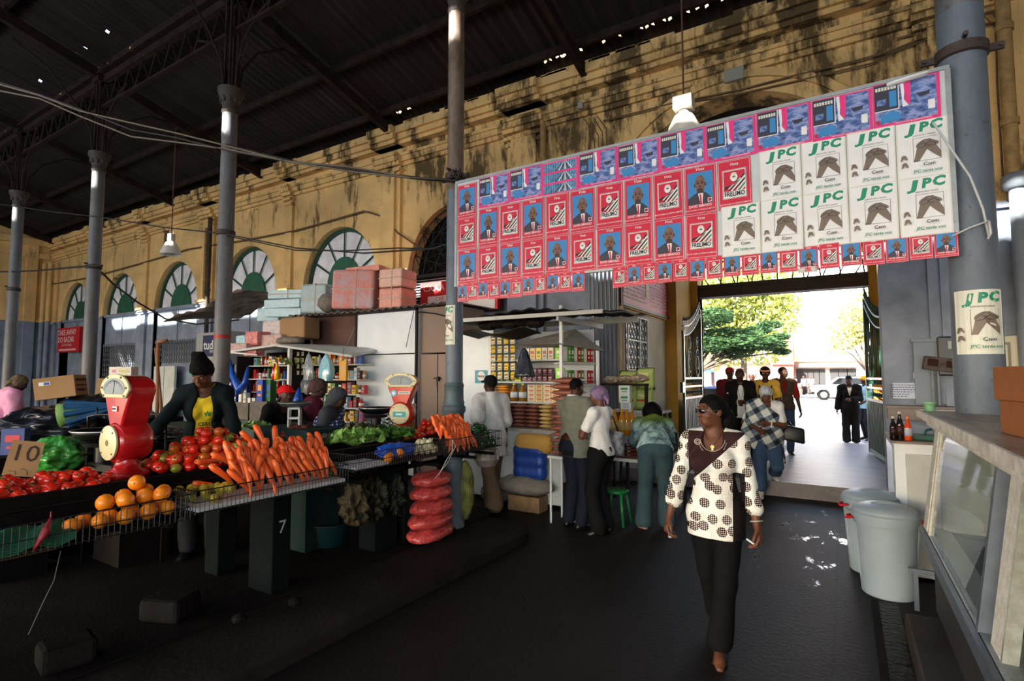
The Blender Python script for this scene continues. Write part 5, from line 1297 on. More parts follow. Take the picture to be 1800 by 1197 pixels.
# ---- the woman walking towards us
def blouse_material():
 m, b, v, L = newmat('brown_and_white_dotted_blouse', .8)
 sep = m.node_tree.nodes.new('ShaderNodeSeparateXYZ'); L.new(v, sep.inputs[0]); x, z = sep.outputs[0], sep.outputs[2]
 cb = m.node_tree.nodes.new('ShaderNodeCombineXYZ'); L.new(math_(m, 'ADD', x, math_(m, 'MULTIPLY', sep.outputs[1], .35)), cb.inputs[0]); L.new(z, cb.inputs[1]); flat = cb.outputs[0]
 def vor(scale, rnd=.9):
  n = nd(m, 'TexVoronoi', Scale=scale, Randomness=rnd, _voronoi_dimensions='2D'); L.new(flat, n.inputs['Vector']); return n.outputs['Distance']
 fine = math_(m, 'LESS_THAN', vor(150, .15), .21); base = mixc(m, fine, srgb((226, 226, 222)), srgb((60, 44, 44)))
 clear = math_(m, 'GREATER_THAN', noise(m, v, 5, 2), .52); base = mixc(m, clear, base, srgb((214, 220, 220)))
 big = math_(m, 'LESS_THAN', vor(11.5, .7), .36); inner = math_(m, 'LESS_THAN', vor(88, .1), .28)
 dot = mixc(m, inner, srgb((46, 24, 26)), srgb((226, 222, 214))); c = mixc(m, big, base, dot)
 line = math_(m, 'GREATER_THAN', z, math_(m, 'ADD', math_(m, 'MULTIPLY', x, .95), 1.235))
 body = math_(m, 'MULTIPLY', math_(m, 'GREATER_THAN', x, -.155), math_(m, 'LESS_THAN', z, 1.43)); yoke = math_(m, 'MULTIPLY', line, body)
 c = mixc(m, yoke, c, srgb((44, 24, 26)))
 side = math_(m, 'MULTIPLY', math_(m, 'MULTIPLY', math_(m, 'GREATER_THAN', x, .115), math_(m, 'LESS_THAN', z, 1.17)), math_(m, 'LESS_THAN', x, .19))
 c = mixc(m, side, c, srgb((22, 16, 18)))
 L.new(c, b.inputs['Base Color']); b.inputs['Specular IOR Level'].default_value = .2
 bp = nd(m, 'Bump', Strength=.25, Distance=.01); L.new(noise(m, v, 14, 3), bp.inputs['Height']); L.new(bp.outputs[0], b.inputs['Normal']); return m
def add_phone(f, i, t, c=(150, 156, 162)):
 w = f.wr[i]; d = unit(w-f.el[i]); p = w+d*.10+np.array(f.palms[i])*.028
 m = MB(); m.box(p, (.022, .045, .085)); m.build('held_phone', mat('grey_phone', c, .3), t, bev=.005)
def hero():
 hp = P(1262, 1152, z=0)
 t = person('woman in sunglasses and a brown and white dotted blouse walking towards the camera', (hp.x, hp.y, 0), 5)
 f = Fig(H=1.655, sex='f', build=.98, h=.0048, head=(-46, 0, 0), hands=[(.265, -.02, .80), (-.285, -.06, .84)], elbows=[(.5, 1, 0), (-.5, 1, 0)],
   ankles=[(.015, -.03, .085), (-.03, .36, .13)], knees=[(.15, -1, 0), (-.1, -1, 0)], toes=[(.1, -1, -.12), (-.1, -1, -.75)], curl=(.75, .8), palms=[(-1, .2, 0), (1, .3, 0)], pel=(0.0, .06, .905))
 f.body('body', SK1, t); f.eyes(t)
 shirt(f, blouse_material(), t, t=.017, sleeve=1.55, hem=-.155, neck=.062, neckdrop=.075, name='blouse', flare=.006, hemflare=.028, wr=.0035, armflare=.016)
 trousers(f, cloth('black_trousers', (15, 15, 17)), t, t=.016, frac=1.93, flare=.03, waist=.02)
 k = f.k*.98
 def extra(F, p, Rh):
  F.rc(p(0, .10, .02), p(0, .135, -.05), .035, .045, .03); F.rc(p(0, .135, -.05), p(0.02, .10, -.17), .045, .035, .03)
 f.hair(t, vol=.004, low=-.015, front=.052, extra=extra)
 m = MB(); gl = None
 for q in (1, -1):
  c = f.hc+f.Rh @ (nv(q*.033, -.098, .004)*k); m.ell(c, (.027*k, .0035, .0175*k), 14, M=Matrix((f.Rh @ rotm('Z', q*.28)).tolist()))
 ln = m.build('sunglasses', mat('dark_lens', (14, 12, 14), .08, coat=.6), t, smooth=True)
 m = MB()
 for q in (1, -1): m.tube([f.hc+f.Rh @ (nv(q*.060, -.088, .010)*k), f.hc+f.Rh @ (nv(q*.078, -.05, .010)*k), f.hc+f.Rh @ (nv(q*.083, .012, .006)*k)], .0018, 5)
 m.tube([f.hc+f.Rh @ (nv(x, -.104, .01)*k) for x in (-.01, 0, .01)], .0018, 5); m.build('frame', mat('thin_metal_frame', (120, 110, 100), .3, metal=.8), ln)
 nbp = f.nb
 def fr(x, y, z): return nbp+f.Ru @ nv(x, y, z)
 m = MB(); m.tube([fr(-.058, -.005, .03), fr(-.05, -.055, -.005), fr(-.028, -.085, -.045), (fr(0, -.095, -.075)), fr(.028, -.085, -.045), fr(.05, -.055, -.005), fr(.058, -.005, .03)], .0022, 5)
 nk = m.build('necklace', mat('dark_gold_chain', (120, 88, 50), .35, metal=.8), t, smooth=True)
 m = MB(); m.box(fr(0, -.101, -.088), (.012, .006, .03)); m.box(fr(0, -.101, -.082), (.024, .006, .01)); m.ell(fr(0, -.101, -.112), (.01, .005, .01), 8); m.build('pendant', mat('pale_gold', (186, 160, 110), .3, metal=.7), nk)
 m = MB()
 for ring, dz in ((0, 0), (1, -.014)):
  for i in range(27):
   a = R(-78+156*i/26); x = (.079+.008*ring)*math.sin(a); z = -.022-(.088+.012*ring)*math.cos(a)
   m.ell(fr(x, -.088-.028*math.cos(a)+.0, z+dz), (.0035,)*3, 6)
 m.build('bead_trim', mat('silver_beads', (206, 196, 180), .3, metal=.3), t)
 m = MB(); c = fr(-.095, -.083, -.055); m.tube([c+nv(.018*math.cos(a), -.004, .018*math.sin(a)) for a in [2*math.pi*i/16 for i in range(16)]], .003, 5, closed=True); m.tube([c+nv(.009*math.cos(a), -.006, .009*math.sin(a)) for a in [R(40+28*i) for i in range(10)]], .0025, 5); m.build('brooch', mat('silver_beads', (206, 196, 180), .3), t)
 w = f.wr[0]-(f.wr[0]-f.el[0])*.12; d = unit(f.wr[0]-f.el[0]); q = Vector(d).to_track_quat('Z', 'Y').to_matrix()
 m = MB(); m.tube([Vector(w)+q @ Vector((.034*math.cos(a), .034*math.sin(a), 0)) for a in [2*math.pi*i/20 for i in range(20)]], .0045, 6, closed=True); m.build('bracelet', mat('pale_bangle', (150, 150, 146), .4), t, smooth=True)
 add_phone(f, 1, t)
 m = MB(); p = f.wr[0]+d*.13+nv(-.03, .0, .01); m.cyl(p, p+nv(-.055, 0, .035), .006, n=8); m.build('held_white_stick', mat('white_plastic', (222, 224, 222), .5), t)
 # sandals
 for i in (0, 1):
  a = f.an[i]; td = unit(f.toes[i]); dn = unit(np.cross(np.cross(td, nv(0, 0, -1)), td)); Mx = Matrix((np.stack([unit(np.cross(-td, -dn)), -td, -dn], 1)).tolist())
  m = MB(); m.box(a+td*.05+dn*.083, (.075, .235, .012), M=Mx); sd_ = m.build('sandal', mat('brown_sandal', (60, 28, 20), .5), t, bev=.004)
  m = MB(); s_ = unit(np.cross(td, dn)); m.tube([a+td*.10+s_*.042+dn*.075, a+td*.105+s_*.02+dn*.028, a+td*.105-s_*.02+dn*.028, a+td*.10-s_*.042+dn*.075], .007, 6)
  m.tube([a+td*.06+s_*.042+dn*.07, a+td*.08+dn*.022, a+td*.12-s_*.01+dn*.05], .005, 6); m.build('strap', mat('brown_sandal', (60, 28, 20), .5), sd_, smooth=True)
 return t
hero()
# ---- grey jacket and the woman beside him
def at(px, py, z=0.0): q = P(px, py, z=z); return (q.x, q.y, z)
def stand(label, loc, rz, tone, fig, sh=None, tr=None, hair=True, shoe=SHOE, eyes=False, group=None):
 t = person(label, loc, rz, group); fig.body('body', tone, t)
 if eyes: fig.eyes(t)
 if sh: shirt(fig, sh[0], t, **sh[1])
 if tr: trousers(fig, tr[0], t, **tr[1])
 if hair: fig.hair(t, low=-.0, front=.05, vol=-.001)
 if shoe: fig.shoes(shoe, t)
 return t
M_WHT = cloth('white_cotton', (214, 216, 218)); M_GREYJ = cloth('grey_green_jacket', (104, 108, 98))
# man in a grey jacket, back to us
x, y, z = at(1016, 930)
f = Fig(H=1.76, sex='m', build=1.08, head=(10, 14, 0), h=.008, hands=[(.25, -.10, .84), (-.20, -.18, 1.0)])
t = stand('man in a loose grey jacket and dark trousers standing with his back to us', (x-.05, y+.05, 0), 160, SK2, f, (M_GREYJ, dict(t=.042, sleeve=1.85, hem=-.12, neck=.075, neckdrop=.0, name='jacket', hemflare=.03, armflare=.012)), (cloth('navy_trousers', (28, 32, 44)), dict(t=.02, flare=.02)), hair=False)
f.hair(t, vol=-.004, low=-.03, front=.045, name='short_hair')
m = MB(); m.tube([f.nb+f.Ru @ nv(.066*math.cos(a), .012+.064*math.sin(a), .045+.012*math.sin(a)) for a in [2*math.pi*i/20 for i in range(20)]], .014, 8, closed=True); m.build('collar', M_WHT, t, smooth=True)
# woman in white T-shirt holding a handbag
x, y, z = at(1056, 938)
f = Fig(H=1.66, sex='f', build=1.05, head=(12, 8, 0), h=.0075, hands=[(.02, -.26, 1.17), (-.12, -.27, 1.22)], elbows=[(.9, .3, -.9), (-.9, .5, -.8)], curl=(.9, .9), palms=[(-.3, .9, 0), (.3, .9, 0)])
t = stand('woman in a blue headscarf and white T-shirt with a black and silver handbag', (x, y+.02, 0), 262, SK1, f, (M_WHT, dict(t=.016, sleeve=.62, hem=-.02, neckdrop=.03, name='t_shirt')), (BLACKC, dict(t=.02, flare=.035, waist=.08)), hair=False, eyes=True)
M_SCARF = mat('blue_violet_headscarf', (70, 78, 120), .7, col2=(150, 110, 140), vscale=16, bump=.5, bscale=30)
def wrap(f, t, m_, name='headscarf', front=.03, low=-.045, vol=.012, knot=True, h=None, extra=None):
 def ex(F, p, Rh):
  if knot: F.ell(p(0, .115, -.03), (.045, .03, .035), Rh, .02); F.rc(p(0, .12, -.04), p(.02, .125, -.11), .022, .014, .02)
  if extra: extra(F, p, Rh)
 return f.hair(t, m_, vol=vol, low=low, front=front, name=name, extra=ex, h=h)
wrap(f, t, M_SCARF)
k = f.k
m = MB(); c = f.hc+f.Rh @ nv(-.082, .0, -.055); m.lathe([(0, 0), (.022, .001), (.022, .004), (0, .005)], c, n=14, M=Matrix((f.Rh @ rotm('Y', math.pi/2)).tolist())); m.build('earring', mat('silver_earring', (200, 200, 204), .3, metal=.5), t)
hb = MB(); c = Vector((-.22, -.02, 1.0)); hb.grid(lambda u, v: tuple(c+Vector((.07*math.sin(2*math.pi*u), .20*math.cos(2*math.pi*u), -.13+.26*v+.03*math.sin(2*math.pi*u)*v))), 28, 6, closed_u=True)
bag = hb.build('handbag_body', mat('black_bag_silver_print', (26, 28, 34), .35, col2=(130, 140, 156), vscale=12), t, smooth=True, solid=.012)
hb = MB(); hb.tube([c+Vector((.02, .16, .1)), c+Vector((.06, .1, .3)), c+Vector((.09, .02, .42)), c+Vector((.07, -.06, .3)), c+Vector((.02, -.14, .1))], .011, 6); hb.build('strap', mat('black_leather', (16, 16, 17), .4), bag, smooth=True)
# woman bending over the stall in a tie-dyed top
x, y, z = at(1153, 930)
f = Fig(H=1.66, sex='f', build=1.12, lean=38, curve=22, head=(0, 10, 0), h=.0075, pel=(0, .12, .93), hands=[(.16, -.62, .92), (-.2, -.60, .95)], elbows=[(.6, .2, -.8), (-.6, .2, -.8)], ankles=[(.14, .05, .08), (-.13, .0, .08)])
def tiedye():
 m, b, v, L = newmat('tie_dyed_cotton', .85); sep = m.node_tree.nodes.new('ShaderNodeSeparateXYZ'); L.new(v, sep.inputs[0])
 n = noise(m, mapping(m, v, (3, 3, 1.2)), 2.2, 5, .7, dist=1.2); r1 = ramp(m, [(.38, srgb((34, 50, 30))), (.5, srgb((96, 128, 34))), (.6, srgb((30, 44, 34)))]); L.new(n, r1.inputs[0])
 r2 = ramp(m, [(.38, srgb((168, 196, 198))), (.52, srgb((116, 150, 156))), (.62, srgb((50, 66, 76)))]); L.new(n, r2.inputs[0])
 zz = math_(m, 'ADD', sep.outputs[2], math_(m, 'MULTIPLY', noise(m, v, 5, 2), .1)); mk = nd(m, 'MapRange', From_Min=1.24, From_Max=1.32); L.new(zz, mk.inputs[0])
 L.new(mixc(m, mk.outputs[0], r2.outputs[0], r1.outputs[0]), b.inputs['Base Color']); return m
t = stand('woman in a green and white tie-dyed top bending over the grocery table', (x, y, 0), 200, SK2, f, (tiedye(), dict(t=.028, sleeve=1.1, hem=.0, neckdrop=.02, name='tie_dyed_top', hemflare=.02, armflare=.02)), (cloth('teal_grey_trousers', (50, 72, 82)), dict(t=.022, flare=.045, waist=.05)), hair=False, shoe=None)
def wig(F, p, Rh): F.ell(p(0, .03, .0), (.125, .13, .13), Rh, .03)
f.hair(t, vol=.012, low=-.05, front=.04, extra=wig)
f.shoes(mat('pale_sandal', (168, 120, 110), .5), t, t=.006, top=.07, name='sandal')
m = MB(); m.tube([f.sh[1]+f.Ru @ nv(.02, -.04, .06), f.sh[1]+nv(-.06, -.02, -.1), (-.27, -.22, 1.1), (-.28, -.1, .86)], .014, 6); sb = m.build('bag_strap', mat('black_leather', (16, 16, 17), .4), t, smooth=True)
m = MB(); m.ell((-.29, -.08, .74), (.06, .15, .15), 14); m.build('shoulder_bag', mat('black_leather', (16, 16, 17), .4), t, smooth=True)
# man in a white shirt and cap stepping away along the platform
x, y, z = at(868, 894)
f = Fig(H=1.78, sex='m', build=.98, lean=5, head=(10, 0, 0), h=.008, hands=[(.34, .30, .98), (-.26, -.12, .86)], ankles=[(.10, .34, .12), (-.08, -.22, .08)], toes=[(.1, -1, -.7), (-.1, -1, -.15)])
t = stand('man in a loose white short-sleeved shirt and black cap reaching for a yellow sack', (x, y-.05, 0), 236, SK2, f, (M_WHT, dict(t=.04, sleeve=.95, hem=-.26, neckdrop=.0, name='shirt', hemflare=.03, armflare=.03, wr=.005)), (cloth('khaki_trousers', (104, 84, 66)), dict(t=.035, flare=.05)), hair=False)
def cap(f, t, m_, name='cap', peak=True, back=False, top=.0, h=None):
 def ex(F, p, Rh):
  s_ = 1 if not back else -1
  if peak: F.rc(p(-.04, -.10*s_, .046), p(.04, -.10*s_, .046), .04, .04, .02, fl=(Rh @ nv(0, .25, 1), 5.0)); F.rc(p(-.03, -.135*s_, .038), p(.03, -.135*s_, .038), .03, .03, .02, fl=(Rh @ nv(0, .25, 1), 5.0))
  F.ell(p(0, .02, .06+top), (.082, .098, .065+top), Rh, .02)
 return f.hair(t, m_, vol=.006, low=.02, front=.03, name=name, extra=ex, h=h)
cap(f, t, cloth('black_cap', (22, 22, 22)))
# ---- people coming in through the entrance
def plaid():
 m, b, v, L = newmat('blue_white_plaid', .85); sep = m.node_tree.nodes.new('ShaderNodeSeparateXYZ'); L.new(v, sep.inputs[0])
 u = math_(m, 'ADD', math_(m, 'MULTIPLY', sep.outputs[0], .8), math_(m, 'MULTIPLY', sep.outputs[2], .45)); w = math_(m, 'SUBTRACT', math_(m, 'MULTIPLY', sep.outputs[2], .85), math_(m, 'MULTIPLY', sep.outputs[0], .5))
 def band(a, per, lo): return math_(m, 'LESS_THAN', math_(m, 'FRACT', math_(m, 'MULTIPLY', math_(m, 'ADD', a, 5.0), 1/per)), lo)
 f1, f2 = band(u, .17, .42), band(w, .17, .42); t1, t2 = band(math_(m, 'ADD', u, .07), .17, .05), band(math_(m, 'ADD', w, .07), .17, .05)
 s_ = math_(m, 'MULTIPLY', math_(m, 'ADD', f1, f2), .5); r = ramp(m, [(0, srgb((206, 212, 208))), (.5, srgb((96, 112, 128))), (1, srgb((20, 30, 48)))]); L.new(s_, r.inputs[0])
 t = math_(m, 'MAXIMUM', t1, t2); L.new(mixc(m, math_(m, 'MULTIPLY', t, .6), r.outputs[0], srgb((170, 186, 190))), b.inputs['Base Color']); return m
x, y, z = at(1352, 868)
f = Fig(H=1.64, sex='f', build=1.22, head=(6, 32, 0), lean=4, h=.0075, hands=[(.02, -.20, 1.10), (-.12, -.20, 1.02)], elbows=[(1, .4, -.9), (-1, .3, -.9)], ankles=[(.10, .26, .32), (-.10, -.02, .08)], toes=[(.2, -1, -.1), (-.1, -1, -.2)], curl=(.8, .8), palms=[(0, 1, 0), (0, 1, 0)])
t = stand('woman in a blue and white plaid shawl and jeans stepping down from the entrance', (x+.02, y-.28, 0), 8, SK1, f, (M_WHT, dict(t=.014, sleeve=.75, hem=-.02, neckdrop=.06, name='t_shirt', neck=.07)), (DENIM, dict(t=.022, flare=.03, frac=1.75)), hair=False, shoe=mat('white_sneaker', (206, 204, 200), .6), eyes=True)
wrap(f, t, mat('grey_blue_striped_headwrap', (120, 134, 150), .8, col2=(190, 200, 208), vscale=28, bump=.4), front=.028, vol=.016, knot=False)
F = f.fld(pad=.2); f.torso(F, .045, bust=1.0)
F.rc(f.sh[1]+nv(-.01, -.02, .01), f.sh[1]+nv(-.08, -.02, -.42), .075, .115, .04); F.rc(f.sh[1], f.pel+nv(.05, -.04, -.05), .08, .15, .05); F.rc(f.pel+nv(-.14, -.02, .1), f.pel+nv(-.16, -.03, -.26), .11, .10, .05); F.rc(f.pel+nv(.1, 0, .1), f.pel+nv(.2, .02, -.42), .11, .05, .05)
F.ell(f.pel+nv(.0, -.13, .15), (.12, .07, .11), None, .04); F.wrinkle(.006, (24, 24, 14), 5)
n = unit((.62, -.35, .70)); F.cut(f.sh[0]+nv(-.08, -.07, -.04), n); F.cut(f.pel+nv(0, 0, -.27), unit((-.5, 0, -1))); F.rc(f.nb+nv(0, -.03, 0), f.nb+nv(0, 0, .12), .075, .1, .01, sub=True)
F.build('shawl', plaid(), t)
m = MB(); m.box((.36, .06, .94), (.34, .13, .22), taper=.75, M=Matrix.Rotation(.2, 3, 'Y')); bg = m.build('handbag', mat('black_leather', (16, 16, 17), .4), t, bev=.03, smooth=True)
m = MB(); m.tube([(.28, .03, 1.04), (.22, -.03, 1.25), tuple(f.sh[0]+nv(-.01, -.05, .06)), (.24, .08, 1.2), (.36, .08, 1.04)], .012, 6); m.build('strap', mat('black_leather', (16, 16, 17), .4), bg, smooth=True)
m = MB(); w = f.wr[0]-(f.wr[0]-f.el[0])*.15; q = Vector(unit(f.wr[0]-f.el[0])).to_track_quat('Z', 'Y').to_matrix(); m.tube([Vector(w)+q @ Vector((.034*math.cos(a), .034*math.sin(a), 0)) for a in [2*math.pi*i/16 for i in range(16)]], .009, 6, closed=True); m.build('wristwatch', mat('white_plastic', (222, 224, 222), .5), t)
m = MB()
for i in range(26):
 a = random.uniform(-.05, .0); xx = .14+.006*i; m.tube([(xx, -.08+.1*random.random(), .58+.012*i), (xx+.01, -.08, .52+.012*i)], .003, 3)
m.build('fringe', mat('dark_fringe', (60, 70, 84), .9), t)
def deep(px, d): q = P(px, 662, d=d); return (q.x, q.y, PF)
# man with the lanyard
l = deep(1301, 9.7)
f = Fig(H=1.70, sex='m', build=1.0, head=(-8, 20, 0), h=.009, hands=[(.04, -.26, 1.12), (-.27, -.06, .82)], elbows=[(1, .4, -.9), (-.5, 1, 0)], curl=(.9, .5), palms=[(-1, 0, 0), (1, 0, 0)])
t = stand('man in a black jacket, white T-shirt and lanyard looking down at his phone', l, 10, SK2, f, (M_WHT, dict(t=.016, sleeve=.5, hem=-.1, name='t_shirt')), (BLACKC, dict(t=.02, flare=.02)), shoe=None, hair=False)
f.hair(t, mat('close_cropped_reddish_hair', (60, 24, 20), .8), vol=-.003, low=.0, front=.045, name='short_hair')
F = f.fld(h=.009); f.torso(F, .034, bust=0); [f.arm(F, i, .018, 1.9, flare=.01) for i in (0, 1)]; F.rc(f.waist, f.pel+nv(0, 0, -.1), .14, .17, .05, fl=(nv(0, 1, 0), 1.2)); F.wrinkle(.004, (22, 22, 12), 4)
F.ell(f.chest+nv(0, -.22, -.02), (.075, .16, .5), None, .01, sub=True); F.ell(f.waist+nv(0, -.22, -.1), (.085, .16, .4), None, .01, sub=True); F.rc(f.nb+nv(0, -.02, 0), f.nb+nv(0, 0, .1), .075, .09, .005, sub=True); F.cut(f.pel+nv(0, 0, -.08), (0, 0, -1)); F.build('jacket', BLACKC, t)
m = MB(); m.tube([f.nb+nv(-.06, -.05, .02), f.chest+nv(-.04, -.128, .02), f.chest+nv(0, -.13, -.16), f.chest+nv(.04, -.128, .02), f.nb+nv(.06, -.05, .02)], .004, 5); m.box(f.chest+nv(0, -.132, -.2), (.05, .006, .07)); m.build('lanyard', BLACKC, t)
add_phone(f, 0, t, (30, 30, 34))
# yellow top, striped headband, sunglasses
l = deep(1345, 10.3)
f = Fig(H=1.72, sex='f', build=1.1, head=(4, 6, 0), h=.009, hands=[(.28, -.05, .86), (-.29, -.10, .84)])
t = stand('woman in a yellow top, sunglasses and an orange and black striped headband', l, 6, SK2, f, (cloth('yellow_top', (214, 176, 72)), dict(t=.02, sleeve=.7, hem=-.08, name='top')), (BLACKC, dict(t=.02)), shoe=None, hair=False)
wrap(f, t, mat('orange_black_headband', (30, 22, 20), .7), front=.02, vol=.02, knot=False, name='headwrap')
m = MB(); c = f.hc; m.tube([c+f.Rh @ nv(.089*math.cos(a), .012+.108*math.sin(a), .052+.012*math.sin(a)) for a in [2*math.pi*i/24 for i in range(24)]], .013, 8, closed=True); m.build('headband_stripe', mat('orange_stripe', (224, 120, 60), .7), t, smooth=True)
m = MB(); m.tube([c+f.Rh @ nv(.088*math.cos(a), .012+.107*math.sin(a), .07+.012*math.sin(a)) for a in [2*math.pi*i/24 for i in range(24)]], .006, 8, closed=True); m.build('headband_stripe', mat('cream_stripe', (226, 206, 150), .7), t, smooth=True)
m = MB()
for q in (1, -1): m.ell(c+f.Rh @ nv(q*.034, -.098, .002), (.03, .006, .02), 12)
m.build('sunglasses', mat('dark_lens', (14, 12, 14), .08, coat=.6), t, smooth=True)
m = MB()
for q in (1, -1): m.tube([f.sh[(1-q)//2]+nv(-q*.03, .03, .06), f.chest+nv(q*.1, -.11, .08), f.waist+nv(q*.12, -.1, 0)], .012, 5)
m.build('bag_strap', BLACKC, t)
# red cap behind, brown waistcoat behind, pale head between
l = deep(1283, 10.9)
f = Fig(H=1.72, sex='m', build=1.05, h=.012); t = stand('person in a red cap half hidden behind the man with the lanyard', l, 10, SK2, f, (cloth('dark_red_jacket', (96, 26, 34)), dict(t=.03, sleeve=1.8, hem=-.1, name='jacket')), (BLACKC, dict(t=.02)), shoe=None, hair=False); cap(f, t, cloth('red_cap', (150, 30, 36)), h=.012)
l = deep(1322, 11.6)
f = Fig(H=1.66, sex='f', build=1.0, h=.012); t = stand('person in a pale headscarf behind the lanyard man\'s shoulder', l, 0, SK2, f, (cloth('pale_pink_top', (190, 150, 150)), dict(t=.02, sleeve=.8, hem=-.1, name='top')), (BLACKC, dict(t=.02)), shoe=None, hair=False); wrap(f, t, cloth('pale_scarf', (176, 168, 164)), knot=False, h=.012)
l = deep(1376, 10.9)
f = Fig(H=1.74, sex='m', build=1.08, head=(30, 0, 0), h=.011, hands=[(.3, -.02, .86), (-.27, -.06, .84)]); t = stand('man in a red shirt and brown waistcoat behind the woman in yellow', l, 14, SK2, f, (cloth('red_shirt', (132, 34, 30)), dict(t=.016, sleeve=.9, hem=-.04, name='shirt')), (DENIM, dict(t=.02)), shoe=None)
shirt(f, cloth('brown_waistcoat', (96, 84, 74), col2=(60, 50, 44), vscale=30), t, t=.03, sleeve=0, hem=-.06, neck=.085, vneck=.3, name='waistcoat')
# outside the gate: man in a dark suit, man in a yellow cap
x, y, z = at(1497, 780, .09)
f = Fig(H=1.70, sex='m', build=1.08, head=(-10, 18, 0), h=.011, hands=[(.04, -.28, 1.12), (-.29, -.03, .82)], elbows=[(1, .4, -.9), (-.5, 1, 0)], curl=(.9, .5))
t = stand('man in a dark suit standing outside the right leaf of the gate', (x, y, .09), 0, SK2, f, (M_WHT, dict(t=.012, sleeve=.5, hem=-.02, name='shirt')), (BLACKC, dict(t=.028, flare=.03)))
shirt(f, BLACKC, t, t=.034, sleeve=1.9, hem=-.16, neck=.08, vneck=.26, name='jacket', hemflare=.02, armflare=.014)
x2, y2 = P(1521, 662, d=14.6).x, P(1521, 662, d=14.6).y
f = Fig(H=1.68, sex='m', build=1.0, head=(-60, 10, 0), h=.012, hands=[(.22, -.2, 1.0), (-.22, -.25, 1.0)]); t = stand('man in a yellow cap and pale blue shirt behind the man in the dark suit', (x2, y2, .09), -60, SK2, f, (cloth('pale_blue_shirt', (150, 190, 210)), dict(t=.025, sleeve=.9, hem=-.1, name='shirt')), (cloth('dark_trousers', (34, 34, 44)), dict(t=.02)), hair=False)
cap(f, t, cloth('yellow_cap', (222, 180, 40)), h=.012)
# ---- stall keepers
# vendor in yellow T-shirt and black beanie
q = P(362, 700, d=5.1)
f = Fig(H=1.82, sex='f', build=.96, lean=6, curve=1, head=(-14, 30, 0), h=.0062, hands=[(.30, -.30, .99), (-.42, -.46, 1.02)], elbows=[(.8, .4, -.5), (-.8, .5, -.2)], curl=(.6, .9), palms=[(0, .3, -1), (0, .3, -1)])
t = stand('vendor in a yellow T-shirt, dark jacket and tall black beanie reaching over the tomatoes', (q.x, q.y, .13), 52, SK1, f, (cloth('yellow_t_shirt', (222, 196, 44)), dict(t=.016, sleeve=0, hem=-.05, name='t_shirt', neckdrop=.045)), (cloth('dark_skirt', (34, 36, 40)), dict(t=.03)), hair=False, eyes=True)
F = f.fld(h=.008); f.torso(F, .036, bust=.9); [f.arm(F, i, .016, 1.35, flare=.012) for i in (0, 1)]; F.rc(f.waist, f.pel+f.Rt @ nv(0, 0, -.1), .14, .17, .05); F.wrinkle(.005, (22, 22, 12), 9)
F.ell(f.chest+f.Ru @ nv(.01, -.2, -.02), (.085, .17, .5), f.Ru, .01, sub=True); F.ell(f.waist+f.Rt @ nv(.01, -.2, -.1), (.10, .17, .4), f.Rt, .01, sub=True); F.rc(f.nb+f.Ru @ nv(0, -.03, -.01), f.nb+f.Ru @ nv(0, 0, .1), .08, .1, .005, sub=True); F.cut(f.pel+nv(0, 0, -.05), (0, 0, -1)); F.build('jacket', cloth('dark_green_black_jacket', (20, 30, 34)), t)
def bean(F, p, Rh): F.rc(p(0, .02, .07), p(-.01, .035, .17), .086, .058, .03); F.ell(p(0, .02, .03), (.088, .106, .05), Rh, .01)
f.hair(t, cloth('black_knit_beanie', (13, 13, 14)), vol=.014, low=.0, front=.016, name='beanie', extra=bean)
m = MB(); c = f.hc+f.Rh @ nv(-.05, -.090, .055); m.box(c, (.032, .006, .014), M=Matrix((f.Rh @ rotm('Z', -.5)).tolist())); m.build('beanie_badge', mat('teal_badge', (60, 150, 140), .6), t)
m = MB(); MX2 = Matrix((f.Ru @ np.array(XZ)).tolist()); letter(m, 'CERCA', f.chest+f.Ru @ nv(.045, -.150, -.115), .045, MX2, bold=.03); letter(m, 'moçambique', f.chest+f.Ru @ nv(.045, -.148, -.155), .02, MX2); m.build('shirt_print', mat('dark_print', (34, 40, 30), .8), t)
m = MB()
for a in (-50, -10, 30, 150, 190, 230, 90): m.ell(f.chest+f.Ru @ nv(.05+.018*math.cos(R(a)), -.155, -.02+.018*math.sin(R(a))), (.014, .003, .006), 8, M=Matrix((f.Ru @ rotm('Y', -R(a))).tolist()))
m.build('shirt_motif', mat('green_print', (40, 130, 60), .8), t)
# pink blouse at the far left
q = P(0, 700, d=8.0)
f = Fig(H=1.72, sex='f', build=1.12, lean=9, curve=8, head=(0, 20, 0), h=.009, hands=[(.2, -.3, .95), (-.2, -.3, .95)])
t = stand('person in a pink blouse and patterned headscarf bending at the left edge, back turned', (q.x, q.y, .1), 175, SK2, f, (mat('pink_sheer_blouse', (216, 150, 184), .8, var=.1), dict(t=.05, sleeve=1.2, hem=-.2, name='blouse', hemflare=.06, armflare=.03, wr=.007)), (BLACKC, dict(t=.03)), shoe=None, hair=False)
wrap(f, t, mat('brown_patterned_headscarf', (70, 56, 42), .8, col2=(120, 104, 70), vscale=18), h=.009)
# red cap, black top, leaning low
q = P(500, 700, d=6.7)
f = Fig(H=1.68, sex='m', build=1.0, lean=34, curve=12, head=(0, -20, 0), h=.009, pel=(0, .1, .92), hands=[(.15, -.62, 1.08), (-.2, -.5, 1.05)])
t = stand('person in a red cap and black top leaning over a stall counter', (q.x-.1, q.y-.05, .13), 78, SK2, f, (BLACKC, dict(t=.022, sleeve=1.9, hem=-.02, name='top')), (cloth('dark_blue_jeans', (32, 40, 56)), dict(t=.02)), shoe=None, hair=False)
cap(f, t, cloth('bright_red_cap', (206, 24, 26)))
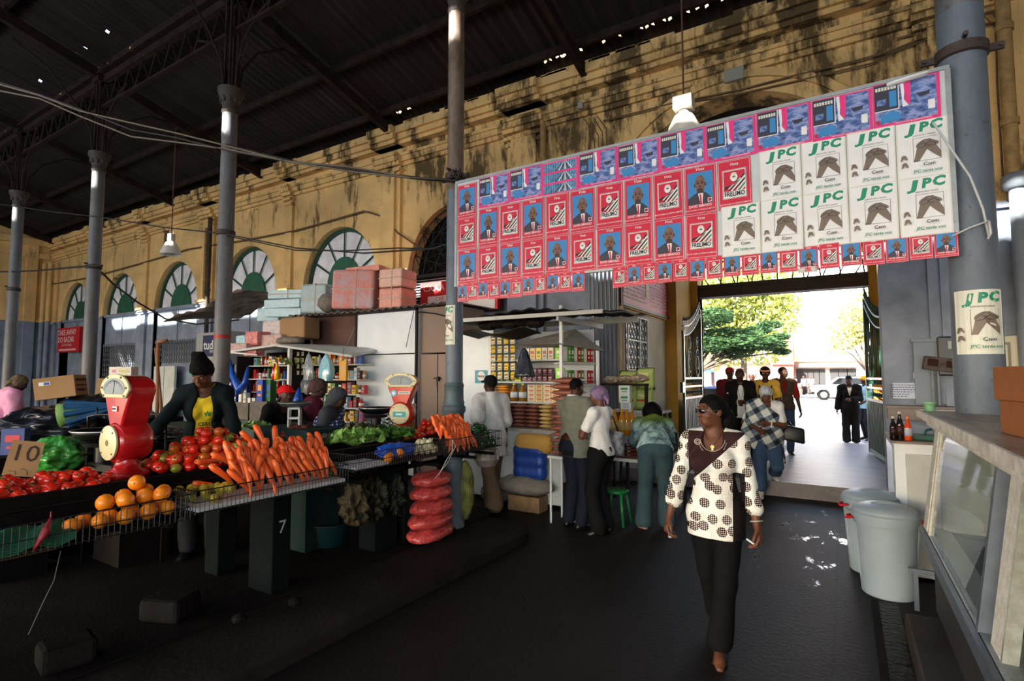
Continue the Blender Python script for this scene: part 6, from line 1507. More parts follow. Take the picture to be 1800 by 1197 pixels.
# grey hood with polka dot wrap, khaki trousers
q = P(565, 700, d=6.4)
f = Fig(H=1.66, sex='f', build=1.1, lean=12, curve=6, head=(0, 12, 0), h=.008, hands=[(.14, -.32, 1.05), (-.18, -.3, 1.0)])
t = stand('person in a grey hood with a blue polka dot wrap tied round the back', (q.x, q.y, .0), 120, SK2, f, (cloth('dark_grey_hoodie', (62, 66, 72)), dict(t=.03, sleeve=1.9, hem=-.12, name='hoodie')), (cloth('khaki_trousers', (104, 84, 66)), dict(t=.035, flare=.03)), hair=False)
def hood(F, p, Rh): F.rc(p(0, .05, .0), p(0, .07, -.10), .085, .075, .03)
f.hair(t, cloth('dark_grey_hoodie', (62, 66, 72)), vol=.018, low=-.10, front=.03, name='hood', extra=hood)
def polka():
 m, b, v, L = newmat('blue_polka_dot_cloth', .85); n = nd(m, 'TexVoronoi', Scale=26.0, Randomness=.0); L.new(v, n.inputs['Vector']); d = math_(m, 'LESS_THAN', n.outputs['Distance'], .36)
 L.new(mixc(m, d, srgb((34, 52, 104)), srgb((212, 216, 226))), b.inputs['Base Color']); return m
F = f.fld(h=.008); f.torso(F, .055, bust=.8); f.arm(F, 1, .03, .8); F.wrinkle(.006, (20, 20, 16), 3); F.cut(f.chest+nv(0, 0, .1), unit((-.45, 0, 1))); F.cut(f.waist+nv(0, 0, -.02), unit((.5, .2, -1))); F.build('wrap_cloth', polka(), t)
# maroon top, brown headwrap
q = P(540, 700, d=7.0)
f = Fig(H=1.74, sex='f', build=1.1, lean=10, head=(-20, 10, 0), h=.009, hands=[(.14, -.32, 1.0), (-.18, -.3, 1.0)])
t = stand('person in a maroon top and brown headwrap beyond the grey hooded one', (q.x, q.y, .0), 150, SK2, f, (cloth('maroon_top', (84, 24, 42)), dict(t=.03, sleeve=1.3, hem=-.12, name='top')), (cloth('maroon_print_skirt', (60, 34, 50)), dict(t=.05, flare=.05)), hair=False, shoe=None)
wrap(f, t, mat('brown_plum_headwrap', (84, 70, 60), .8, col2=(60, 24, 34), vscale=9), vol=.022, h=.009)
# ---- tiny passers-by across the street
for px, d, c, lab in ((1210, 30, (190, 60, 90), 'distant person in a magenta top on the far pavement, left of the gate view'), (1222, 31, (150, 40, 40), 'distant person in a dark red top beside the magenta one on the far pavement'),
     (1398, 44, (206, 150, 160), 'distant person in pink before the shop front, nearest the brick building'), (1412, 45, (176, 160, 160), 'distant pale figure in the middle of the shop front'), (1425, 46, (196, 130, 130), 'distant pink figure nearest the parked car')):
 q = P(px, 662, d=d); f = Fig(H=1.7, sex='m', h=.022); stand(lab, (q.x, q.y, .05), random.uniform(0, 360), SK2, f, (cloth('street_top_%d' % px, c), dict(t=.03, sleeve=1, hem=-.1)), (cloth('dark_trousers', (34, 34, 44)), dict(t=.02)), shoe=None, hair=False, group=None)
# ================================================================ kiosks and the grocery stall
M_WPAINT = mat('white_painted_sheet', (226, 234, 240), .5, var=.05, vscale=2, bump=.15, bscale=6)
M_WPAINT2 = mat('dirty_white_board', (196, 200, 198), .6, var=.12, vscale=3)
M_BRNP = mat('brown_board', (96, 66, 56), .75, var=.12, vscale=2)
M_TAUPEP = mat('taupe_board', (142, 122, 110), .7, var=.08, vscale=2)
M_DKROOF = mat('dark_tarred_sheet', (40, 36, 34), .7, var=.35, vscale=4)
def packmesh(mb, w, h, d, puff=0.0, M=None, mi=0):
 """soft or boxy packet standing at its base, front towards -Y"""
 if puff:
  n = 7
  for s in (-1, 1):
   mb.grid(lambda u, v: ((u-.5)*w, s*d*.5*(math.sin(math.pi*u)**.5*math.sin(math.pi*v)**.5), v*h), n, n, mi)
 else: mb.box((0, 0, h/2), (w, d, h), mi)
_pk = {}
def packet(label, cat, group, loc, w, h, d, c1, c2=None, puff=0.0, rz=0.0, name='packet', tilt=0.0, lying=False):
 key = (w, h, d, c1, c2, puff, lying, name)
 if key in _pk: return dup(_pk[key], loc, (tilt, 0, rz), label=label, group=group)
 m = MB(); packmesh(m, w, h, d, puff)
 m1 = mat('pack_%d_%d_%d' % c1, c1, .4, var=.12, vscale=40); m2 = mat('print_%d_%d_%d' % (c2 or (230, 230, 226)), c2 or (230, 230, 226), .4)
 yo = -d/2-.0015 if not puff else -d*.5-.001
 m.box((0, yo, h*.62), (w*.62, .002, h*.26), 1); m.box((0, yo, h*.28), (w*.5, .002, h*.1), 1)
 if lying:
  Rx = Matrix.Rotation(R(-90), 4, 'X'); m.v = [tuple((Rx @ Vector(v))+Vector((0, -h/2, d/2))) for v in m.v]
 o = m.build(name, [m1, m2], smooth=bool(puff)); o.location = loc; o.rotation_euler = (tilt, 0, rz); tag(o, label, cat, group); _pk[key] = o; return o
def bottle(label, group, loc, r, h, c, cap_, lab=None, name='bottle', clear=False, waist=False):
 key = (r, h, c, cap_, lab, name)
 if key in _pk: return dup(_pk[key], loc, (0, 0, 0), label=label, group=group)
 m = MB(); pf = [(r*.9, 0), (r, .01), (r, h*.58), (r*.85, h*.68), (r*.36, h*.86), (r*.34, h*.93)]
 if waist: pf = [(r*.92, 0), (r, .012), (r*.86, h*.35), (r, h*.52), (r*.8, h*.62), (r*.4, h*.84), (r*.38, h*.95)]
 m.lathe(pf, n=16); o = m.build(name, mat('bottle_%d_%d_%d' % c, c, .12, coat=.6, trans=.35 if clear else 0), smooth=True); o.location = loc; tag(o, label, 'bottle', group)
 m = MB(); m.lathe([(r*.42, h*.91), (r*.42, h), (0, h)], n=12); m.build('cap', mat('cap_%d_%d_%d' % cap_, cap_, .4), o)
 if lab: m = MB(); m.lathe([(r*1.015, h*.2), (r*1.015, h*.52)], n=16); m.build('bottle_label', mat('print_%d_%d_%d' % lab, lab, .5), o, smooth=True)
 _pk[key] = o; return o
# ---- grocery stall
GX0, GX1, GY0, GY1 = -5.16, -3.22, 6.85, 7.6
t = thing('grocery_stall', 'white grocery stall with open shelves of packets under the poster board', 'stall', ((GX0+GX1)/2, GY0, 0)); o0 = Vector(((GX0+GX1)/2, GY0, 0))
def b_(m, a, c, mi=0): m.b2(Vector(a)-o0, Vector(c)-o0, mi)
m = MB(); b_(m, (GX0, GY0, .08), (-4.56, GY1, 2.5)); b_(m, (GX0, GY1-.03, .08), (GX1, GY1, 2.5)); m.build('body', M_WPAINT, t, bev=.006)
m = MB(); b_(m, (-4.86, 6.55, .06), (-3.25, GY0+.02, 1.02)); b_(m, (-4.5, GY0, .06), (-3.25, GY1, 1.02)); cb = m.build('lower_cabinet', M_WPAINT2, t, bev=.006)
m = MB(); b_(m, (-4.9, 6.5, 1.02), (-3.2, GY0+.1, 1.06)); b_(m, (-3.86, 6.545, .1), (-3.85, 6.55, 1.0)); m.build('counter_edge', mat('worn_edge', (166, 160, 150), .7, var=.2), t)
for z in (1.41, 1.70, 2.02): m = MB(); b_(m, (-4.56, GY0-.08, z-.012), (-3.22, GY1, z+.012)); m.build('shelf', M_WPAINT2, t)
m = MB(); b_(m, (-4.58, GY0-.1, 1.06), (-4.54, GY0-.06, 2.4)); b_(m, (-3.26, 6.5, 1.06), (-3.22, 6.54, 2.75)); b_(m, (-3.02, 7.18, .3), (-2.98, 7.22, 2.3)); m.build('post', M_WHITE, t)
m = MB()       # angled right wing shelves
for z in (1.41, 1.68, 1.98):
 m.add([tuple(Vector(v)-o0) for v in ((-3.24, 6.52, z), (-3.0, 7.2, z), (-3.3, 7.3, z), (-3.5, 6.8, z), (-3.24, 6.52, z-.025), (-3.0, 7.2, z-.025), (-3.3, 7.3, z-.025), (-3.5, 6.8, z-.025))], [(0, 1, 2, 3), (7, 6, 5, 4), (0, 4, 5, 1), (1, 5, 6, 2), (2, 6, 7, 3), (3, 7, 4, 0)])
m.build('wing_shelf', M_WPAINT2, t)
m = MB(); m.add([tuple(Vector(v)-o0) for v in ((-4.2, 6.8, 2.26), (-3.24, 6.46, 2.22), (-2.9, 7.2, 2.16), (-3.9, 7.4, 2.42), (-3.3, 7.1, 2.46))], [(0, 1, 4, 3), (1, 2, 4), (0, 1, 2, 3)]); m.build('inner_canopy', mat('canopy_board', (150, 146, 138), .7, var=.15), t, solid=.03)
m = MB(); MXz = XZ; m.box(Vector((-4.78, 6.846, 1.78))-o0, (.24, .004, .2)); st = m.build('sticker', mat('teal_sticker', (40, 140, 160), .4), t)
m = MB(); m.lathe([(0, 0), (.075, 0), (.075, .003), (0, .003)], Vector((-4.78, 6.842, 1.79))-o0, n=20, M=Matrix.Rotation(R(90), 3, 'X')); m.build('sticker_disc', M_WHITE, st)
m = MB(); letter(m, 'Benny', Vector((-4.78, 6.836, 1.79))-o0, .055, XZ, bold=.02); m.build('sticker_text', mat('dial_ink', (50, 60, 66), .6), st)
# dark roof above it
rt = thing('stall_roof', 'dark sagging sheet roof over the white grocery stall', 'roof', (-3.7, 6.9, 2.55))
m = MB()
def fnr(u, v): x = -1.02+2.3*u; y = -.85+1.6*v; return (x, y, .10+.1*v+.012*math.sin(u*60)-.16*abs(u-.55)+.02*math.sin(9*v+4*u))
m.grid(fnr, 70, 8); m.build('sheet', M_DKROOF, rt, solid=.02)
m = MB(); m.b2((-1.0, -.86, .0), (1.25, -.82, .05)); m.b2((-1.0, .6, .02), (1.2, .64, .1)); m.b2((-1, -.8, -.02), (-.96, .7, .03)); m.b2((.6, -.8, -.05), (.63, .7, .02)); m.build('batten', M_WPAINT2, rt)
m = MB(); m.grid(lambda u, v: (-1.1+1.1*u, -.6+.5*v, -.13-.05*v+.04*math.sin(8*u)), 16, 5); m.build('lower_sheet', M_DKROOF, rt, solid=.015)
m = MB()
for k in range(5): m.ell((-.75+.2*k, -.35, -.02+.03*(k % 2)), (.16, .14, .07), 8, jit=.15)
m.build('bundle', M_DKROOF, rt)
# goods on the shelves
GS = 'on the white grocery stall'
for r_ in range(5):
 for c in range(4):
  packet('white and yellow sachet hanging in rows at the left of the grocery shelves', 'packet', 'hanging sachets', (-4.49+.115*c, GY0-.10-.003*r_, 1.74+.13*r_), .085, .115, .02, (226, 222, 200) if (r_+c) % 3 else (232, 196, 80), (190, 150, 40), puff=.5)
for c in range(4): packet('small green and yellow jar on the second shelf, left end', 'jar', 'small jars at the left of the shelves', (-4.46+.11*c, GY0+.1, 1.712), .07, .15, .06, (96, 130, 60), (226, 210, 150), name='jar')
cols = [((220, 214, 190), (200, 60, 50)), ((214, 190, 120), (180, 50, 40)), ((236, 200, 60), (60, 120, 60)), ((206, 196, 176), (150, 90, 60))]
for c in range(5): packet('tall pale packet on the top grocery shelf', 'packet', 'tall pale packets on the top shelf', (-4.0+.1*c, GY0+.08, 2.032), .085, .17, .06, cols[c % 4][0], cols[c % 4][1])
packet('bright green packet on the top grocery shelf beside the post', 'packet', None, (-3.45, GY0+.02, 2.032), .10, .16, .05, (130, 200, 30), (230, 240, 200))
packet('bright green packet standing on the middle shelf beside the post', 'packet', None, (-3.32, GY0-.2, 1.712), .12, .19, .05, (150, 220, 40), (220, 240, 210))
m = MB(); m.box((-3.86, GY0+.3, 2.28), (.38, .03, .12), 0); so = m.build('advert_panel', mat('advert_blue', (40, 90, 150), .5)); tag(so, 'small blue advert panel with red lettering above the grocery shelves', 'sign')
m = MB(); [m.box((-4.0+.055*k, GY0+.283, 2.28+(.006 if k % 2 else -.004)), (.035, .002, .05+.02*(k % 3))) for k in range(6)]; m.build('lettering', mat('advert_red', (200, 50, 50), .5), so)
for c in range(6):
 for r_ in range(2): packet('dark red tin stacked two high on the middle grocery shelf', 'tin', 'dark red tins', (-4.0+.085*c, GY0+.02, 1.712+.1*r_), .075, .095, .075, (96, 34, 50), (200, 170, 170), name='tin')
packet('yellow and green packet left of the dark red tins', 'packet', None, (-4.11, GY0, 1.712), .1, .16, .05, (206, 206, 60), (60, 130, 60))
for (z, lab_) in ((1.99, 'upper'), (1.69, 'lower')):
 for c in range(9):
  f_ = c/9; c1 = [(196, 200, 180), (90, 150, 60), (60, 120, 60), (214, 208, 190), (160, 40, 40), (84, 130, 50), (206, 206, 196), (170, 30, 34), (180, 34, 40)][c]
  packet('thin upright packet on the %s angled wing shelf of the grocery stall' % lab_, 'packet', 'packets on the %s wing shelf' % lab_, (-3.22+.2*f_, 6.6+.52*f_, z+.002), .05, .2 if z > 1.8 else .18, .035, c1, (220, 214, 200), rz=R(70))
for r_ in range(6): packet('yellow bag in the stack at the left of the third grocery shelf', 'bag', 'stacked yellow bags', (-4.40, GY0+.06, 1.425+.038*r_), .24, .18, .042, (222, 150, 40), (240, 220, 160), puff=1, lying=True, name='yellow_bag')
for k in range(2): bottle('bottle of sunflower oil with a blue label on the grocery shelf', 'sunflower oil bottles', (-4.18+.15*k, GY0-.01, 1.423), .058, .26, (150, 96, 20), (230, 210, 80), (220, 226, 232), name='oil_bottle')
for r_ in range(4):
 for c in range(4): packet('pale yellow pasta packet stacked at the right of the third grocery shelf', 'packet', 'pasta packets', (-3.88+.13*c, GY0+.02, 1.423+.062*r_), .12, .06, .1, (226, 206, 150) if c % 2 else (230, 214, 180), (200, 90, 60))
for c in range(6):
 for r_ in range(6):
  yl = c == 4; packet(('pillow bag of yellow beans' if yl else 'pillow bag of brown groundnuts')+' in the rows on the grocery counter', 'bag', 'yellow bean bags' if yl else 'groundnut bags', (-4.42+.215*c, GY0-.12+random.uniform(-.01, .01), 1.062+.054*r_), .205, .2, .062, (190, 160, 96) if yl else (126, 74, 60), (150, 100, 84) if not yl else (214, 190, 140), puff=1, lying=True, name='bean_bag')
# hanging dark polythene bag
m = MB(); c = P(921, 640, Y=6.5)
m.grid(lambda u, v: (c.x+(.02+.13*v**.7)*math.cos(2*math.pi*u)*(1+.15*math.sin(7*u*6.28)), c.y+(.02+.08*v)*math.sin(2*math.pi*u), c.z+.22-.40*v+.02*math.sin(11*u*6.28)*v), 26, 12, closed_u=True)
o = m.build('plastic_bag', mat('dark_polythene', (44, 50, 62), .2, var=.4, vscale=14, coat=.5), smooth=True, solid=.002); tag(o, 'dark crumpled polythene bag hanging in front of the grocery shelves', 'bag')
# tall column of bean bags on a small table
t = thing('side_table', 'small white-legged table under the tall column of bean bags', 'table', (-2.9, 6.12, 0))
m = MB(); m.box((0, 0, .80), (.5, .36, .03)); m.build('table_top', M_WPAINT2, t)
for (x, y) in ((.22, -.15), (-.22, -.15), (.22, .15), (-.22, .15)): m = MB(); m.cyl((x, y, 0), (x, y, .79), .014, n=8); m.build('leg', M_WHITE, t)
for r_ in range(13): packet('large clear bag of brown beans in the tall column beside the couple', 'bag', 'tall column of bean bags', (-2.92+random.uniform(-.012, .012), 6.05+random.uniform(-.01, .01), .818+.073*r_), .40, .30, .085, (134, 78, 64), (170, 118, 100), puff=1, lying=True, name='bean_bag', rz=random.uniform(-.08, .08))
packet('bright pink packet standing against the column of bean bags', 'packet', None, (-2.66, 5.9, .82), .05, .2, .04, (226, 60, 130), (240, 160, 190))
m = MB(); m.b2((-3.18, 6.35, 0), (-2.9, 6.65, .40)); tag(m.build('wooden_block', mat('dark_brown_block', (44, 34, 30), .8, var=.25), bev=.01), 'dark brown block standing on the floor below the bean bag table', 'block')
# right part: oil bottles, sugar, rice sacks on a low table
t = thing('low_table', 'low table of oil bottles and nut packets in front of the bending woman', 'table', (-2.3, 7.2, 0))
m = MB(); m.box((0, 0, .70), (.9, .8, .04)); m.box((-.1, .2, .95), (.8, .4, .03)); m.build('table_top', M_WPAINT2, t)
for (x, y) in ((.4, -.35), (-.4, -.35), (.4, .35), (-.4, .35)): m = MB(); m.box((x, y, .35), (.04, .04, .7)); m.build('leg', M_DKWOOD, t)
for k, (px, py) in enumerate(((1080, 722), (1093, 735), (1101, 728), (1110, 716))): q = P(px, py, Y=7.15+.05*k); bottle('large bottle of golden cooking oil on the low table', 'cooking oil bottles', (q.x, q.y, .97), .055, .36, (214, 140, 20), (222, 150, 30), (206, 176, 110), name='oil_bottle')
for k in range(5): bottle('small bottle of golden oil lying low in the front row of the low table', 'small oil bottles', (-2.62+.13*k, 6.98, .722), .04, .2, (196, 130, 40), (226, 220, 200), (214, 206, 180), name='oil_bottle')
for r_ in range(4):
 for c in range(4): packet('shiny brown nut packet piled at the front of the low table', 'packet', 'nut packets on the low table', (-2.66+.15*c, 6.86, .722+.045*r_), .14, .12, .05, (90, 40, 34), (150, 110, 100), puff=1, lying=True, name='nut_packet')
q = P(1112, 700, Y=7.45)
t = thing('goods_stand', 'tall stand behind the oil bottles carrying green rice sacks', 'stand', (q.x, 7.7, 0))
m = MB(); m.box((0, .1, 1.28), (.8, .4, .03)); m.box((-.45, 0, .9), (.7, .4, .03)); m.build('shelf', M_WPAINT2, t); m = MB()
for x in (-.38, .38): m.box((x, .0, .64), (.04, .04, 1.28)); m.box((x, .28, .64), (.04, .04, 1.28))
m.build('post', M_DKWOOD, t)
for k, (dx, dz, lb) in enumerate(((.12, 0, 'lower right pale green rice sack with a red stripe'), (.14, .30, 'upper right pale green rice sack with a red stripe'), (-.12, .26, 'pale green rice sack leaning left of the tall pair'), (-.12, 0, 'pale green rice sack behind the oil bottles, bottom left'))):
 m = MB(); packmesh(m, .27, .32, .16, 1.0); m.box((0, -.083, .15), (.16, .003, .03), 1); m.box((0, -.082, .22), (.14, .003, .05), 2); o = m.build('rice_sack', [mat('pale_green_sack', (168, 186, 112), .6, bump=.4), mat('red_stripe', (196, 80, 50), .6), mat('sack_print', (206, 206, 150), .6)], smooth=True)
 o.location = (q.x+dx, 7.62, 1.295+dz); o.rotation_euler = (0, 0, .1*k-.1); tag(o, lb, 'sack')
q2 = P(1099, 680, Y=7.3)
for k in range(2): packet('white sugar packet with a green print stacked beside the rice sacks', 'packet', 'white and green packets', (q2.x, 7.3, 1.42+.12*k), .16, .12, .09, (214, 222, 216), (40, 130, 80))
for k in range(3): packet('white striped packet under the white and green pair', 'packet', 'white striped packets', (q2.x+.02, 7.3, 1.3+.04*k), .15, .038, .09, (206, 212, 214), (120, 140, 150))
for k in range(3):
 m = MB(); m.ell((0, 0, 0), (.12, .1, .06), 10, jit=.15); o = m.build('clear_bag', mat('clear_crinkled_plastic', (150, 136, 122), .25, var=.35, vscale=20, bump=.9, bscale=40)); o.location = (-2.9+.2*k, 7.5, 1.74+.01*k); tag(o, 'crinkled clear bag lying on top beside the grocery stall wing', 'bag', 'crinkled clear bags')
m = MB(); m.box((-2.75, 7.55, 1.67), (.75, .35, .03)); m.b2((-3.1, 7.5, 0), (-3.06, 7.54, 1.66)); m.b2((-2.42, 7.5, 0), (-2.38, 7.54, 1.66)); tag(m.build('board_shelf', M_DKWOOD), 'rough board shelf beside the grocery stall wing', 'shelf')
# plastic stool, sacks by the stall
def stool(loc, label):
 t = thing('plastic_stool', label, 'stool', loc); mm = mat('green_plastic', (20, 110, 56), .4)
 m = MB(); m.lathe([(0, .42), (.13, .42), (.15, .41), (.155, .38)], n=20); m.build('seat', mm, t, smooth=True)
 for a in (45, 135, 225, 315): m = MB(); c, s = math.cos(R(a)), math.sin(R(a)); m.cyl((c*.13, s*.13, .4), (c*.19, s*.19, 0), .022, .018, n=8); m.build('leg', mm, t, smooth=True)
 return t
stool((-2.42, 6.35, 0), 'green plastic stool beside the bending woman')
def sack(name, label, loc, r, mtl, rz=0, seed=0, cat='sack', box=False):
 rs = random.Random(seed); F = Fld(nv(-r[0]-.08, -r[1]-.08, -.06), nv(r[0]+.08, r[1]+.08, r[2]*2+.1), .014)
 if box:
  for z in (.3, 1, 1.7): F.rc((-r[0]*.7, 0, r[2]*z), (r[0]*.7, 0, r[2]*z), r[1], r[1]*.92, .05)
 else: F.ell((0, 0, r[2]), r, None, .03)
 if not box: F.ell((0, 0, r[2]*.8), (r[0]*.98, r[1]*.98, r[2]*.6), None, .05); F.wrinkle(.006, (22, 22, 22), seed); F.cut((0, 0, .005), (0, 0, -1))
 o = F.build(name, mtl, None, 1); o.location = loc; o.rotation_euler = (0, 0, rz); return tag(o, label, cat)
M_SACK = mat('grey_woven_sack', (126, 118, 108), .85, var=.12, vscale=10, bump=.6, bscale=120)
qs = P(915, 868, z=.22)
m = MB(); m.b2((qs.x-.18, 6.25, 0), (qs.x+.30, 6.5, .2)); tag(m.build('wooden_crate', mat('raw_wood', (134, 104, 72), .8, var=.25), bev=.006), 'raw wooden crate carrying the grey sack by the grocery stall', 'crate')
sack('sack', 'bulging grey woven sack lying on the wooden crate', (qs.x+.02, 6.36, .2), (.42, .2, .13), M_SACK, .05, 2)
o = sack('sack', 'bright blue sack standing on the grey one', (qs.x+.1, 6.38, .44), (.21, .11, .2), mat('blue_plastic_sack', (24, 62, 140), .4, var=.25, bump=.6), .0, 4, box=True)
sack('sack', 'yellow sack on top of the bright blue one', (qs.x+.16, 6.38, .82), (.26, .09, .065), mat('yellow_mesh_sack', (196, 150, 70), .6, bump=.7, bscale=90), 0, 6, box=True)
sack('sack', 'small grey sack slumped against the left end of the lying one', (qs.x-.5, 6.45, 0), (.22, .16, .16), M_SACK, .3, 7)
# ---- white box kiosk with parcels on its roof
t = thing('kiosk', 'large white sheet-metal kiosk standing left of the poster column', 'kiosk', (-7.1, 7.6, 0)); o0 = Vector((-7.1, 7.6, 0))
m = MB(); b_(m, (-7.95, 7.2, .05), (-6.42, 8.2, 3.0)); m.build('body', M_WPAINT, t, bev=.01)
m = MB(); b_(m, (-7.95, 7.18, 2.18), (-6.42, 7.2, 2.2)); b_(m, (-7.97, 7.17, .05), (-7.93, 7.21, 3.0)); b_(m, (-6.44, 7.17, .05), (-6.40, 7.21, 3.0)); b_(m, (-7.95, 7.17, 2.96), (-6.4, 7.2, 3.0)); m.build('edge_strip', mat('dark_gap', (50, 48, 46), .7), t)
m = MB(); b_(m, (-6.40, 7.28, 2.2), (-5.6, 8.1, 3.0)); m.build('upper_side_cupboard', M_TAUPEP, t); m = MB(); b_(m, (-6.40, 7.26, .05), (-6.0, 8.1, 2.17)); b_(m, (-5.98, 7.26, .05), (-5.6, 8.1, 2.17)); dr = m.build('door', M_TAUPEP, t)
m = MB(); m.cyl(Vector((-6.06, 7.24, 1.75))-o0, Vector((-5.9, 7.24, 1.75))-o0, .012, n=6); b_(m, (-5.97, 7.2, 1.70), (-5.93, 7.25, 1.78)); m.cyl(Vector((-5.98, 7.22, 1.74))-o0, Vector((-5.96, 7.22, 1.5))-o0, .006, n=5); m.build('padlock', M_IRON, dr)
m = MB(); b_(m, (-9.6, 7.5, 2.22), (-7.97, 8.0, 3.02)); m.build('brown_panel', M_BRNP, t); m = MB(); b_(m, (-9.64, 7.46, 2.1), (-9.6, 7.5, 3.05)); b_(m, (-9.6, 7.48, 2.2), (-7.97, 7.52, 2.24)); m.build('white_rail', M_WPAINT2, t)
m = MB(); m.grid(lambda u, v: tuple(Vector((-9.9+4.4*u, 7.1+1.2*v, 3.05+.02*math.sin(u*150)-.03*math.sin(3*u)))-o0), 120, 3); m.build('corrugated_roof', mat('old_corrugated_sheet', (110, 100, 92), .6, var=.3, vscale=6), t, solid=.012)
m = MB(); m.cyl(Vector((-6.46, 7.16, 2.95))-o0, Vector((-6.6, 7.12, 2.3))-o0, .008, n=5); m.tube([tuple(Vector(v)-o0) for v in ((-7.98, 7.3, 2.95), (-8.35, 7.3, 2.35), (-8.6, 7.3, 2.3))], .012, 6); m.build('stay_rod', mat('rod_grey', (120, 110, 104), .5), t)
m = MB(); m.grid(lambda u, v: tuple(Vector((-5.6+.5*u+.3, 7.1, 2.2+.6*v))-o0), 2, 2);
m = MB(); m.tube([tuple(Vector(v)-o0) for v in ((-6.4, 7.2, 2.93), (-5.9, 7.1, 2.85), (-5.3, 7.05, 2.7), (-4.9, 7.0, 2.62))], .012, 6); m.build('cable', M_IRON, t)
def parcel(label, loc, dims, mtl, rz=0, strap=True, seed=1, name='wrapped_parcel'):
 rs = random.Random(seed); m = MB(); w, d, h = dims
 m.box((0, 0, h/2), dims); bm_ = m; o = m.build(name, mtl, smooth=False, bev=min(dims)*.09); o.location = loc; o.rotation_euler = (rs.uniform(-.02, .02), rs.uniform(-.03, .03), rz); tag(o, label, 'parcel')
 if strap:
  m = MB(); m.box((0, 0, h*.5), (w+.01, d+.012, .022)); m.box((w*.08, 0, h*.5), (.022, d+.012, h+.01)); m.build('strap', mat('pale_twine', (190, 170, 150), .6), o)
 return o
M_PINKW = mat('pink_wrapped_rolls', (226, 150, 130), .35, var=.12, vscale=9, bump=.8, bscale=14); M_BLUEW = mat('pale_blue_wrapped_rolls', (186, 214, 220), .35, var=.1, vscale=9, bump=.8, bscale=14); M_WHW = mat('white_printed_wrap', (206, 196, 196), .35, var=.2, vscale=26, bump=.8, bscale=14)
z0 = 3.09
parcel('big pink and white wrapped bale, nearest on the white kiosk roof', (-8.22, 7.45, z0), (.86, .55, .78), mat('pink_white_bale', (222, 128, 108), .35, col2=(196, 170, 176), vscale=3.5, bump=.8, bscale=14), .42, seed=1)
parcel('lower pink wrapped bale at the right end of the kiosk roof', (-7.42, 7.75, z0), (.55, .5, .40), M_PINKW, .1, seed=2)
parcel('upper pink wrapped bale stacked at the right end of the kiosk roof', (-7.42, 7.75, z0+.41), (.55, .5, .36), mat('pale_pink_wrap', (232, 186, 166), .35, var=.08, bump=.8, bscale=14), .1, seed=3)
parcel('thin pink wrapped bale lying across the top of the big one', (-8.2, 7.7, z0+.78), (.8, .4, .12), M_PINKW, .2, False, seed=4)
parcel('pale pink bale behind the big one', (-7.9, 8.0, z0), (.6, .4, .8), mat('pale_pink_wrap', (232, 186, 166), .35), .0, False, seed=5)
parcel('upright grey blue bale on the kiosk roof, right of the pale blue ones', (-9.42, 7.5, z0), (.6, .5, .62), mat('grey_blue_wrap', (158, 178, 180), .35, var=.1, bump=.8, bscale=14), .3, seed=6)
for k, (dx, dz, w) in enumerate(((-.95, 0, .95), (-1.0, .2, .9), (-.9, .40, .85))):
 parcel(['bottom', 'middle', 'top'][k]+' pale blue wrapped bale in the slumped stack on the kiosk roof', (-9.45+dx, 7.5, z0-.02+dz), (w, .5, .19), M_BLUEW, .25+.05*k, k == 2, seed=8+k)
parcel('pale blue bale sagging over the left end of the kiosk roof', (-10.9, 7.4, z0-.1), (.5, .4, .3), M_BLUEW, .5, False, seed=12)
sack('bundle', 'grey netted bundle between the pale blue and pink bales', (-8.95, 7.35, z0), (.22, .2, .2), M_SACK, 0, 3, 'bundle')
m = MB(); m.box((-8.35, 8.2, 3.55), (1.5, .03, .9)); so = m.build('shop_sign', M_WHITE); tag(so, 'white shop sign with red letters half hidden behind the bales', 'sign'); m = MB(); letter(m, 'do', (-8.85, 8.18, 3.42), .42, XZ, bold=.02); m.build('lettering', mat('sign_red_ink', (190, 40, 44), .5), so)
# ---- left shelf kiosk
t = thing('shelf_kiosk', 'open-fronted kiosk crammed with bottles and boxes behind the vendors', 'kiosk', (-9.1, 6.9, 0)); o0 = Vector((-9.1, 6.9, 0))
m = MB(); b_(m, (-10.9, 7.3, .0), (-7.4, 7.34, 2.3)); b_(m, (-10.9, 6.6, 0), (-10.86, 7.34, 2.2)); b_(m, (-9.02, 6.5, 0), (-8.98, 7.34, 2.3)); m.build('body', M_DKWOOD, t)
for z in (.95, 1.2, 1.45, 1.72, 2.0): m = MB(); b_(m, (-10.86, 6.85, z-.012), (-9.02, 7.3, z+.012)); b_(m, (-8.98, 6.85, z-.012), (-7.45, 7.3, z+.012)); m.build('shelf', M_WPAINT2, t)
m = MB(); m.add([tuple(Vector(v)-o0) for v in ((-10.7, 6.3, 2.28), (-8.95, 6.15, 2.36), (-8.95, 7.4, 2.42), (-10.9, 7.4, 2.4))], [(0, 1, 2, 3)]); m.add([tuple(Vector(v)-o0) for v in ((-8.95, 6.15, 2.36), (-7.4, 6.6, 2.14), (-7.4, 7.4, 2.3), (-8.95, 7.4, 2.42))], [(0, 1, 2, 3)]); m.build('canopy', M_WPAINT2, t, solid=.04)
m = MB(); b_(m, (-9.03, 6.48, .9), (-8.97, 6.54, 2.34)); b_(m, (-9.9, 6.78, 1.1), (-9.86, 6.84, 2.05)); b_(m, (-9.9, 6.78, 2.03), (-9.05, 6.84, 2.07)); m.build('white_post', M_WHITE, t)
m = MB(); b_(m, (-10.6, 6.3, .0), (-8.1, 6.6, .92)); m.build('counter', mat('green_grey_counter', (52, 74, 66), .7, var=.2), t)
GOODC = [(200, 40, 40), (226, 190, 50), (40, 90, 170), (220, 220, 214), (60, 130, 70), (150, 60, 90), (236, 140, 40), (120, 180, 210), (90, 50, 40), (236, 226, 120)]
rs = random.Random(5)
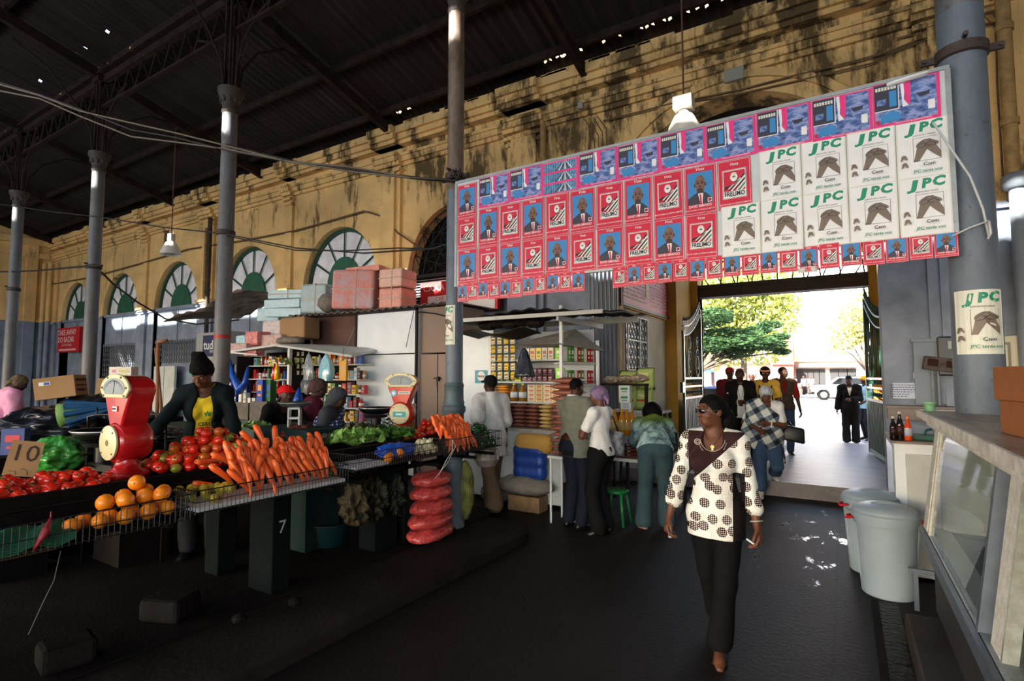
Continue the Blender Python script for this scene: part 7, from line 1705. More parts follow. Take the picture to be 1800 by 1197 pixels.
for zi, z in enumerate((.962, 1.212, 1.462, 1.732, 2.012)):
 x = -10.8
 while x < -7.5:
  if -9.1 < x < -8.92: x = -8.9
  w = rs.choice((.07, .09, .11)); h = rs.choice((.12, .16, .19, .21)); c1 = rs.choice(GOODC); c2 = rs.choice(GOODC); lev = ['lowest', 'second', 'third', 'fourth', 'top'][zi]
  if rs.random() < .3: bottle('small coloured bottle on the %s shelf of the crammed kiosk' % lev, 'bottles on the %s kiosk shelf' % lev, (x+w/2, 6.98, z), w*.42, h, c1, c2, (230, 230, 226))
  else: packet('small coloured box on the %s shelf of the crammed kiosk' % lev, 'box', 'boxes on the %s kiosk shelf' % lev, (x+w/2, 6.97, z), w*.9, h, .08, c1, c2, name='carton')
  x += w+rs.uniform(.005, .03)
# things on its counter and hung from it
def px3(px, py, Y): return P(px, py, Y=Y)
q = px3(527, 672, 6.5); bottle('tall yellow sauce bottle standing before the crammed shelves', None, (px3(487, 650, 6.6).x, 6.6, 1.72), .05, .34, (236, 180, 30), (220, 160, 20), None, name='sauce_bottle'); bottle('tall red sauce bottle beside the yellow one', None, (px3(479, 650, 6.6).x, 6.64, 1.72), .045, .32, (200, 24, 24), (190, 20, 20), None, name='sauce_bottle')
m = MB(); m.box((px3(484, 650, 6.62).x, 6.64, 1.70), (.5, .2, .02)); m.b2((px3(484, 650, 6.62).x-.2, 6.66, .92), (px3(484, 650, 6.62).x-.17, 6.7, 1.69)); m.b2((px3(484, 650, 6.62).x+.17, 6.66, .92), (px3(484, 650, 6.62).x+.2, 6.7, 1.69)); tag(m.build('raised_shelf', M_WPAINT2), 'small raised shelf holding the red and yellow sauce bottles', 'shelf')
packet('large blue and orange juice carton on the kiosk counter', 'carton', None, (px3(461, 690, 6.45).x, 6.45, 1.3), .18, .42, .12, (40, 70, 170), (240, 160, 40), name='juice_carton')
packet('large green and blue carton beside the juice carton', 'carton', None, (px3(474, 690, 6.5).x, 6.52, 1.3), .16, .42, .12, (40, 96, 50), (60, 90, 180), name='carton')
m = MB(); m.b2((px3(466, 690, 6.45).x-.35, 6.36, .92), (px3(466, 690, 6.45).x+.2, 6.6, 1.298)); tag(m.build('crate', mat('cluttered_crate', (96, 90, 84), .7, var=.3, vscale=12)), 'crate under the big juice cartons on the kiosk counter', 'crate')
for r_ in range(3):
 for c in range(4): packet('dark blue carton in the block stacked beside the hooked blue bag', 'carton', 'dark blue cartons', (px3(408+9*c, 690, 6.5).x, 6.5, 1.26+.14*r_), .1, .13, .1, (34, 44, 120), (200, 206, 226), name='carton')
m = MB(); m.b2((px3(404, 690, 6.5).x-.1, 6.4, .9), (px3(440, 690, 6.5).x+.1, 6.6, 1.258)); tag(m.build('crate', mat('cluttered_crate', (96, 90, 84), .7)), 'crate under the dark blue cartons', 'crate')
for k, c in enumerate(((206, 206, 196), (190, 60, 60), (220, 214, 200), (180, 190, 200), (230, 226, 220), (150, 170, 190))):
 packet('small white tub in the clutter in front of the kiosk shelves', 'tub', 'small white tubs', (px3(428+8*(k % 4), 700, 6.45).x, 6.42, 1.262 if k < 4 else 1.36), .09, .095, .09, (214, 214, 208), c, name='tub')
def hung(label, px, py0, py1, Y, w, mtl, name='hanging_bag', seed=0, top=.02, tip=False):
 a, b = P(px, py0, Y=Y), P(px, py1, Y=Y); h = a.z-b.z; m = MB()
 m.grid(lambda u, v: ((top+(w/2-top)*math.sin(min(1, v*1.5)*math.pi/2)*(1-.25*max(0, v-.8)/.2))*math.cos(6.283*u)*(1+.06*math.sin(5*6.283*u+seed)), .55*(top+(w/2-top)*math.sin(min(1, v*1.4)*math.pi/2))*math.sin(6.283*u)+.01*math.sin(9*u*6.28+6*v), -h*v), 24, 10, closed_u=True)
 n = len(m.v); m.f.append(tuple(range(n-24, n))); m.m.append(0); m.tube([(0, 0, .06), (0, 0, -.01)], .006, 5)
 o = m.build(name, mtl, smooth=True, angle=60); o.location = (a.x, Y, a.z); return tag(o, label, 'bag')
M_CLEAR = mat('clear_plastic', (176, 186, 190), .15, var=.2, vscale=18, alpha=.55, coat=.6)
hung('clear crinkled bag hanging between the sachets and the pale blue bag', 543, 622, 668, 6.2, .22, M_CLEAR, seed=1)
hung('grey netted bag of bottles hanging below the clear one', 541, 655, 690, 6.25, .30, mat('grey_polythene', (96, 100, 106), .25, var=.4, vscale=16), seed=3)
hung('large pale blue plastic bag hanging from the kiosk canopy', 574, 622, 670, 6.1, .34, mat('pale_blue_polythene', (140, 190, 206), .2, var=.15, vscale=10, coat=.6), seed=5)
o = packet('orange and brown packet hanging at the right end of the kiosk canopy', 'packet', None, (px3(604, 640, 6.2).x, 6.2, P(604, 669, Y=6.2).z), .17, .33, .04, (206, 150, 50), (190, 150, 110), name='hanging_packet'); m = MB(); m.cyl((0, 0, .32), (0, 0, .56), .004, n=5); m.build('string', M_DKWOOD, o)
for s, (a_, b2_) in enumerate(((404, 440),)):
 m = MB(); pts = [P(404, 632, Y=6.3), P(409, 660, Y=6.28), P(422, 686, Y=6.26), P(431, 672, Y=6.28), P(436, 645, Y=6.3)]
 m.tube(pts, [.02, .06, .09, .06, .02], 10); tag(m.build('hooked_bag', mat('blue_polythene', (24, 78, 180), .3, var=.25, vscale=14), smooth=True), 'bright blue plastic bag slung in a hook shape from the kiosk canopy', 'bag')
m = MB(); pts = [P(526, 682, Y=6.3), P(524, 700, Y=6.3), P(520, 722, Y=6.3)]; m.tube(pts, [.02, .08, .1], 10); tag(m.build('blue_bag', mat('blue_polythene', (24, 78, 180), .3), smooth=True), 'blue plastic bag hanging beside the red-capped person\'s face', 'bag')
for r_ in range(4):
 for c in range(2): packet('small dark sachet in the strip beside the clear hanging bag', 'sachet', 'strip of dark sachets', (px3(524+8*c, 620+11*r_, 6.2).x, 6.2, P(524, 626+11*r_, Y=6.2).z), .07, .075, .015, (150, 146, 110), (60, 50, 40), puff=.5, name='sachet')
for k in range(7): packet('bright yellow green snack packet dangling under the canopy board', 'packet', 'dangling snack packets', (px3(478+9*k, 640, 6.3).x, 6.3, P(478+9*k, 640+rs.uniform(-3, 5), Y=6.3).z), .11, .13, .04, (226, 230, 40) if k == 0 else (90, 100, 30), (60, 70, 20), puff=.6, rz=rs.uniform(-.4, .4), tilt=.3, name='snack_packet')
# bales and boxes lying on its canopy
def onroof(label, px0, py0, px1, py1, Y, mtl, d=.35, rz=0.0, name='wrapped_parcel', seed=0, strap=False):
 a, b = P(px0, py0, Y=Y), P(px1, py1, Y=Y); return parcel(label, ((a.x+b.x)/2, Y+d/2, b.z), (abs(b.x-a.x)*.94, d, a.z-b.z), mtl, rz, strap, seed, name)
onroof('white printed toilet-roll pack on the kiosk canopy, left of the cardboard box', 460, 565, 492, 588, 6.9, M_WHW, seed=3)
onroof('open brown cardboard box on the kiosk canopy', 492, 559, 530, 594, 6.85, M_CARD, .45, .15, 'cardboard_box', 4)
onroof('pinkish clear pack lying below the cardboard box', 458, 589, 494, 608, 6.7, mat('pinkish_clear_wrap', (190, 160, 154), .3, var=.25, vscale=20, bump=.8), seed=5)
onroof('red and white printed pack on the kiosk canopy', 430, 583, 452, 606, 6.6, mat('red_white_wrap', (214, 170, 166), .3, col2=(200, 80, 80), vscale=14, bump=.8), seed=6)
onroof('small pale blue printed pack at the canopy edge', 414, 590, 430, 610, 6.6, mat('blue_white_wrap', (170, 206, 218), .3, var=.2, vscale=20), .2, seed=7)
onroof('pale pink pack lowest at the left of the canopy', 402, 604, 432, 622, 6.5, mat('pinkish_clear_wrap', (190, 160, 154), .3), seed=8)
onroof('small red and white pack lying under the canopy board', 428, 615, 450, 625, 6.4, mat('red_white_wrap', (214, 170, 166), .3), .2, seed=9)
sack('bundle', 'grey netting bundle on the kiosk canopy below the cardboard box', (px3(510, 600, 6.8).x, 6.8, 2.42), (.35, .2, .08), M_SACK, 0, 9, 'bundle')
m = MB(); m.add([tuple(P(402, 619, Y=6.2)), tuple(P(452, 624, Y=6.2)), tuple(P(452, 624, Y=6.9)), tuple(P(402, 619, Y=6.9))], [(0, 1, 2, 3)]); tag(m.build('board_ledge', M_WPAINT2, solid=.03), 'thin white board ledge at the left end of the crammed kiosk', 'board')
# torn awning behind the third column
m = MB(); a, b = P(340, 553, Y=7.3), P(472, 515, Y=7.3)
m.grid(lambda u, v: (a.x+(b.x-a.x)*u, 6.6+1.7*v, a.z-.25+(b.z-a.z+.2)*u+.22*v+.05*math.sin(9*u+3*v)+.02*math.sin(40*u)), 40, 8); tag(m.build('tattered_awning', mat('sun_bleached_awning', (176, 156, 136), .8, col2=(96, 80, 70), vscale=3), smooth=True, solid=.01), 'tattered pale awning behind the column left of the shelf kiosk', 'awning')
# shop box with the blue sign
t = thing('sign_box', 'grey box with a dark blue panel reading tudo behind the column', 'sign', (0, 0, 0)); a, b = P(345, 586, Y=7.0), P(402, 640, Y=7.0)
m = MB(); m.b2((a.x, 7.02, b.z), (b.x, 7.5, a.z)); m.build('box', mat('grey_box', (150, 152, 150), .6), t); c, d = P(357, 590, Y=7.0), P(384, 626, Y=7.0)
m = MB(); m.b2((c.x, 7.0, d.z), (d.x, 7.02, c.z)); m.build('blue_panel', mat('navy_panel', (24, 34, 76), .5), t); m = MB(); letter(m, 'tudo', ((c.x+d.x)/2, 6.99, P(370, 607, Y=7).z), .3, XZ, bold=.015); letter(m, 'bom', ((c.x+d.x)/2+.1, 6.99, P(370, 617, Y=7).z), .13, XZ); m.build('lettering', M_WHITE, t)
m = MB(); m.b2((a.x+.1, 7.1, 0), (a.x+.2, 7.2, b.z)); m.b2((b.x-.2, 7.1, 0), (b.x-.1, 7.2, b.z)); m.build('post', M_IRON, t)
# ================================================================ display counter on the right
M_STEELB = mat('blue_grey_metal', (92, 104, 120), .4, metal=.3, var=.15)
M_FLAKE = mat('flaking_white_paint', (222, 226, 224), .6, col2=(196, 194, 186), vscale=26, bump=.6, bscale=60)
def glass(name='display_glass'):
 if name in MATS: return MATS[name]
 m = bpy.data.materials.new(name); m.use_nodes = True; MATS[name] = m; nt = m.node_tree; nt.nodes.clear()
 o = nt.nodes.new('ShaderNodeOutputMaterial'); tr = nt.nodes.new('ShaderNodeBsdfTransparent'); tr.inputs[0].default_value = (.86, .90, .88, 1)
 gl = nt.nodes.new('ShaderNodeBsdfGlossy'); gl.inputs['Roughness'].default_value = .03; fr = nt.nodes.new('ShaderNodeFresnel'); fr.inputs[0].default_value = 1.5
 ad = nt.nodes.new('ShaderNodeMath'); ad.operation = 'MULTIPLY'; ad.inputs[1].default_value = .45; nt.links.new(fr.outputs[0], ad.inputs[0])
 mx = nt.nodes.new('ShaderNodeMixShader'); nt.links.new(ad.outputs[0], mx.inputs[0]); nt.links.new(tr.outputs[0], mx.inputs[1]); nt.links.new(gl.outputs[0], mx.inputs[2]); nt.links.new(mx.outputs[0], o.inputs[0]); return m
M_GLASS = glass()
t = thing('display_counter', 'long white glass-fronted display counter with a worn worktop on the right', 'counter', (1.0, 2.6, 0)); o0 = Vector((1.0, 2.6, 0))
def cb_(m, a, c, mi=0): m.b2(Vector(a)-o0, Vector(c)-o0, mi)
CY0, CY1 = -.4, 5.03
def worn_top():
 m, b, v, L = newmat('worn_worktop', .38); n = noise(m, mapping(m, v, (4, .7, 1)), 2.2, 6, .7); r = ramp(m, [(.3, srgb((66, 54, 44))), (.5, srgb((128, 112, 98))), (.68, srgb((160, 146, 132)))]); L.new(n, r.inputs[0]); L.new(r.outputs[0], b.inputs['Base Color']); return m
m = MB(); cb_(m, (.46, CY0, 1.505), (1.7, CY1, 1.54)); m.build('worktop', worn_top(), t, bev=.004)
m = MB(); cb_(m, (.448, CY0, 1.497), (.462, CY1, 1.548)); cb_(m, (.448, CY1, 1.497), (1.7, CY1+.012, 1.548)); cb_(m, (.50, CY0, 1.44), (.54, CY1-.05, 1.50)); m.build('worktop_edge', mat('worn_white_edge', (220, 220, 216), .6, col2=(180, 178, 172), vscale=12), t)
m = MB(); cb_(m, (.58, CY0, 1.40), (1.6, CY1-.06, 1.44)); cb_(m, (.56, CY1-.1, .16), (1.6, CY1-.06, 1.44)); m.build('case', mat('case_white', (176, 184, 184), .55, var=.08), t)
m = MB(); cb_(m, (.44, CY0, .655), (1.55, CY1-.06, .695)); cb_(m, (.5, CY0, .14), (1.55, CY1-.1, .66)); m.build('sill_and_base', mat('dark_base', (44, 42, 44), .6, var=.2), t)
m = MB(); cb_(m, (.455, CY0, .695), (.60, CY1-.06, .702)); m.build('sill_lining', mat('crumpled_foil', (150, 156, 162), .3, metal=.6, bump=1, bscale=60), t)
m = MB(); cb_(m, (.432, CY0, .60), (.445, CY1-.05, .69)); cb_(m, (.425, CY0, .67), (.45, CY1-.05, .70)); m.build('sill_rail', M_STEELB, t)
def slant(m, y0, y1, x_off, th):       # a bar following the leaning glass
 a = [(.455+x_off, y0, .70), (.455+x_off, y1, .70), (.555+x_off, y1, 1.44), (.555+x_off, y0, 1.44)]
 b = [(x+th, y, z) for x, y, z in a]; vs = [tuple(Vector(p)-o0) for p in a+b]
 m.add(vs, [(0, 1, 2, 3), (7, 6, 5, 4), (0, 4, 5, 1), (1, 5, 6, 2), (2, 6, 7, 3), (3, 7, 4, 0)])
m = MB(); slant(m, 3.08, 3.12, -.006, .05); m.build('mullion', M_STEELB, t)
m = MB(); slant(m, 2.80, 2.98, .02, .05); m.build('white_post', M_FLAKE, t)
m = MB(); slant(m, 4.82, 4.99, 0, .04); slant(m, 4.72, 4.76, 0, .03); m.build('white_post', M_FLAKE, t)
m = MB(); m.add([tuple(Vector(p)-o0) for p in ((.462, 3.12, .70), (.462, 4.75, .70), (.562, 4.75, 1.44), (.562, 3.12, 1.44))], [(0, 1, 2, 3)]); m.build('front_glass', M_GLASS, t)
m = MB(); m.add([tuple(Vector(p)-o0) for p in ((.475, CY0, .70), (.475, 2.82, .70), (.575, 2.82, 1.44), (.575, CY0, 1.44))], [(0, 1, 2, 3)]); m.build('front_glass', M_GLASS, t)
m = MB()
for y in (4.4, 3.7, 2.75, 2.0, 1.4): cb_(m, (.75, y, .70), (1.5, y+.015, 1.38))
m.build('divider', mat('case_divider', (206, 214, 206), .5, var=.1), t)
m = MB()
for k in range(7): cb_(m, (.9+.02*k, 3.0+.2*k, .9+.03*k), (.915+.02*k, 3.16+.2*k, 1.2))
m.build('posted_paper', mat('case_papers', (150, 140, 150), .6, col2=(170, 70, 70), vscale=4), t)
m = MB()
for k in range(12): m.ell(Vector((.66+random.random()*.3, .6+k*.33, .72))-o0, (.07, .09, .03), 8, jit=.2)
m.build('case_filling', mat('pale_rubble', (150, 150, 138), .8, var=.3), t)
# gutter and plinth beside the counter
mb = MB(); mb.b2((.30, -.5, 0), (.62, 4.75, .15)); struct('floor_plinth', mb, mat('dark_wet_concrete', (46, 38, 34), .6, var=.4, vscale=3, bump=.4), bev=.02)
mb = MB(); mb.b2((.17, -.5, 0), (.30, 5.3, .004));
def wet():
 m, b, v, L = newmat('gutter_water', .3); n = noise(m, v, 14, 5, .7); r = ramp(m, [(.45, srgb((10, 9, 8))), (.7, srgb((40, 36, 34)))]); L.new(n, r.inputs[0]); L.new(r.outputs[0], b.inputs['Base Color'])
 bp = nd(m, 'Bump', Strength=1.0, Distance=.03); L.new(noise(m, v, 22, 5), bp.inputs['Height']); L.new(bp.outputs[0], b.inputs['Normal']); b.inputs['Specular IOR Level'].default_value = .15; return m
struct('floor_gutter', mb, wet())
mb = MB(); mb.b2((.12, -.5, 0), (.165, 5.3, .01)); struct('floor_gutter_edge', mb, M_KERB)
mb = MB(); mb.box((.62, 5.25, .30), (.5, .03, .03)); mb.b2((.4, 5.24, 0), (.43, 5.27, .3)); tag(mb.build('pipe_rail', M_STEELB), 'thin grey pipe rail behind the trash bins at the counter end', 'rail')
# things on the worktop
def window_box(label, loc, rz):
 t = thing('cardboard_box', label, 'box', loc, R(rz)); m = MB(); w, d, h = .50, .32, .148
 m.box((0, 0, h/2), (w, d, h)); m.build('carton', mat('orange_brown_card', (146, 92, 52), .75, var=.06), t, bev=.003)
 m = MB(); m.box((.05, -d/2-.001, h*.52), (w*.62, .003, h*.58)); wi = m.build('window', mat('pink_packets', (214, 90, 140), .3, col2=(236, 170, 200), vscale=12, coat=.5), t)
 m = MB(); m.box((.05, -d/2-.002, h*.52+h*.31), (w*.66, .004, .006)); m.box((.05, -d/2-.002, h*.52-h*.31), (w*.66, .004, .006)); m.box((.05-w*.32, -d/2-.002, h*.52), (.006, .004, h*.6)); m.build('window_edge', mat('window_edge_print', (70, 40, 34), .6), t)
 m = MB()
 for k in range(4):
  x = -.065+.075*k; m.ell((x, -d/2-.004, h*.62), (.017, .003, .019), 12)
 m.build('sweet_jar_print', M_WHITE, wi)
 m = MB()
 for k in range(4): x = -.065+.075*k; m.box((x, -d/2-.008, h*.66), (.03, .002, .006)); m.box((x, -d/2-.008, h*.58), (.026, .002, .004))
 m.build('stripe_print', mat('dark_blue_print', (30, 40, 110), .5), wi)
 m = MB(); letter(m, 'MAYNE MAYNE', (.05, -d/2-.004, h*.33), .026, XZ, bold=.03); m.build('print_lettering', mat('dark_print_box', (40, 30, 60), .5), wi)
 return t
window_box('lower brown cardboard box with a pink window on the counter', (.865, 3.14, 1.541), 6)
window_box('upper brown cardboard box with a pink window on the counter', (.85, 3.14, 1.691), 8)
q = P(1624, 716, z=1.541)
m = MB(); m.lathe([(.030, 0), (.032, .004), (.034, .055), (.040, .058), (.040, .064), (.036, .06), (.03, .006), (0, .005)], n=24); o = m.build('plastic_cup', mat('pale_green_plastic', (120, 168, 130), .4), smooth=True, angle=50); o.location = (.52, 4.94, 1.541); tag(o, 'small pale green plastic tub on the far corner of the worktop', 'tub')
# white cabinet with soda bottles
t = thing('cabinet', 'low white cabinet with soda bottles on it beyond the counter', 'cabinet', (.75, 6.45, 0)); o0 = Vector((.75, 6.45, 0))
m = MB(); cb_(m, (.36, 6.0, .03), (1.2, 6.9, 1.19)); m.build('body', M_WPAINT, t, bev=.008)
m = MB(); cb_(m, (.34, 5.98, 1.19), (1.2, 6.92, 1.21)); m.build('top', mat('worn_cabinet_top', (128, 116, 106), .5, var=.25), t)
m = MB(); cb_(m, (.44, 5.985, .12), (1.1, 6.0, 1.1)); dr = m.build('door', M_WPAINT2, t, bev=.004)
m = MB(); cb_(m, (.349, 6.05, .25), (.36, 6.85, 1.15)); m.build('side_glass', mat('greenish_glass', (120, 134, 130), .1), t)
def soda(px, label, c, lab):
 q = P(px, 771, z=1.212); y = 6.08; x = P(px, 771, Y=y).x; bottle(label, None, (x, y, 1.211), .030, .26 if px == 1583 else .215, c, (206, 200, 190) if px != 1597 else (226, 120, 60), lab, name='soda_bottle', waist=True)
soda(1571, 'left soda bottle of dark cola on the white cabinet', (22, 10, 8), (40, 20, 16)); soda(1583, 'tallest soda bottle of dark cola, in the middle of three', (24, 10, 9), (60, 26, 22)); soda(1597, 'orange soda bottle on the white cabinet', (214, 70, 16), (180, 190, 210))
m = MB(); m.box((.62, 6.25, 1.235), (.22, .2, .04)); m.tube([(.6, 6.2, 1.25), (.62, 6.2, 1.3), (.66, 6.22, 1.31)], .012, 6); tag(m.build('dish_rack', mat('teal_wire_dish', (40, 90, 84), .5)), 'teal dish with small items behind the soda bottles', 'dish')
# bins
def bin_(label, loc, rz):
 t = thing('trash_bin', label, 'bin', loc, R(rz)); t.scale = (.88, .88, .9); mm = mat('pale_grey_bin', (152, 170, 184), .42, var=.05, vscale=4); H_ = .70
 m = MB(); m.lathe([(.0, 0), (.2, 0), (.212, .012), (.245, H_-.06), (.262, H_-.055), (.262, H_)], n=40)
 for k in range(4):
  for s in (-1, 1): a = R(180*(s < 0))+R(-14+7*k); m.cyl((.205*math.cos(a), .205*math.sin(a), .03), (.252*math.cos(a), .252*math.sin(a), H_-.07), .008, n=6)
 m.build('tub', mm, t, smooth=True, angle=40)
 m = MB(); m.lathe([(.262, H_-.012), (.278, H_-.01), (.278, H_+.03), (.262, H_+.045), (.262, H_+.06), (.252, H_+.075), (.18, H_+.105), (.09, H_+.118), (0, H_+.12)], n=40); l = m.build('lid', mm, t, smooth=True, angle=35)
 m = MB(); m.grid(lambda u, v: ((u-.5)*.24, (v-.5)*.085, H_+.112+.03*math.sin(math.pi*u)**.6*(math.sin(math.pi*v)**.4 if 0 < v < 1 else 0)), 12, 8); m.build('lid_handle', mm, l, smooth=True)
 for s in (-1, 1): m = MB(); m.tube([(s*.268, -.05, H_-.02), (s*.31, -.04, H_-.03), (s*.32, 0, H_-.04), (s*.31, .04, H_-.03), (s*.268, .05, H_-.02)], .013, 8); m.build('handle', mat('red_plastic', (196, 24, 34), .4), t, smooth=True)
 return t
bin_('front pale grey trash bin with red clip handles', (.25, 5.52, 0), 8); bin_('rear pale grey trash bin half hidden by the front one', (.17, 6.09, 0), 30)
# ================================================================ fittings on the wall behind the counter
M_GREYP = mat('grey_painted_pipe', (120, 128, 136), .55, var=.08); M_OCHP = mat('ochre_painted_pipe', (150, 120, 74), .7, var=.25, vscale=9)
def wallpipe(label, x, z0, z1, r, mtl, y=None, name='pipe', collars=()):
 m = MB(); y = y or WY-r-.16; m.cyl((x, y, z0), (x, y, z1), r, n=14)
 for z in collars: m.cyl((x, y, z-.04), (x, y, z+.04), r*1.25, n=14)
 return tag(m.build(name, mtl, smooth=True, angle=40), label, 'pipe')
xa = P(1790, 420, Y=8.75).x; wallpipe('thick grey downpipe at the right edge above the boxes', xa, .0, 4.05, .085, M_GREYP, 8.65, collars=(1.7,))
m = MB(); m.lathe([(.085, 0), (.13, .02), (.15, .07), (.15, .16), (.11, .2)], (xa, 8.65, 4.05), n=18); tag(m.build('pipe_hopper', M_GREYP, smooth=True), 'grey cup-shaped hopper joining the downpipe under the ochre wall', 'pipe')
wallpipe('ochre downpipe running up the wall right of the nearest column', xa-.03, 4.25, 6.6, .075, M_OCHP, 8.66, collars=(6.1, 4.9))
for k, (px, lb) in enumerate(((1757, 'left'), (1772, 'middle'), (1783, 'right'))):
 x = P(px, 200, Y=8.8).x; m = MB(); m.tube([(x, 8.83, 4.1), (x, 8.83, 5.5), (x+.02, 8.83, 6.2), (x-.1, 8.83, 6.45), (x-1.0, 8.83, 6.42)], .012, 5); tag(m.build('conduit', mat('brown_conduit', (104, 82, 58), .7, var=.3)), '%s thin conduit climbing beside the ochre downpipe' % lb, 'conduit')
for k, (px, lb) in enumerate(((1661, 'left'), (1668, 'middle'), (1675, 'right'))):
 x = P(px, 560, Y=8.8).x; m = MB(); m.cyl((x, 8.82, 2.26), (x, 8.82, 3.9), .011, n=6)
 for z in (2.4, 2.9, 3.4): m.cyl((x, 8.82, z-.02), (x, 8.82, z+.02), .018, n=6)
 tag(m.build('conduit', M_GREYP), '%s thin grey conduit running down to the meter panel' % lb, 'conduit')
xm = P(1655, 655, Y=8.76)
m = MB(); a, b = P(1604, 598, Y=8.78), P(1700, 712, Y=8.78); m.b2((a.x, 8.76, b.z), (b.x+.35, 8.85, a.z)); m.b2((a.x-.02, 8.74, a.z-.03), (b.x+.4, 8.86, a.z+.02)); tag(m.build('meter_panel', mat('blue_grey_panel', (118, 130, 142), .55, var=.06), bev=.006), 'pale grey panel on the wall under the electricity meter', 'panel')
a, b = P(1661, 600, Y=8.7), P(1700, 652, Y=8.7); c = ((a.x+b.x)/2, 8.68, (a.z+b.z)/2); t = thing('electricity_meter', 'dark electricity meter with pale dials behind the nearest column', 'meter', c)
m = MB(); m.box((0, .03, 0), (.36, .12, .5)); m.build('case', mat('meter_black', (36, 38, 42), .35), t, bev=.02); m = MB(); m.box((0, -.035, .14), (.16, .01, .1)); m.box((0, -.035, -.1), (.18, .01, .08)); m.build('dial', mat('meter_dial', (150, 154, 150), .4), t)
a, b = P(1634, 628, Y=8.62), P(1676, 653, Y=8.62); t = thing('fuse_box', 'rusty tilted fuse box hanging on the pale wall panel', 'fuse box', ((a.x+b.x)/2, 8.62, (a.z+b.z)/2)); t.rotation_euler = (0, R(9), 0)
m = MB(); m.box((0, .04, 0), (.36, .14, .17)); m.build('case', mat('rusty_box', (86, 78, 68), .7, col2=(50, 42, 36), vscale=12), t, bev=.01); m = MB(); m.box((-.09, -.032, .01), (.11, .01, .09)); m.box((.09, -.032, .01), (.09, .01, .08)); m.build('fuse_cover', mat('rust_dark', (50, 32, 28), .8), t)
for x in (-.14, -.08): m = MB(); m.cyl((a.x+.12+x+.05, 8.7, 1.42), (a.x+.12+x+.05, 8.7, 1.86), .016, n=8); tag(m.build('conduit', M_GREYP), 'short grey conduit dropping from the fuse box, %s one' % ('left' if x < -.1 else 'right'), 'conduit')
a, b = P(1752, 600, Y=8.7), P(1774, 650, Y=8.7); t = thing('junction_box', 'cream framed box on the wall right of the nearest column', 'box', ((a.x+b.x)/2-.06, 8.72, (a.z+b.z)/2)); m = MB(); m.box((0, .03, 0), (.42, .12, .48)); m.build('case', mat('cream_box', (190, 186, 160), .5), t, bev=.015); m = MB(); m.box((0, -.035, 0), (.26, .012, .32)); m.build('inner_frame', mat('cream_box_dark', (120, 116, 96), .5), t); m = MB(); m.box((0, -.042, 0), (.2, .012, .26)); m.build('cover', mat('cream_box', (190, 186, 160), .5), t)
a, b = P(1569, 673, Y=8.78), P(1616, 701, Y=8.78); t = thing('notice', 'white paper notice with blue handwriting taped to the grey pilaster', 'notice', ((a.x+b.x)/2, 8.775, (a.z+b.z)/2))
m = MB(); m.grid(lambda u, v: ((u-.5)*(b.x-a.x), -.004*math.sin(6*u), (v-.5)*(a.z-b.z)), 8, 4); m.build('sheet', mat('bluish_paper', (196, 206, 224), .7), t)
m = MB(); rs = random.Random(3)
for r_ in range(6):
 x = -.17;
 while x < (.15 if r_ < 4 else .02):
  w = rs.uniform(.012, .035); m.box((x+w/2, -.012, .075-.03*r_), (w, .001, .009)); x += w+.008
m.build('handwriting', mat('blue_ink', (60, 70, 130), .7), t)
m = MB(); a = P(1611, 660, Y=8.78); m.box((a.x, 8.78, a.z), (.06, .004, .08)); tag(m.build('paper_scrap', M_WHITE), 'torn white paper scrap on the grey pilaster above the notice', 'paper')
m = MB(); a = P(1560, 712, Y=8.6); m.b2((.46, 8.45, a.z-.18), (1.4, 8.78, a.z-.02)); m.b2((.44, 8.43, a.z-.03), (1.42, 8.79, a.z)); tag(m.build('stone_ledge', mat('taupe_ledge', (126, 116, 112), .7, var=.12), bev=.008), 'taupe stone ledge at the foot of the grey pilaster', 'ledge')
m = MB(); a = P(1291, 130, Y=8.85); m.box((a.x, 8.83, a.z), (.30, .1, .26)); tag(m.build('wall_box', mat('pale_grey_box', (150, 150, 140), .6), bev=.02), 'pale square box high on the wall over the entrance arch', 'box')
m = MB(); a = P(1021, 186, Y=8.7); m.box((a.x, 8.7, a.z), (.1, .08, .12)); tag(m.build('wall_box', mat('pale_grey_box', (150, 150, 140), .6), bev=.01), 'tiny pale box high on the wall over the middle of the poster board', 'box')
for k in range(4):
 x = P(1045+7*k, 200, Y=8.75).x; m = MB(); m.tube([(x, 8.74, 4.05), (x, 8.74, 6.0+.05*k), (x-.15, 8.7, 6.4)], .011, 5); tag(m.build('conduit', mat('brown_conduit', (104, 82, 58), .7)), 'thin brown conduit in the bundle of four above the poster board', 'conduit', 'conduits above the poster board')
x = P(957, 260, Y=8.7).x; wallpipe('ochre pipe rising behind the left half of the poster board', x, 4.05, 6.5, .06, M_OCHP, 8.66)
for (px, lb) in ((371, 'first'),):
 x = P(px, 480, Y=8.7).x; wallpipe('black-stained downpipe left of the second arched window from the kiosk', x, 2.2, 6.45, .06, mat('stained_pipe', (70, 56, 38), .8, col2=(30, 26, 20), vscale=6), 8.62, collars=(4.3,))
x = P(362, 480, Y=8.7).x; wallpipe('thin brown pipe beside the black-stained downpipe', x, 4.05, 6.2, .04, M_OCHP, 8.66)
for px, lb in ((94, 'right'), (84, 'middle'), (73, 'left')): x = P(px, 520, Y=8.7).x; wallpipe('%s pipe in the group of three by the far left corner' % lb, x, .2, 6.4, .08, M_WALL, 8.55)
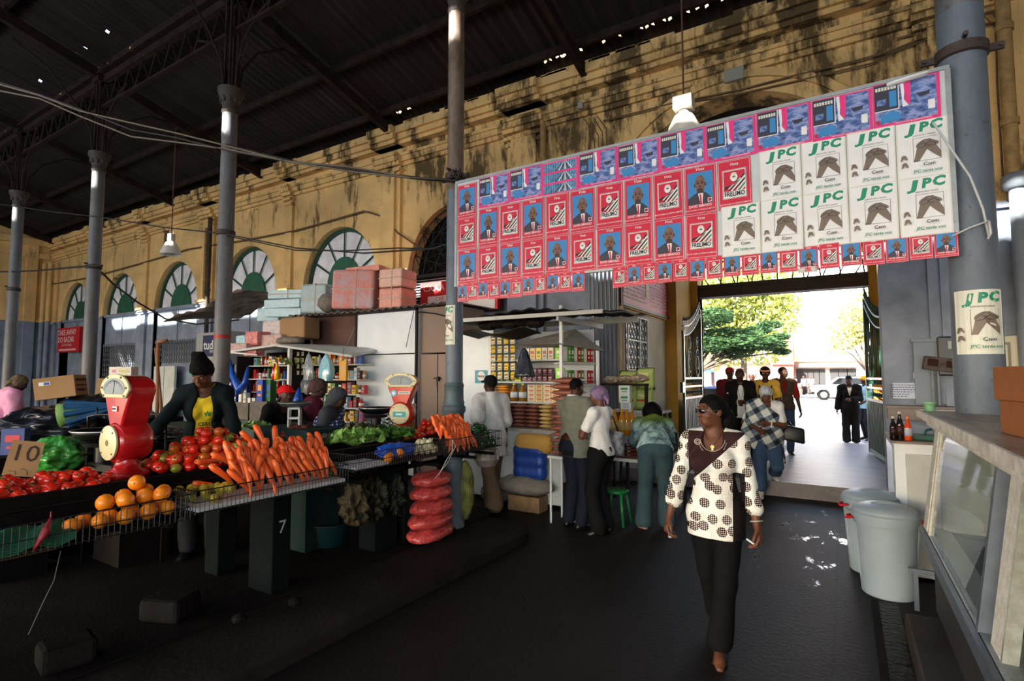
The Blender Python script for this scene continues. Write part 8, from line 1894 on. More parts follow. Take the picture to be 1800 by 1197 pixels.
# electric conduits along the wall above the entrance arch
def run(label, pts, r=.012, mtl=None, name='cable'):
 m = MB(); m.tube(pts, r, 6); return tag(m.build(name, mtl or mat('brown_conduit', (104, 82, 58), .7), smooth=True), label, 'cable')
def wp(px, py, Y=8.8): return tuple(P(px, py, Y=Y))
run('upper of two conduits clipped along the wall above the entrance arch', [wp(1060, 213), wp(1180, 182), wp(1300, 158), wp(1400, 132), wp(1500, 108), wp(1565, 90), wp(1650, 55), wp(1750, 40)], .014)
run('lower of two conduits clipped along the wall above the entrance arch', [wp(1200, 181), wp(1300, 165), wp(1420, 138), wp(1530, 112), wp(1585, 85), wp(1650, 62)], .012)
run('sagging conduit low on the ochre wall behind the second column', [wp(30, 505), wp(100, 498), wp(160, 487), wp(250, 462), wp(330, 438), wp(420, 424), wp(520, 405), wp(640, 371), wp(670, 380), wp(700, 410), wp(745, 440)], .02)
# hanging cables through the hall
BLK_ = mat('black_cable', (26, 22, 20), .6); PALEC = mat('dusty_pale_cable', (110, 98, 84), .6)
def cv(pts): return [tuple(P(x, y, d=d)) for x, y, d in pts]
for k, dy in enumerate((0, 9, -3)):
 run(['upper', 'lower', 'middle'][k]+' dusty cable of the bundle swooping from upper left to the second column', cv([(-10, 146+dy*1.3, 7.2), (70, 168+dy*.6, 7.0), (140, 195+dy, 6.9), (230, 228+[-12, 12, 0][k], 6.8), (310, 242+[-8, 8, 0][k], 6.7), (398, 262+[-6, 0, 2][k], 6.6), (500, 283, 6.5), (620, 298+[-4, 4, 0][k], 6.35), (720, 312, 6.25), (800, 316, 6.15)]), .011, PALEC if k != 2 else BLK_)
run('thick black cable running to the poster column collar', cv([(398, 255, 8.3), (520, 285, 7.4), (640, 302, 6.8), (740, 314, 6.4), (806, 318, 6.1)]), .02, BLK_)
run('black cable strung from the left edge past the lamp to the third column', cv([(-10, 478, 14), (60, 476, 13.2), (150, 468, 11.2), (180, 467, 11)]), .02, BLK_)
run('black cable sagging above the hanging lamp', cv([(-5, 358, 13), (90, 372, 11.5), (180, 382, 10.6), (290, 400, 9.6), (390, 410, 8.7), (520, 436, 8.0), (640, 445, 7.6), (760, 437, 7.0), (800, 425, 6.6)]), .012, BLK_)
run('second black cable drooping along the arched windows', cv([(390, 413, 8.7), (450, 425, 8.5), (520, 440, 8.3), (600, 441, 8.0), (700, 436, 7.6), (780, 438, 7.3)]), .01, BLK_)
run('cable falling diagonally across the second arched window', cv([(178, 478, 11), (200, 500, 11.5), (240, 530, 12.5), (290, 560, 13.5), (345, 570, 13.5), (420, 562, 13)]), .02, BLK_)
def hook(px, py, d): return tuple(P(px, py, d=d))
# tangle on the poster column collar
m = MB(); q = P(803, 312, Y=4.8)
for k in range(5): m.tube([(q.x+random.uniform(-.05, .12), q.y-.05+random.uniform(-.05, .05), q.z+random.uniform(-.08, .08)) for _ in range(6)], .008, 5)
tag(m.build('wire_tangle', BLK_, smooth=True), 'tangle of black wire at the collar of the poster column', 'wire')
# ---- hanging lamps
def lamp(label, px, py, Y, ztop, s=1.0, box=True):
 q = P(px, py, Y=Y); t = thing('hanging_lamp', label, 'lamp', (q.x, Y, q.z))
 m = MB(); m.lathe([(.045, .30), (.06, .27), (.1, .24), (.16, .12), (.195, .0), (.2, -.01), (.19, 0), (.15, .12), (.09, .23), (.04, .26)], n=28); m.v = [(x*s, y*s, z*s) for x, y, z in m.v]; m.build('reflector', mat('aluminium_reflector', (226, 222, 214), .35, metal=.15), t, smooth=True, angle=50)
 m = MB(); m.lathe([(0, .1), (.045, .11), (.05, .16), (.03, .24)], n=14); m.v = [(x*s, y*s, z*s) for x, y, z in m.v]; m.build('bulb', mat('frosted_bulb', (220, 220, 214), .3), t, smooth=True)
 m = MB()
 if box: m.box((.0, 0, .38*s), (.2*s, .16*s, .14*s));
 else: m.cyl((0, 0, .29*s), (0, 0, .42*s), .07*s, n=12); m.tube([(-.08*s, 0, .42*s), (-.05*s, 0, .55*s), (0, 0, .6*s), (.05*s, 0, .55*s), (.08*s, 0, .42*s)], .006, 5)
 m.build('ballast_box', mat('cream_ballast', (186, 176, 160), .5), t, bev=.008 if box else 0)
 m = MB(); m.cyl((0, 0, .44*s), (0, 0, ztop-q.z), .011, n=6); m.build('suspension_cord', mat('rusty_rod', (92, 58, 48), .7), t)
 return t
lamp('hanging lamp with a silver bell reflector above the poster board', 1203, 243, 6.6, roof_z(6.6)-.02, 1.15)
lamp('hanging lamp with a bell reflector before the far arched windows', 300, 447, 6.5, roof_z(6.5)-.02, 1.15, False)
# ================================================================ passage: window grille, sign, gates
t = thing('lattice_window', 'tall lattice-grilled window in the passage wall', 'window', (-3.35, 9.95, 0)); t['kind'] = 'structure'
Y0, Y1, Z0_, Z1_ = 9.36, 10.5, 1.2, 2.9
m = MB(); m.b2((-.0, Y0-9.95, Z0_), (.012, Y1-9.95, Z1_)); m.build('dark_glass', mat('dark_glass', (34, 34, 36), .4), t)
m = MB();
for (a, c) in (((Y0, Z0_), (Y1, Z0_)), ((Y0, Z1_), (Y1, Z1_)), ((Y0, Z0_), (Y0, Z1_)), ((Y1, Z0_), (Y1, Z1_)), (((Y0+Y1)/2+.1, Z0_), ((Y0+Y1)/2+.1, Z1_))): m.cyl((.04, a[0]-9.95, a[1]), (.04, c[0]-9.95, c[1]), .018, n=5)
m.build('frame', mat('white_iron_frame', (190, 190, 186), .5), t)
m = MB()
n = 7; dy = (Y1-Y0)/n
for i in range(n):
 z = Z0_
 while z < Z1_-.01:
  for s in (0, 1): m.tube([(.03, Y0-9.95+dy*(i+s), z), (.03, Y0-9.95+dy*(i+.5), z+.09), (.03, Y0-9.95+dy*(i+s), z+.18)], .008, 4)
  z += .19
for z in (1.9, 2.45): m.b2((.03, Y0-9.95, z-.01), (.045, Y1-9.95, z+.01))
m.build('lattice', mat('grey_lattice', (112, 110, 104), .5, metal=.3), t)
mb = MB(); mb.b2((-3.36, 9.05, 3.02), (-3.30, 12.02, 3.08)); mb.b2((-3.36, 8.92, 1.0), (-3.31, 9.2, 3.02)); struct('trim_11', mb, M_OCHREDK)
t = thing('painted_sign', 'red sign crowded with white writing high on the passage wall', 'sign', (-3.3, 10.7, 3.45)); m = MB(); m.b2((-.03, -1.65, -.36), (.0, 1.5, .40)); m.build('panel', mat('sign_red', (176, 30, 30), .55, var=.1), t)
m = MB(); m.b2((.0, -1.68, -.40), (.02, 1.53, -.35)); m.b2((.0, 1.48, -.4), (.02, 1.53, .42)); m.build('frame', mat('dark_frame', (50, 34, 30), .6), t)
m = MB(); rs = random.Random(8)
for r_ in range(8):
 y = -1.55
 while y < 1.35:
  w = rs.uniform(.05, .2)
  if not (-.35 < y < .0): m.box((.006, y+w/2, .30-.075*r_), (.002, w, .028))
  y += w+.04
m.build('writing', mat('sign_cream', (200, 150, 130), .6), t); m = MB(); m.box((.006, -.2, .05), (.003, .2, .34)); m.build('yellow_figure', mat('sign_yellow', (206, 170, 60), .6), t)
M_GATE = mat('dark_green_gate', (14, 54, 40), .4, var=.2, coat=.2); M_GATEH = mat('gate_highlight_iron', (112, 122, 114), .45, metal=.3)  # paler gate iron paints in the white highlights on rails and scrolls
def gate(label, x, y0, y1, yaw=0.0):
 """leaf folded back along the passage wall; hinge (tall side) at y1"""
 L_ = y1-y0; t = thing('iron_gate', label, 'gate', (x, y1, PF+.02), yaw)
 def top(u): return 2.62+.62*(u**2)          # u 0 = free edge, 1 = hinge
 def V(u, z, dx=0): return (dx, -L_*(1-u), z)
 m = MB()
 for u in (0, 1): m.b2(Vector(V(u, 0, -.025))+Vector((0, -.025, 0)), Vector(V(u, top(u)-.1, .025))+Vector((0, .025, 0)))
 for z in (.04, 1.08, 1.32, 1.5): m.b2((-.02, -L_, z-.02), (.02, 0, z+.02))
 m.build('frame', M_GATE, t)
 m = MB(); m.b2((-.008, -L_+.02, .06), (.008, -.02, 1.08))
 for k in range(14): y = -L_+.06+k*(L_-.1)/13; m.b2((.0, y-.012, .1), (.022, y+.012, 1.05)); m.b2((-.022, y-.012, .1), (.0, y+.012, 1.05))
 m.build('lower_panel', M_GATE, t)
 m = MB()
 for z0_ in (1.14, 1.38):
  for k in range(12): y = -L_+.08+k*(L_-.16)/11; m.tube([(.0, y+.04*math.cos(a), z0_+.05+.04*math.sin(a)) for a in [2*math.pi*i/10 for i in range(10)]], .008, 4, closed=True)
 m.build('ring_band', M_GATE, t)
 m = MB()
 for off, r in ((0, .022), (-.2, .018)): m.tube([V(u, top(u)+off) for u in [i/16 for i in range(17)]], r, 6)
 m.build('curved_rail', M_GATEH, t, smooth=True)
 m = MB()
 for k in range(15):
  u = (k+.5)/15; m.cyl(V(u, top(u)-.2), V(u, top(u)+.12), .009, n=5); m.cyl(V(u, top(u)+.12), V(u, top(u)+.22), .02, .001, n=6)
 m.build('spike', M_GATE, t)
 m = MB()
 for k in range(13):
  u = (k+.5)/13; z1 = top(u)-.2; q = .09*math.sin(k*1.9)
  m.tube([V(u, 1.5), V(u+q*.3, 1.9), V(u-q*.4, 2.2), V(u, z1)], .010, 5)
 m.build('bars', M_GATE, t, smooth=True)
 m = MB()
 def spiral(cu, cz, r, turns, dirn, sz=1.0):
  pts = []
  for i in range(26):
   f_ = i/25; a = dirn*turns*2*math.pi*f_; rr = r*(1-.82*f_); pts.append((.022, -L_*(1-cu)+rr*math.cos(a), cz+sz*rr*math.sin(a)))
  m.tube(pts, .011, 5)
 for s, cu in ((1, .28), (-1, .72)):
  spiral(cu, 1.82, .20, 1.6, s, 1.5); spiral(cu, 2.3, .12, 1.5, -s, 1.4)
  m.tube([(.022, -L_*(1-cu)+.2*math.cos(a), 1.84+.32*math.sin(a)) for a in [2*math.pi*i/28 for i in range(28)]], .010, 5, closed=True)
 m.build('scrollwork', M_GATEH, t, smooth=True)
 m = MB(); m.b2((-.03, -L_-.2, 1.2), (.03, -L_-.02, 1.42)); m.build('lock_box', M_GATE, t)
 return t
gate('left leaf of the dark green iron gate, folded back against the passage wall', -2.9, 11.65, 13.3)
gate('right leaf of the dark green iron gate at the edge of the grey pilaster', .40, 11.65, 13.3, R(7))
# ---- signs on the back wall
t = thing('shop_sign', 'tilted red sign reading TAKE AWAY DO BAZAR between the left columns', 'sign', (-25.85, 8.79, 3.2)); m = MB(); m.box((0, .028, 0), (2.0, .1, .97)); m.build('panel', mat('sign_scarlet', (196, 26, 34), .5), t)
m = MB(); letter(m, 'TAKE AWAY', (-.15, -.03, .28), .30, XZ, bold=.02); letter(m, 'DO BAZAR', (-.2, -.03, .0), .30, XZ, bold=.02); letter(m, 'Comida Rápida', (-.1, -.03, -.2), .16, XZ); [m.box((-.8+.115*k, -.03, -.39), (.085, .002, .07)) for k in range(14)]; m.build('lettering', mat('sign_pink_white', (236, 200, 196), .6), t)
a, b = P(739, 507, Y=8.79), P(818, 547, Y=8.79)
t = thing('shop_sign', 'red and white sign starting C.A.A.A AFRO behind the poster column', 'sign', (a.x, 8.79, b.z)); w = 2.0; h = a.z-b.z+.1; m = MB(); m.b2((0, 0, 0), (w, .11, h)); m.build('panel', mat('sign_scarlet2', (206, 34, 30), .5), t)
m = MB(); m.b2((.22, -.01, .02), (w-.06, 0, h*.55)); m.build('white_field', mat('sign_blank_white', (226, 226, 222), .5), t)
m = MB(); letter(m, 'C.A.A.A AFRO', (.62, -.012, h*.80), .17, XZ, bold=.02); m.build('lettering', mat('sign_blank_white', (226, 226, 222), .5), t)
m = MB(); letter(m, 'CAR', (.55, -.014, h*.45), .13, XZ); [m.box((.4+.12*k, -.014, h*(.3-.12*r_)), (.09, .002, .035)) for k in range(8) for r_ in range(2)]; m.build('red_lettering', mat('sign_scarlet2', (206, 34, 30), .5), t)
# concertina grilles and doors in the lower wall openings
def concertina(label, cx, z0, z1, w=2.4):
 m = MB(); n = 16; dx = w/n
 for i in range(n+1): m.cyl((cx-w/2+i*dx, WY+.05, z0), (cx-w/2+i*dx, WY+.05, z1), .012, n=4)
 for i in range(n):
  z = z0
  while z < z1-.2: m.cyl((cx-w/2+i*dx, WY+.04, z), (cx-w/2+(i+1)*dx, WY+.04, z+.18), .007, n=4); m.cyl((cx-w/2+i*dx, WY+.04, z+.18), (cx-w/2+(i+1)*dx, WY+.04, z), .007, n=4); z += .18
 return tag(m.build('concertina_grille', mat('grey_grille', (80, 80, 82), .5, metal=.3)), label, 'grille')
concertina('folding metal grille under the arched window right of the red bazaar sign', -22.0, .3, 2.95); concertina('sunlit folding metal grille behind the vendor in the beanie', -18.2, 2.2, 2.95)
m = MB(); m.b2((-19.3, WY-.02, .1), (-18.0, WY+.05, 2.1)); m.b2((-19.3, WY-.04, .9), (-18.0, WY-.01, .96)); m.b2((-18.66, WY-.04, .1), (-18.62, WY-.01, 2.1)); tag(m.build('white_door', M_WPAINT2), 'white double door under the folding grille behind the vendor', 'door')
x0 = P(1040, 560, Y=8.8).x
for k in range(9): m = MB(); m.cyl((x0+.075*k, 8.72, 1.0), (x0+.075*k, 8.72, 4.0), .018, n=6); tag(m.build('iron_bar', mat('pale_grey_bar', (130, 134, 138), .5)), 'upright pale grey bar beside the passage wall, right of the grocery stall', 'bar', 'upright grey bars beside the grocery stall')
from mathutils import noise as mnoise
# ================================================================ the street outside
mb = MB(); mb.b2((-60, 15.0, -.1), (60, 90, .06)); struct('ground_street', mb, pave_material('street_asphalt', (110, 108, 112), (150, 148, 152)))
mb = MB(); mb.b2((-60, 13.86, -.1), (60, 15.02, .10)); struct('ground_pavement', mb, pave_material('outer_paving', (136, 132, 134), (176, 172, 174)))
mb = MB(); mb.b2((-60, 47, 0), (60, 60, .2)); struct('ground_far_pavement', mb, MATS['outer_paving'])
# shop building across the street
FBY = 56.0
t = thing('building', 'white building with a scalloped shop awning across the street', 'building', (2, FBY, 0))
def bx(px, z): return P(px, 640, Y=FBY).x-2
def fz(py, px=1450): return P(px, py, Y=FBY).z
m = MB(); m.b2((bx(1385, 0), 0, 0), (14, 8, 13)); m.build('wall', mat('pale_facade', (226, 214, 206), .8, var=.04), t)
m = MB(); m.b2((bx(1390, 0), -.06, .5), (bx(1450, 0), 0, fz(668))); m.b2((bx(1454, 0), -.06, .9), (bx(1520, 0), 0, fz(668))); m.build('shop_front', mat('taupe_shopfront', (132, 122, 116), .6), t)
for k in range(5):
 x = bx(1399+10*k, 0); m = MB(); m.b2((x, -.1, .8), (x+.5, -.05, 2.4)); m.build('window', mat('dark_glass', (34, 34, 36), .4), t)
for k in range(3): x = bx(1458+15*k, 0); m = MB(); m.b2((x, -.1, 1.2), (x+.7, -.05, 2.4)); m.build('window', mat('dark_glass', (34, 34, 36), .4), t)
m = MB(); a0, a1 = bx(1388, 0), bx(1522, 0); n = 36
for k in range(n):
 x = a0+(a1-a0)*k/n; w = (a1-a0)/n; m.add([(x, -1.0, 2.75), (x+w, -1.0, 2.75), (x+w, -.0, 3.2), (x, 0, 3.2), (x+w/2, -1.0, 2.5), (x, -1, 2.58), (x+w, -1, 2.58)], [(0, 1, 2, 3), (0, 5, 4, 6, 1)])
m.build('awning', mat('brown_awning', (110, 92, 86), .8), t)
m = MB(); m.box(((a0+a1)/2, -.9, 3.25), (a1-a0, .06, .4)); m.build('awning_band', mat('cream_band', (222, 206, 150), .7), t)
for r_ in range(2):
 for k in range(5): m = MB(); m.b2((a0+1+2.3*k, -.03, 5.0+3.2*r_), (a0+2.1+2.3*k, .0, 6.6+3.2*r_)); m.build('upper_window', mat('pale_upper_window', (190, 186, 184), .5), t)
t = thing('building', 'red brick building left of the white shop across the street', 'building', (-4.4, 54, 0)); m = MB(); m.b2((-1.1, 0, 0), (.55, 1.9, 5.2)); m.build('wall', mat('red_brick', (176, 96, 76), .8, var=.15, vscale=3), t); m = MB(); m.b2((-1.3, -.4, 2.8), (.6, .2, 3.05)); m.build('ledge', M_WPAINT2, t); m = MB(); m.b2((-.5, -.03, 3.5), (.2, 0, 4.6)); m.build('window', mat('dark_glass', (34, 34, 36), .4), t)
t = thing('building', 'low pale pink market shed behind the trees on the left', 'building', (-13, 58, 0)); m = MB(); m.b2((-9, 0, 0), (7, 6, 4.0)); m.build('wall', mat('pale_pink_wall', (222, 176, 166), .8, var=.1), t); m = MB(); m.b2((-9.4, -1.2, 3.0), (7.4, .2, 3.2)); m.build('roof_edge', mat('grey_roof_edge', (150, 140, 136), .7), t)
for k in range(5): m = MB(); m.b2((-7+2.6*k, -.05, 0), (-5.6+2.6*k, 0, 2.5)); m.build('opening', mat('dusky_opening', (120, 96, 96), .7), t)
# cars
def car(label, loc, rz, col, pickup=True):
 t = thing('car', label, 'car', loc, R(rz)); pm = mat('car_paint_%d_%d_%d' % col, col, .25, metal=.4, coat=.6)
 m = MB(); prof = [(-2.25, .55), (-2.3, .85), (-2.2, 1.0), (-1.2, 1.08), (-.55, 1.62), (1.5, 1.68), (2.15, 1.12), (2.25, .9), (2.25, .5)]
 if not pickup: prof = [(-2.1, .4), (-2.15, .7), (-1.95, .82), (-1.0, .92), (-.4, 1.36), (1.0, 1.40), (1.8, .98), (2.05, .9), (2.1, .42)]
 M_ = Matrix(((1, 0, 0, 0), (0, 0, -1, 0), (0, 1, 0, 0), (0, 0, 0, 1))); m.prism(prof, -.86, .86, M=M_); m.build('body', pm, t, bev=.09, smooth=True, angle=40)
 zz = (1.14, 1.56) if pickup else (.96, 1.30)
 for s in (-1, 1): m = MB(); m.add([(-.95 if pickup else -.75, s*.865, zz[0]), (1.75 if pickup else 1.3, s*.865, zz[0]), (1.35 if pickup else .95, s*.865, zz[1]), (-.5 if pickup else -.35, s*.865, zz[1])], [(0, 1, 2, 3)]); m.build('side_window', mat('car_glass', (30, 34, 38), .1), t, solid=.01)
 r = .38 if pickup else .31
 for x in (-1.45, 1.4):
  for s in (-1, 1):
   m = MB(); m.lathe([(0, -.11), (r*.9, -.11), (r, -.07), (r, .07), (r*.9, .11), (0, .11)], (x, s*.8, r), n=22, M=Matrix.Rotation(R(90), 3, 'X')); w = m.build('wheel', mat('tyre', (20, 20, 20), .8), t, smooth=True, angle=40)
   m = MB(); m.lathe([(0, -.12), (r*.55, -.12), (r*.6, 0), (r*.55, .12), (0, .12)], (x, s*.8, r), n=16, M=Matrix.Rotation(R(90), 3, 'X')); m.build('hub', mat('alloy', (150, 150, 152), .3, metal=.8), w)
 m = MB(); m.box((-2.27, .6, .8), (.06, .3, .14)); m.box((-2.27, -.6, .8), (.06, .3, .14)); m.build('headlamp', M_WHITE, t); m = MB(); m.box((-2.3, 0, .55), (.12, 1.6, .16)); m.build('bumper', mat('bumper', (90, 92, 94), .5), t)
 return t
q = P(1480, 705, z=.06); car('silver four-wheel-drive car parked across the street', (q.x+.3, q.y+2, .06), 4, (150, 156, 158))
q = P(1276, 700, d=17.5); car('dark blue car parked just outside the gate on the left', (q.x-.8, q.y+1.3, .06), 12, (50, 76, 120), False)
# trees
def foliage_mesh(name, blobs, n, size, mtl, parent, flat=1.0, seed=0, blade=False):
 rs = np.random.RandomState(seed); V = []; F = []; tot = sum(b[3]*b[3] for b in blobs)
 for (x, y, z, r) in blobs:
  k = int(n*r*r/tot)
  d = rs.normal(size=(k, 3)); d /= np.linalg.norm(d, axis=1)[:, None]; rad = r*(.35+.65*rs.rand(k)**.5)
  c = d*rad[:, None]*np.array([1, 1, flat])+np.array([x, y, z])
  a = rs.normal(size=(k, 3)); a /= np.linalg.norm(a, axis=1)[:, None]
  if blade: a[:, 2] *= .25
  b = np.cross(a, rs.normal(size=(k, 3))); b /= np.linalg.norm(b, axis=1)[:, None]
  s = size*(.6+.8*rs.rand(k))[:, None]; w = .5 if not blade else .22
  q = np.stack([c-a*s-b*s*w*0, c+b*s*w, c+a*s, c-b*s*w], 1); V.append(q.reshape(-1, 3));
 V = np.concatenate(V); nq = len(V)//4; me = bpy.data.meshes.new(name); me.vertices.add(len(V)); me.vertices.foreach_set('co', V.astype(np.float32).ravel()); me.loops.add(nq*4); me.loops.foreach_set('vertex_index', np.arange(nq*4, dtype=np.int32)); me.polygons.add(nq); me.polygons.foreach_set('loop_start', np.arange(0, nq*4, 4, dtype=np.int32)); me.update(calc_edges=True); me.materials.append(mtl)
 o = bpy.data.objects.new(name, me); COL.objects.link(o); o.parent = parent; return o
def leafmat(name, a, b_):
 m, b, v, L = newmat(name, .6); r = ramp(m, [(.3, srgb(a)), (.7, srgb(b_))]); L.new(noise(m, v, 1.3, 4), r.inputs[0]); L.new(r.outputs[0], b.inputs['Base Color']); b.inputs['Specular IOR Level'].default_value = .2
 tr = nd(m, 'BsdfTranslucent'); L.new(r.outputs[0], tr.inputs[0]); mx = m.node_tree.nodes.new('ShaderNodeMixShader'); mx.inputs[0].default_value = .35; out = m.node_tree.nodes['Material Output']
 L.new(b.outputs[0], mx.inputs[1]); L.new(tr.outputs[0], mx.inputs[2]); L.new(mx.outputs[0], out.inputs[0]); return m
def tree(label, px, py, d, blobs, n, size, mtl, trunk=.25, flat=.8, seed=1, blade=False, lean=0):
 base = P(px, 662, d=d); t = thing('tree', label, 'tree', (base.x, base.y, .06))
 BL = []
 for (bx_, by_, r) in blobs:
  q = P(bx_, by_, d=d); dr = random.Random(seed+bx_).uniform(-1, 1)*r*.6; BL.append((q.x-base.x, q.y-base.y+dr, q.z-.06, r))
 top = BL[0]; m = MB(); m.tube([(0, 0, 0), (.1, 0, 1.2), (top[0]*.4, top[1]*.4, top[2]*.6), (top[0], top[1], top[2])], [trunk, trunk*.75, trunk*.5, trunk*.2], 10)
 for b in BL[1:]: m.tube([(top[0]*.3, top[1]*.3, top[2]*.45), ((top[0]*.3+b[0])/2, (top[1]*.3+b[1])/2, (top[2]*.45+b[2])/2+.2), (b[0], b[1], b[2])], [trunk*.4, trunk*.28, trunk*.1], 6)
 m.build('trunk', mat('grey_bark', (86, 74, 64), .9, var=.3), t, smooth=True); foliage_mesh('foliage', BL, n, size, mtl, t, flat, seed, blade); return t
YG = leafmat('yellow_green_leaves', (120, 138, 60), (176, 178, 96)); DG = leafmat('fern_green_leaves', (38, 66, 40), (70, 98, 58)); OG = leafmat('olive_leaves', (128, 134, 66), (180, 172, 110))  # yellow green, fern green and olive: each tree's own leaf colour
tree('tall yellow green tree filling the left of the gate view', 1305, 640, 36, [(1310, 540, 2.9), (1255, 560, 2.2), (1350, 560, 2.2), (1365, 530, 1.6), (1290, 600, 2.0), (1340, 610, 1.5), (1240, 620, 1.7), (1280, 500, 2.4), (1340, 490, 2.2), (1240, 520, 2.2)], 9000, .17, YG, .3, .85, 2)
tree('dark fern-leaved tree reaching over from the left of the gate', 1215, 640, 23, [(1245, 560, 1.2), (1270, 590, 1.1), (1310, 600, 1.2), (1345, 605, .9), (1330, 580, .6), (1250, 605, 1.1), (1372, 592, .45), (1352, 570, .5), (1285, 618, .9), (1375, 618, .4)], 9000, .14, DG, .2, .35, 5, True)
tree('sparse olive tree at the right of the gate view', 1530, 640, 30, [(1505, 575, 1.3), (1485, 590, 1.0), (1520, 545, 1.3), (1475, 610, .6), (1540, 570, 1.5)], 2200, .12, OG, .15, .8, 7)
m = MB(); q = P(1253, 660, d=33); m.cyl((q.x, q.y, 0), (q.x, q.y, 4.6), .1, n=10); tag(m.build('street_pole', mat('rust_pole', (120, 90, 84), .7)), 'thin rusty street pole beyond the dark fern-leaved tree', 'pole')
m = MB(); q = P(1213, 668, d=33); m.lathe([(1.5, 0), (.9, .35), (0, .6)], (q.x, q.y, 2.0), n=12); m.cyl((q.x, q.y, 0), (q.x, q.y, 2.6), .03, n=6); tag(m.build('parasol', mat('blue_parasol', (60, 110, 200), .7)), 'small blue market parasol far off left of the gate view', 'parasol')
for k, px in enumerate((1408, 1424)):
 q = P(px, 694, d=47); m = MB(); m.lathe([(.35, 0), (.5, .5), (.45, .5), (0, .45)], (q.x, q.y, .2), n=12); m.ell((q.x, q.y, .85), (.45, .45, .3), 8); tag(m.build('planter', mat('dark_planter', (80, 66, 60), .8)), 'round planter on the far pavement, %s of the two' % ('left' if k == 0 else 'right'), 'planter')
# ================================================================ things on and under the stalls
m = MB(); m.box((0, 0, 0), (.22, .006, .30)); o = m.build('price_card', M_CARD); o.scale = (.76, 1, .76); q = P(45, 815, d=3.15); t = o; o.location = (-4.42, .98, TZ+.2);
o.location = P(42, 806, d=3.55); o.rotation_euler = (R(-8), R(10), R(66)); tag(o, 'hand-drawn cardboard price card reading 10 among the tomatoes', 'price card')
m = MB(); letter(m, '10', (0, -.005, .04), .20, XZ); [m.tube([(x*.001, -.004, z*.001) for x, z in pl], .0018, 4) for pl in (((-75, -110), (-30, -108), (-25, -140)), ((0, -95), (20, -85), (45, -100), (55, -140)))]; m.build('marker_number', mat('dark_marker', (60, 42, 34), .8), o)
def crumple(name, label, loc, r, mtl, seed, amp=.16, cat='bag', rz=0, solid=0.0):
 rs = random.Random(seed); m = MB(); ph = [rs.uniform(0, 6) for _ in range(6)]
 def fn(u, v):
  a = 2*math.pi*u; t = math.pi*v; k = 1+amp*math.sin(5*a+ph[0]+3*t)+amp*.7*math.sin(9*a-4*t+ph[1])+amp*.6*math.sin(13*t+ph[2]+2*math.sin(3*a))
  s = math.sin(t)
  return (r[0]*s*math.cos(a)*k, r[1]*s*math.sin(a)*k, r[2]*(1-math.cos(t))*(1+.5*amp*math.sin(7*a+ph[3])*s))
 m.grid(fn, 72, 36, closed_u=True); c0 = Vector((0, 0, r[2])); out = []; sv = Vector((seed*3.1, 0, 0))
 for v in m.v:
  v = Vector(v); d = (v-c0); q = v/max(r)*2.6+sv; w = 1-abs(mnoise.noise(q)+.5*mnoise.noise(q*2.3))*1.5; v = v+d*(w*w*amp*1.6-amp*.5); v.z = max(v.z, .002); out.append(tuple(v))
 m.v = out; o = m.build(name, mtl, smooth=True); o.location = loc; o.rotation_euler = (0, 0, rz); return tag(o, label, cat)
q = P(100, 812, d=3.9); crumple('plastic_bag', 'crumpled bright green plastic bag behind the nearer tomatoes', (q.x, q.y, TZ), (.19, .15, .13), mat('green_polythene', (60, 150, 62), .3, var=.35, vscale=12, coat=.4), 4, .085)
q = P(75, 725, d=5.6); crumple('tarpaulin', 'heap of black plastic tarpaulin behind the green bag', (q.x+.12, q.y, 1.04), (.42, .4, .22), mat('black_polythene', (22, 26, 34), .3, var=.5, vscale=10, coat=.4), 7, .07, 'tarpaulin')
q = P(150, 715, d=6.2); crumple('tarpaulin', 'black tarpaulin heap under the big cardboard box', (q.x+.1, q.y+.1, 1.04), (.62, .45, .27), mat('black_polythene', (22, 26, 34), .3), 9, .06, 'tarpaulin')
q = P(110, 740, d=6.0); m = MB(); m.b2((q.x-.6, q.y-.5, .13), (q.x+1.2, q.y+.6, 1.04)); tag(m.build('covered_table', M_BLKWOOD, bev=.02), 'dark covered table carrying the black tarpaulins', 'table')
# umbrella
u0, u1 = P(118, 728, d=5.0), P(215, 712, d=5.2); dirv = (u1-u0); m = MB(); k_ = 14; Mq = dirv.to_track_quat('Z', 'Y').to_matrix(); Lu = dirv.length
def fu(u, v): a = 2*math.pi*u; r = (.10*(1-v)**1.0+.012)*(1+.22*math.cos(8*a)); return tuple(u0+Mq @ Vector((r*math.cos(a), r*math.sin(a), Lu*v)))
m.grid(fu, 48, 8, closed_u=True); o = m.build('folded_umbrella', mat('blue_umbrella_cloth', (34, 84, 128), .5, var=.2, vscale=8), smooth=True); tag(o, 'folded blue umbrella lying across the tarpaulins', 'umbrella')
m = MB(); m.tube([u0-dirv.normalized()*.06, u0, u0+dirv*.2], [.11, .095, .08], 12); m.build('green_lining', mat('green_lining', (110, 150, 80), .6), o, smooth=True)
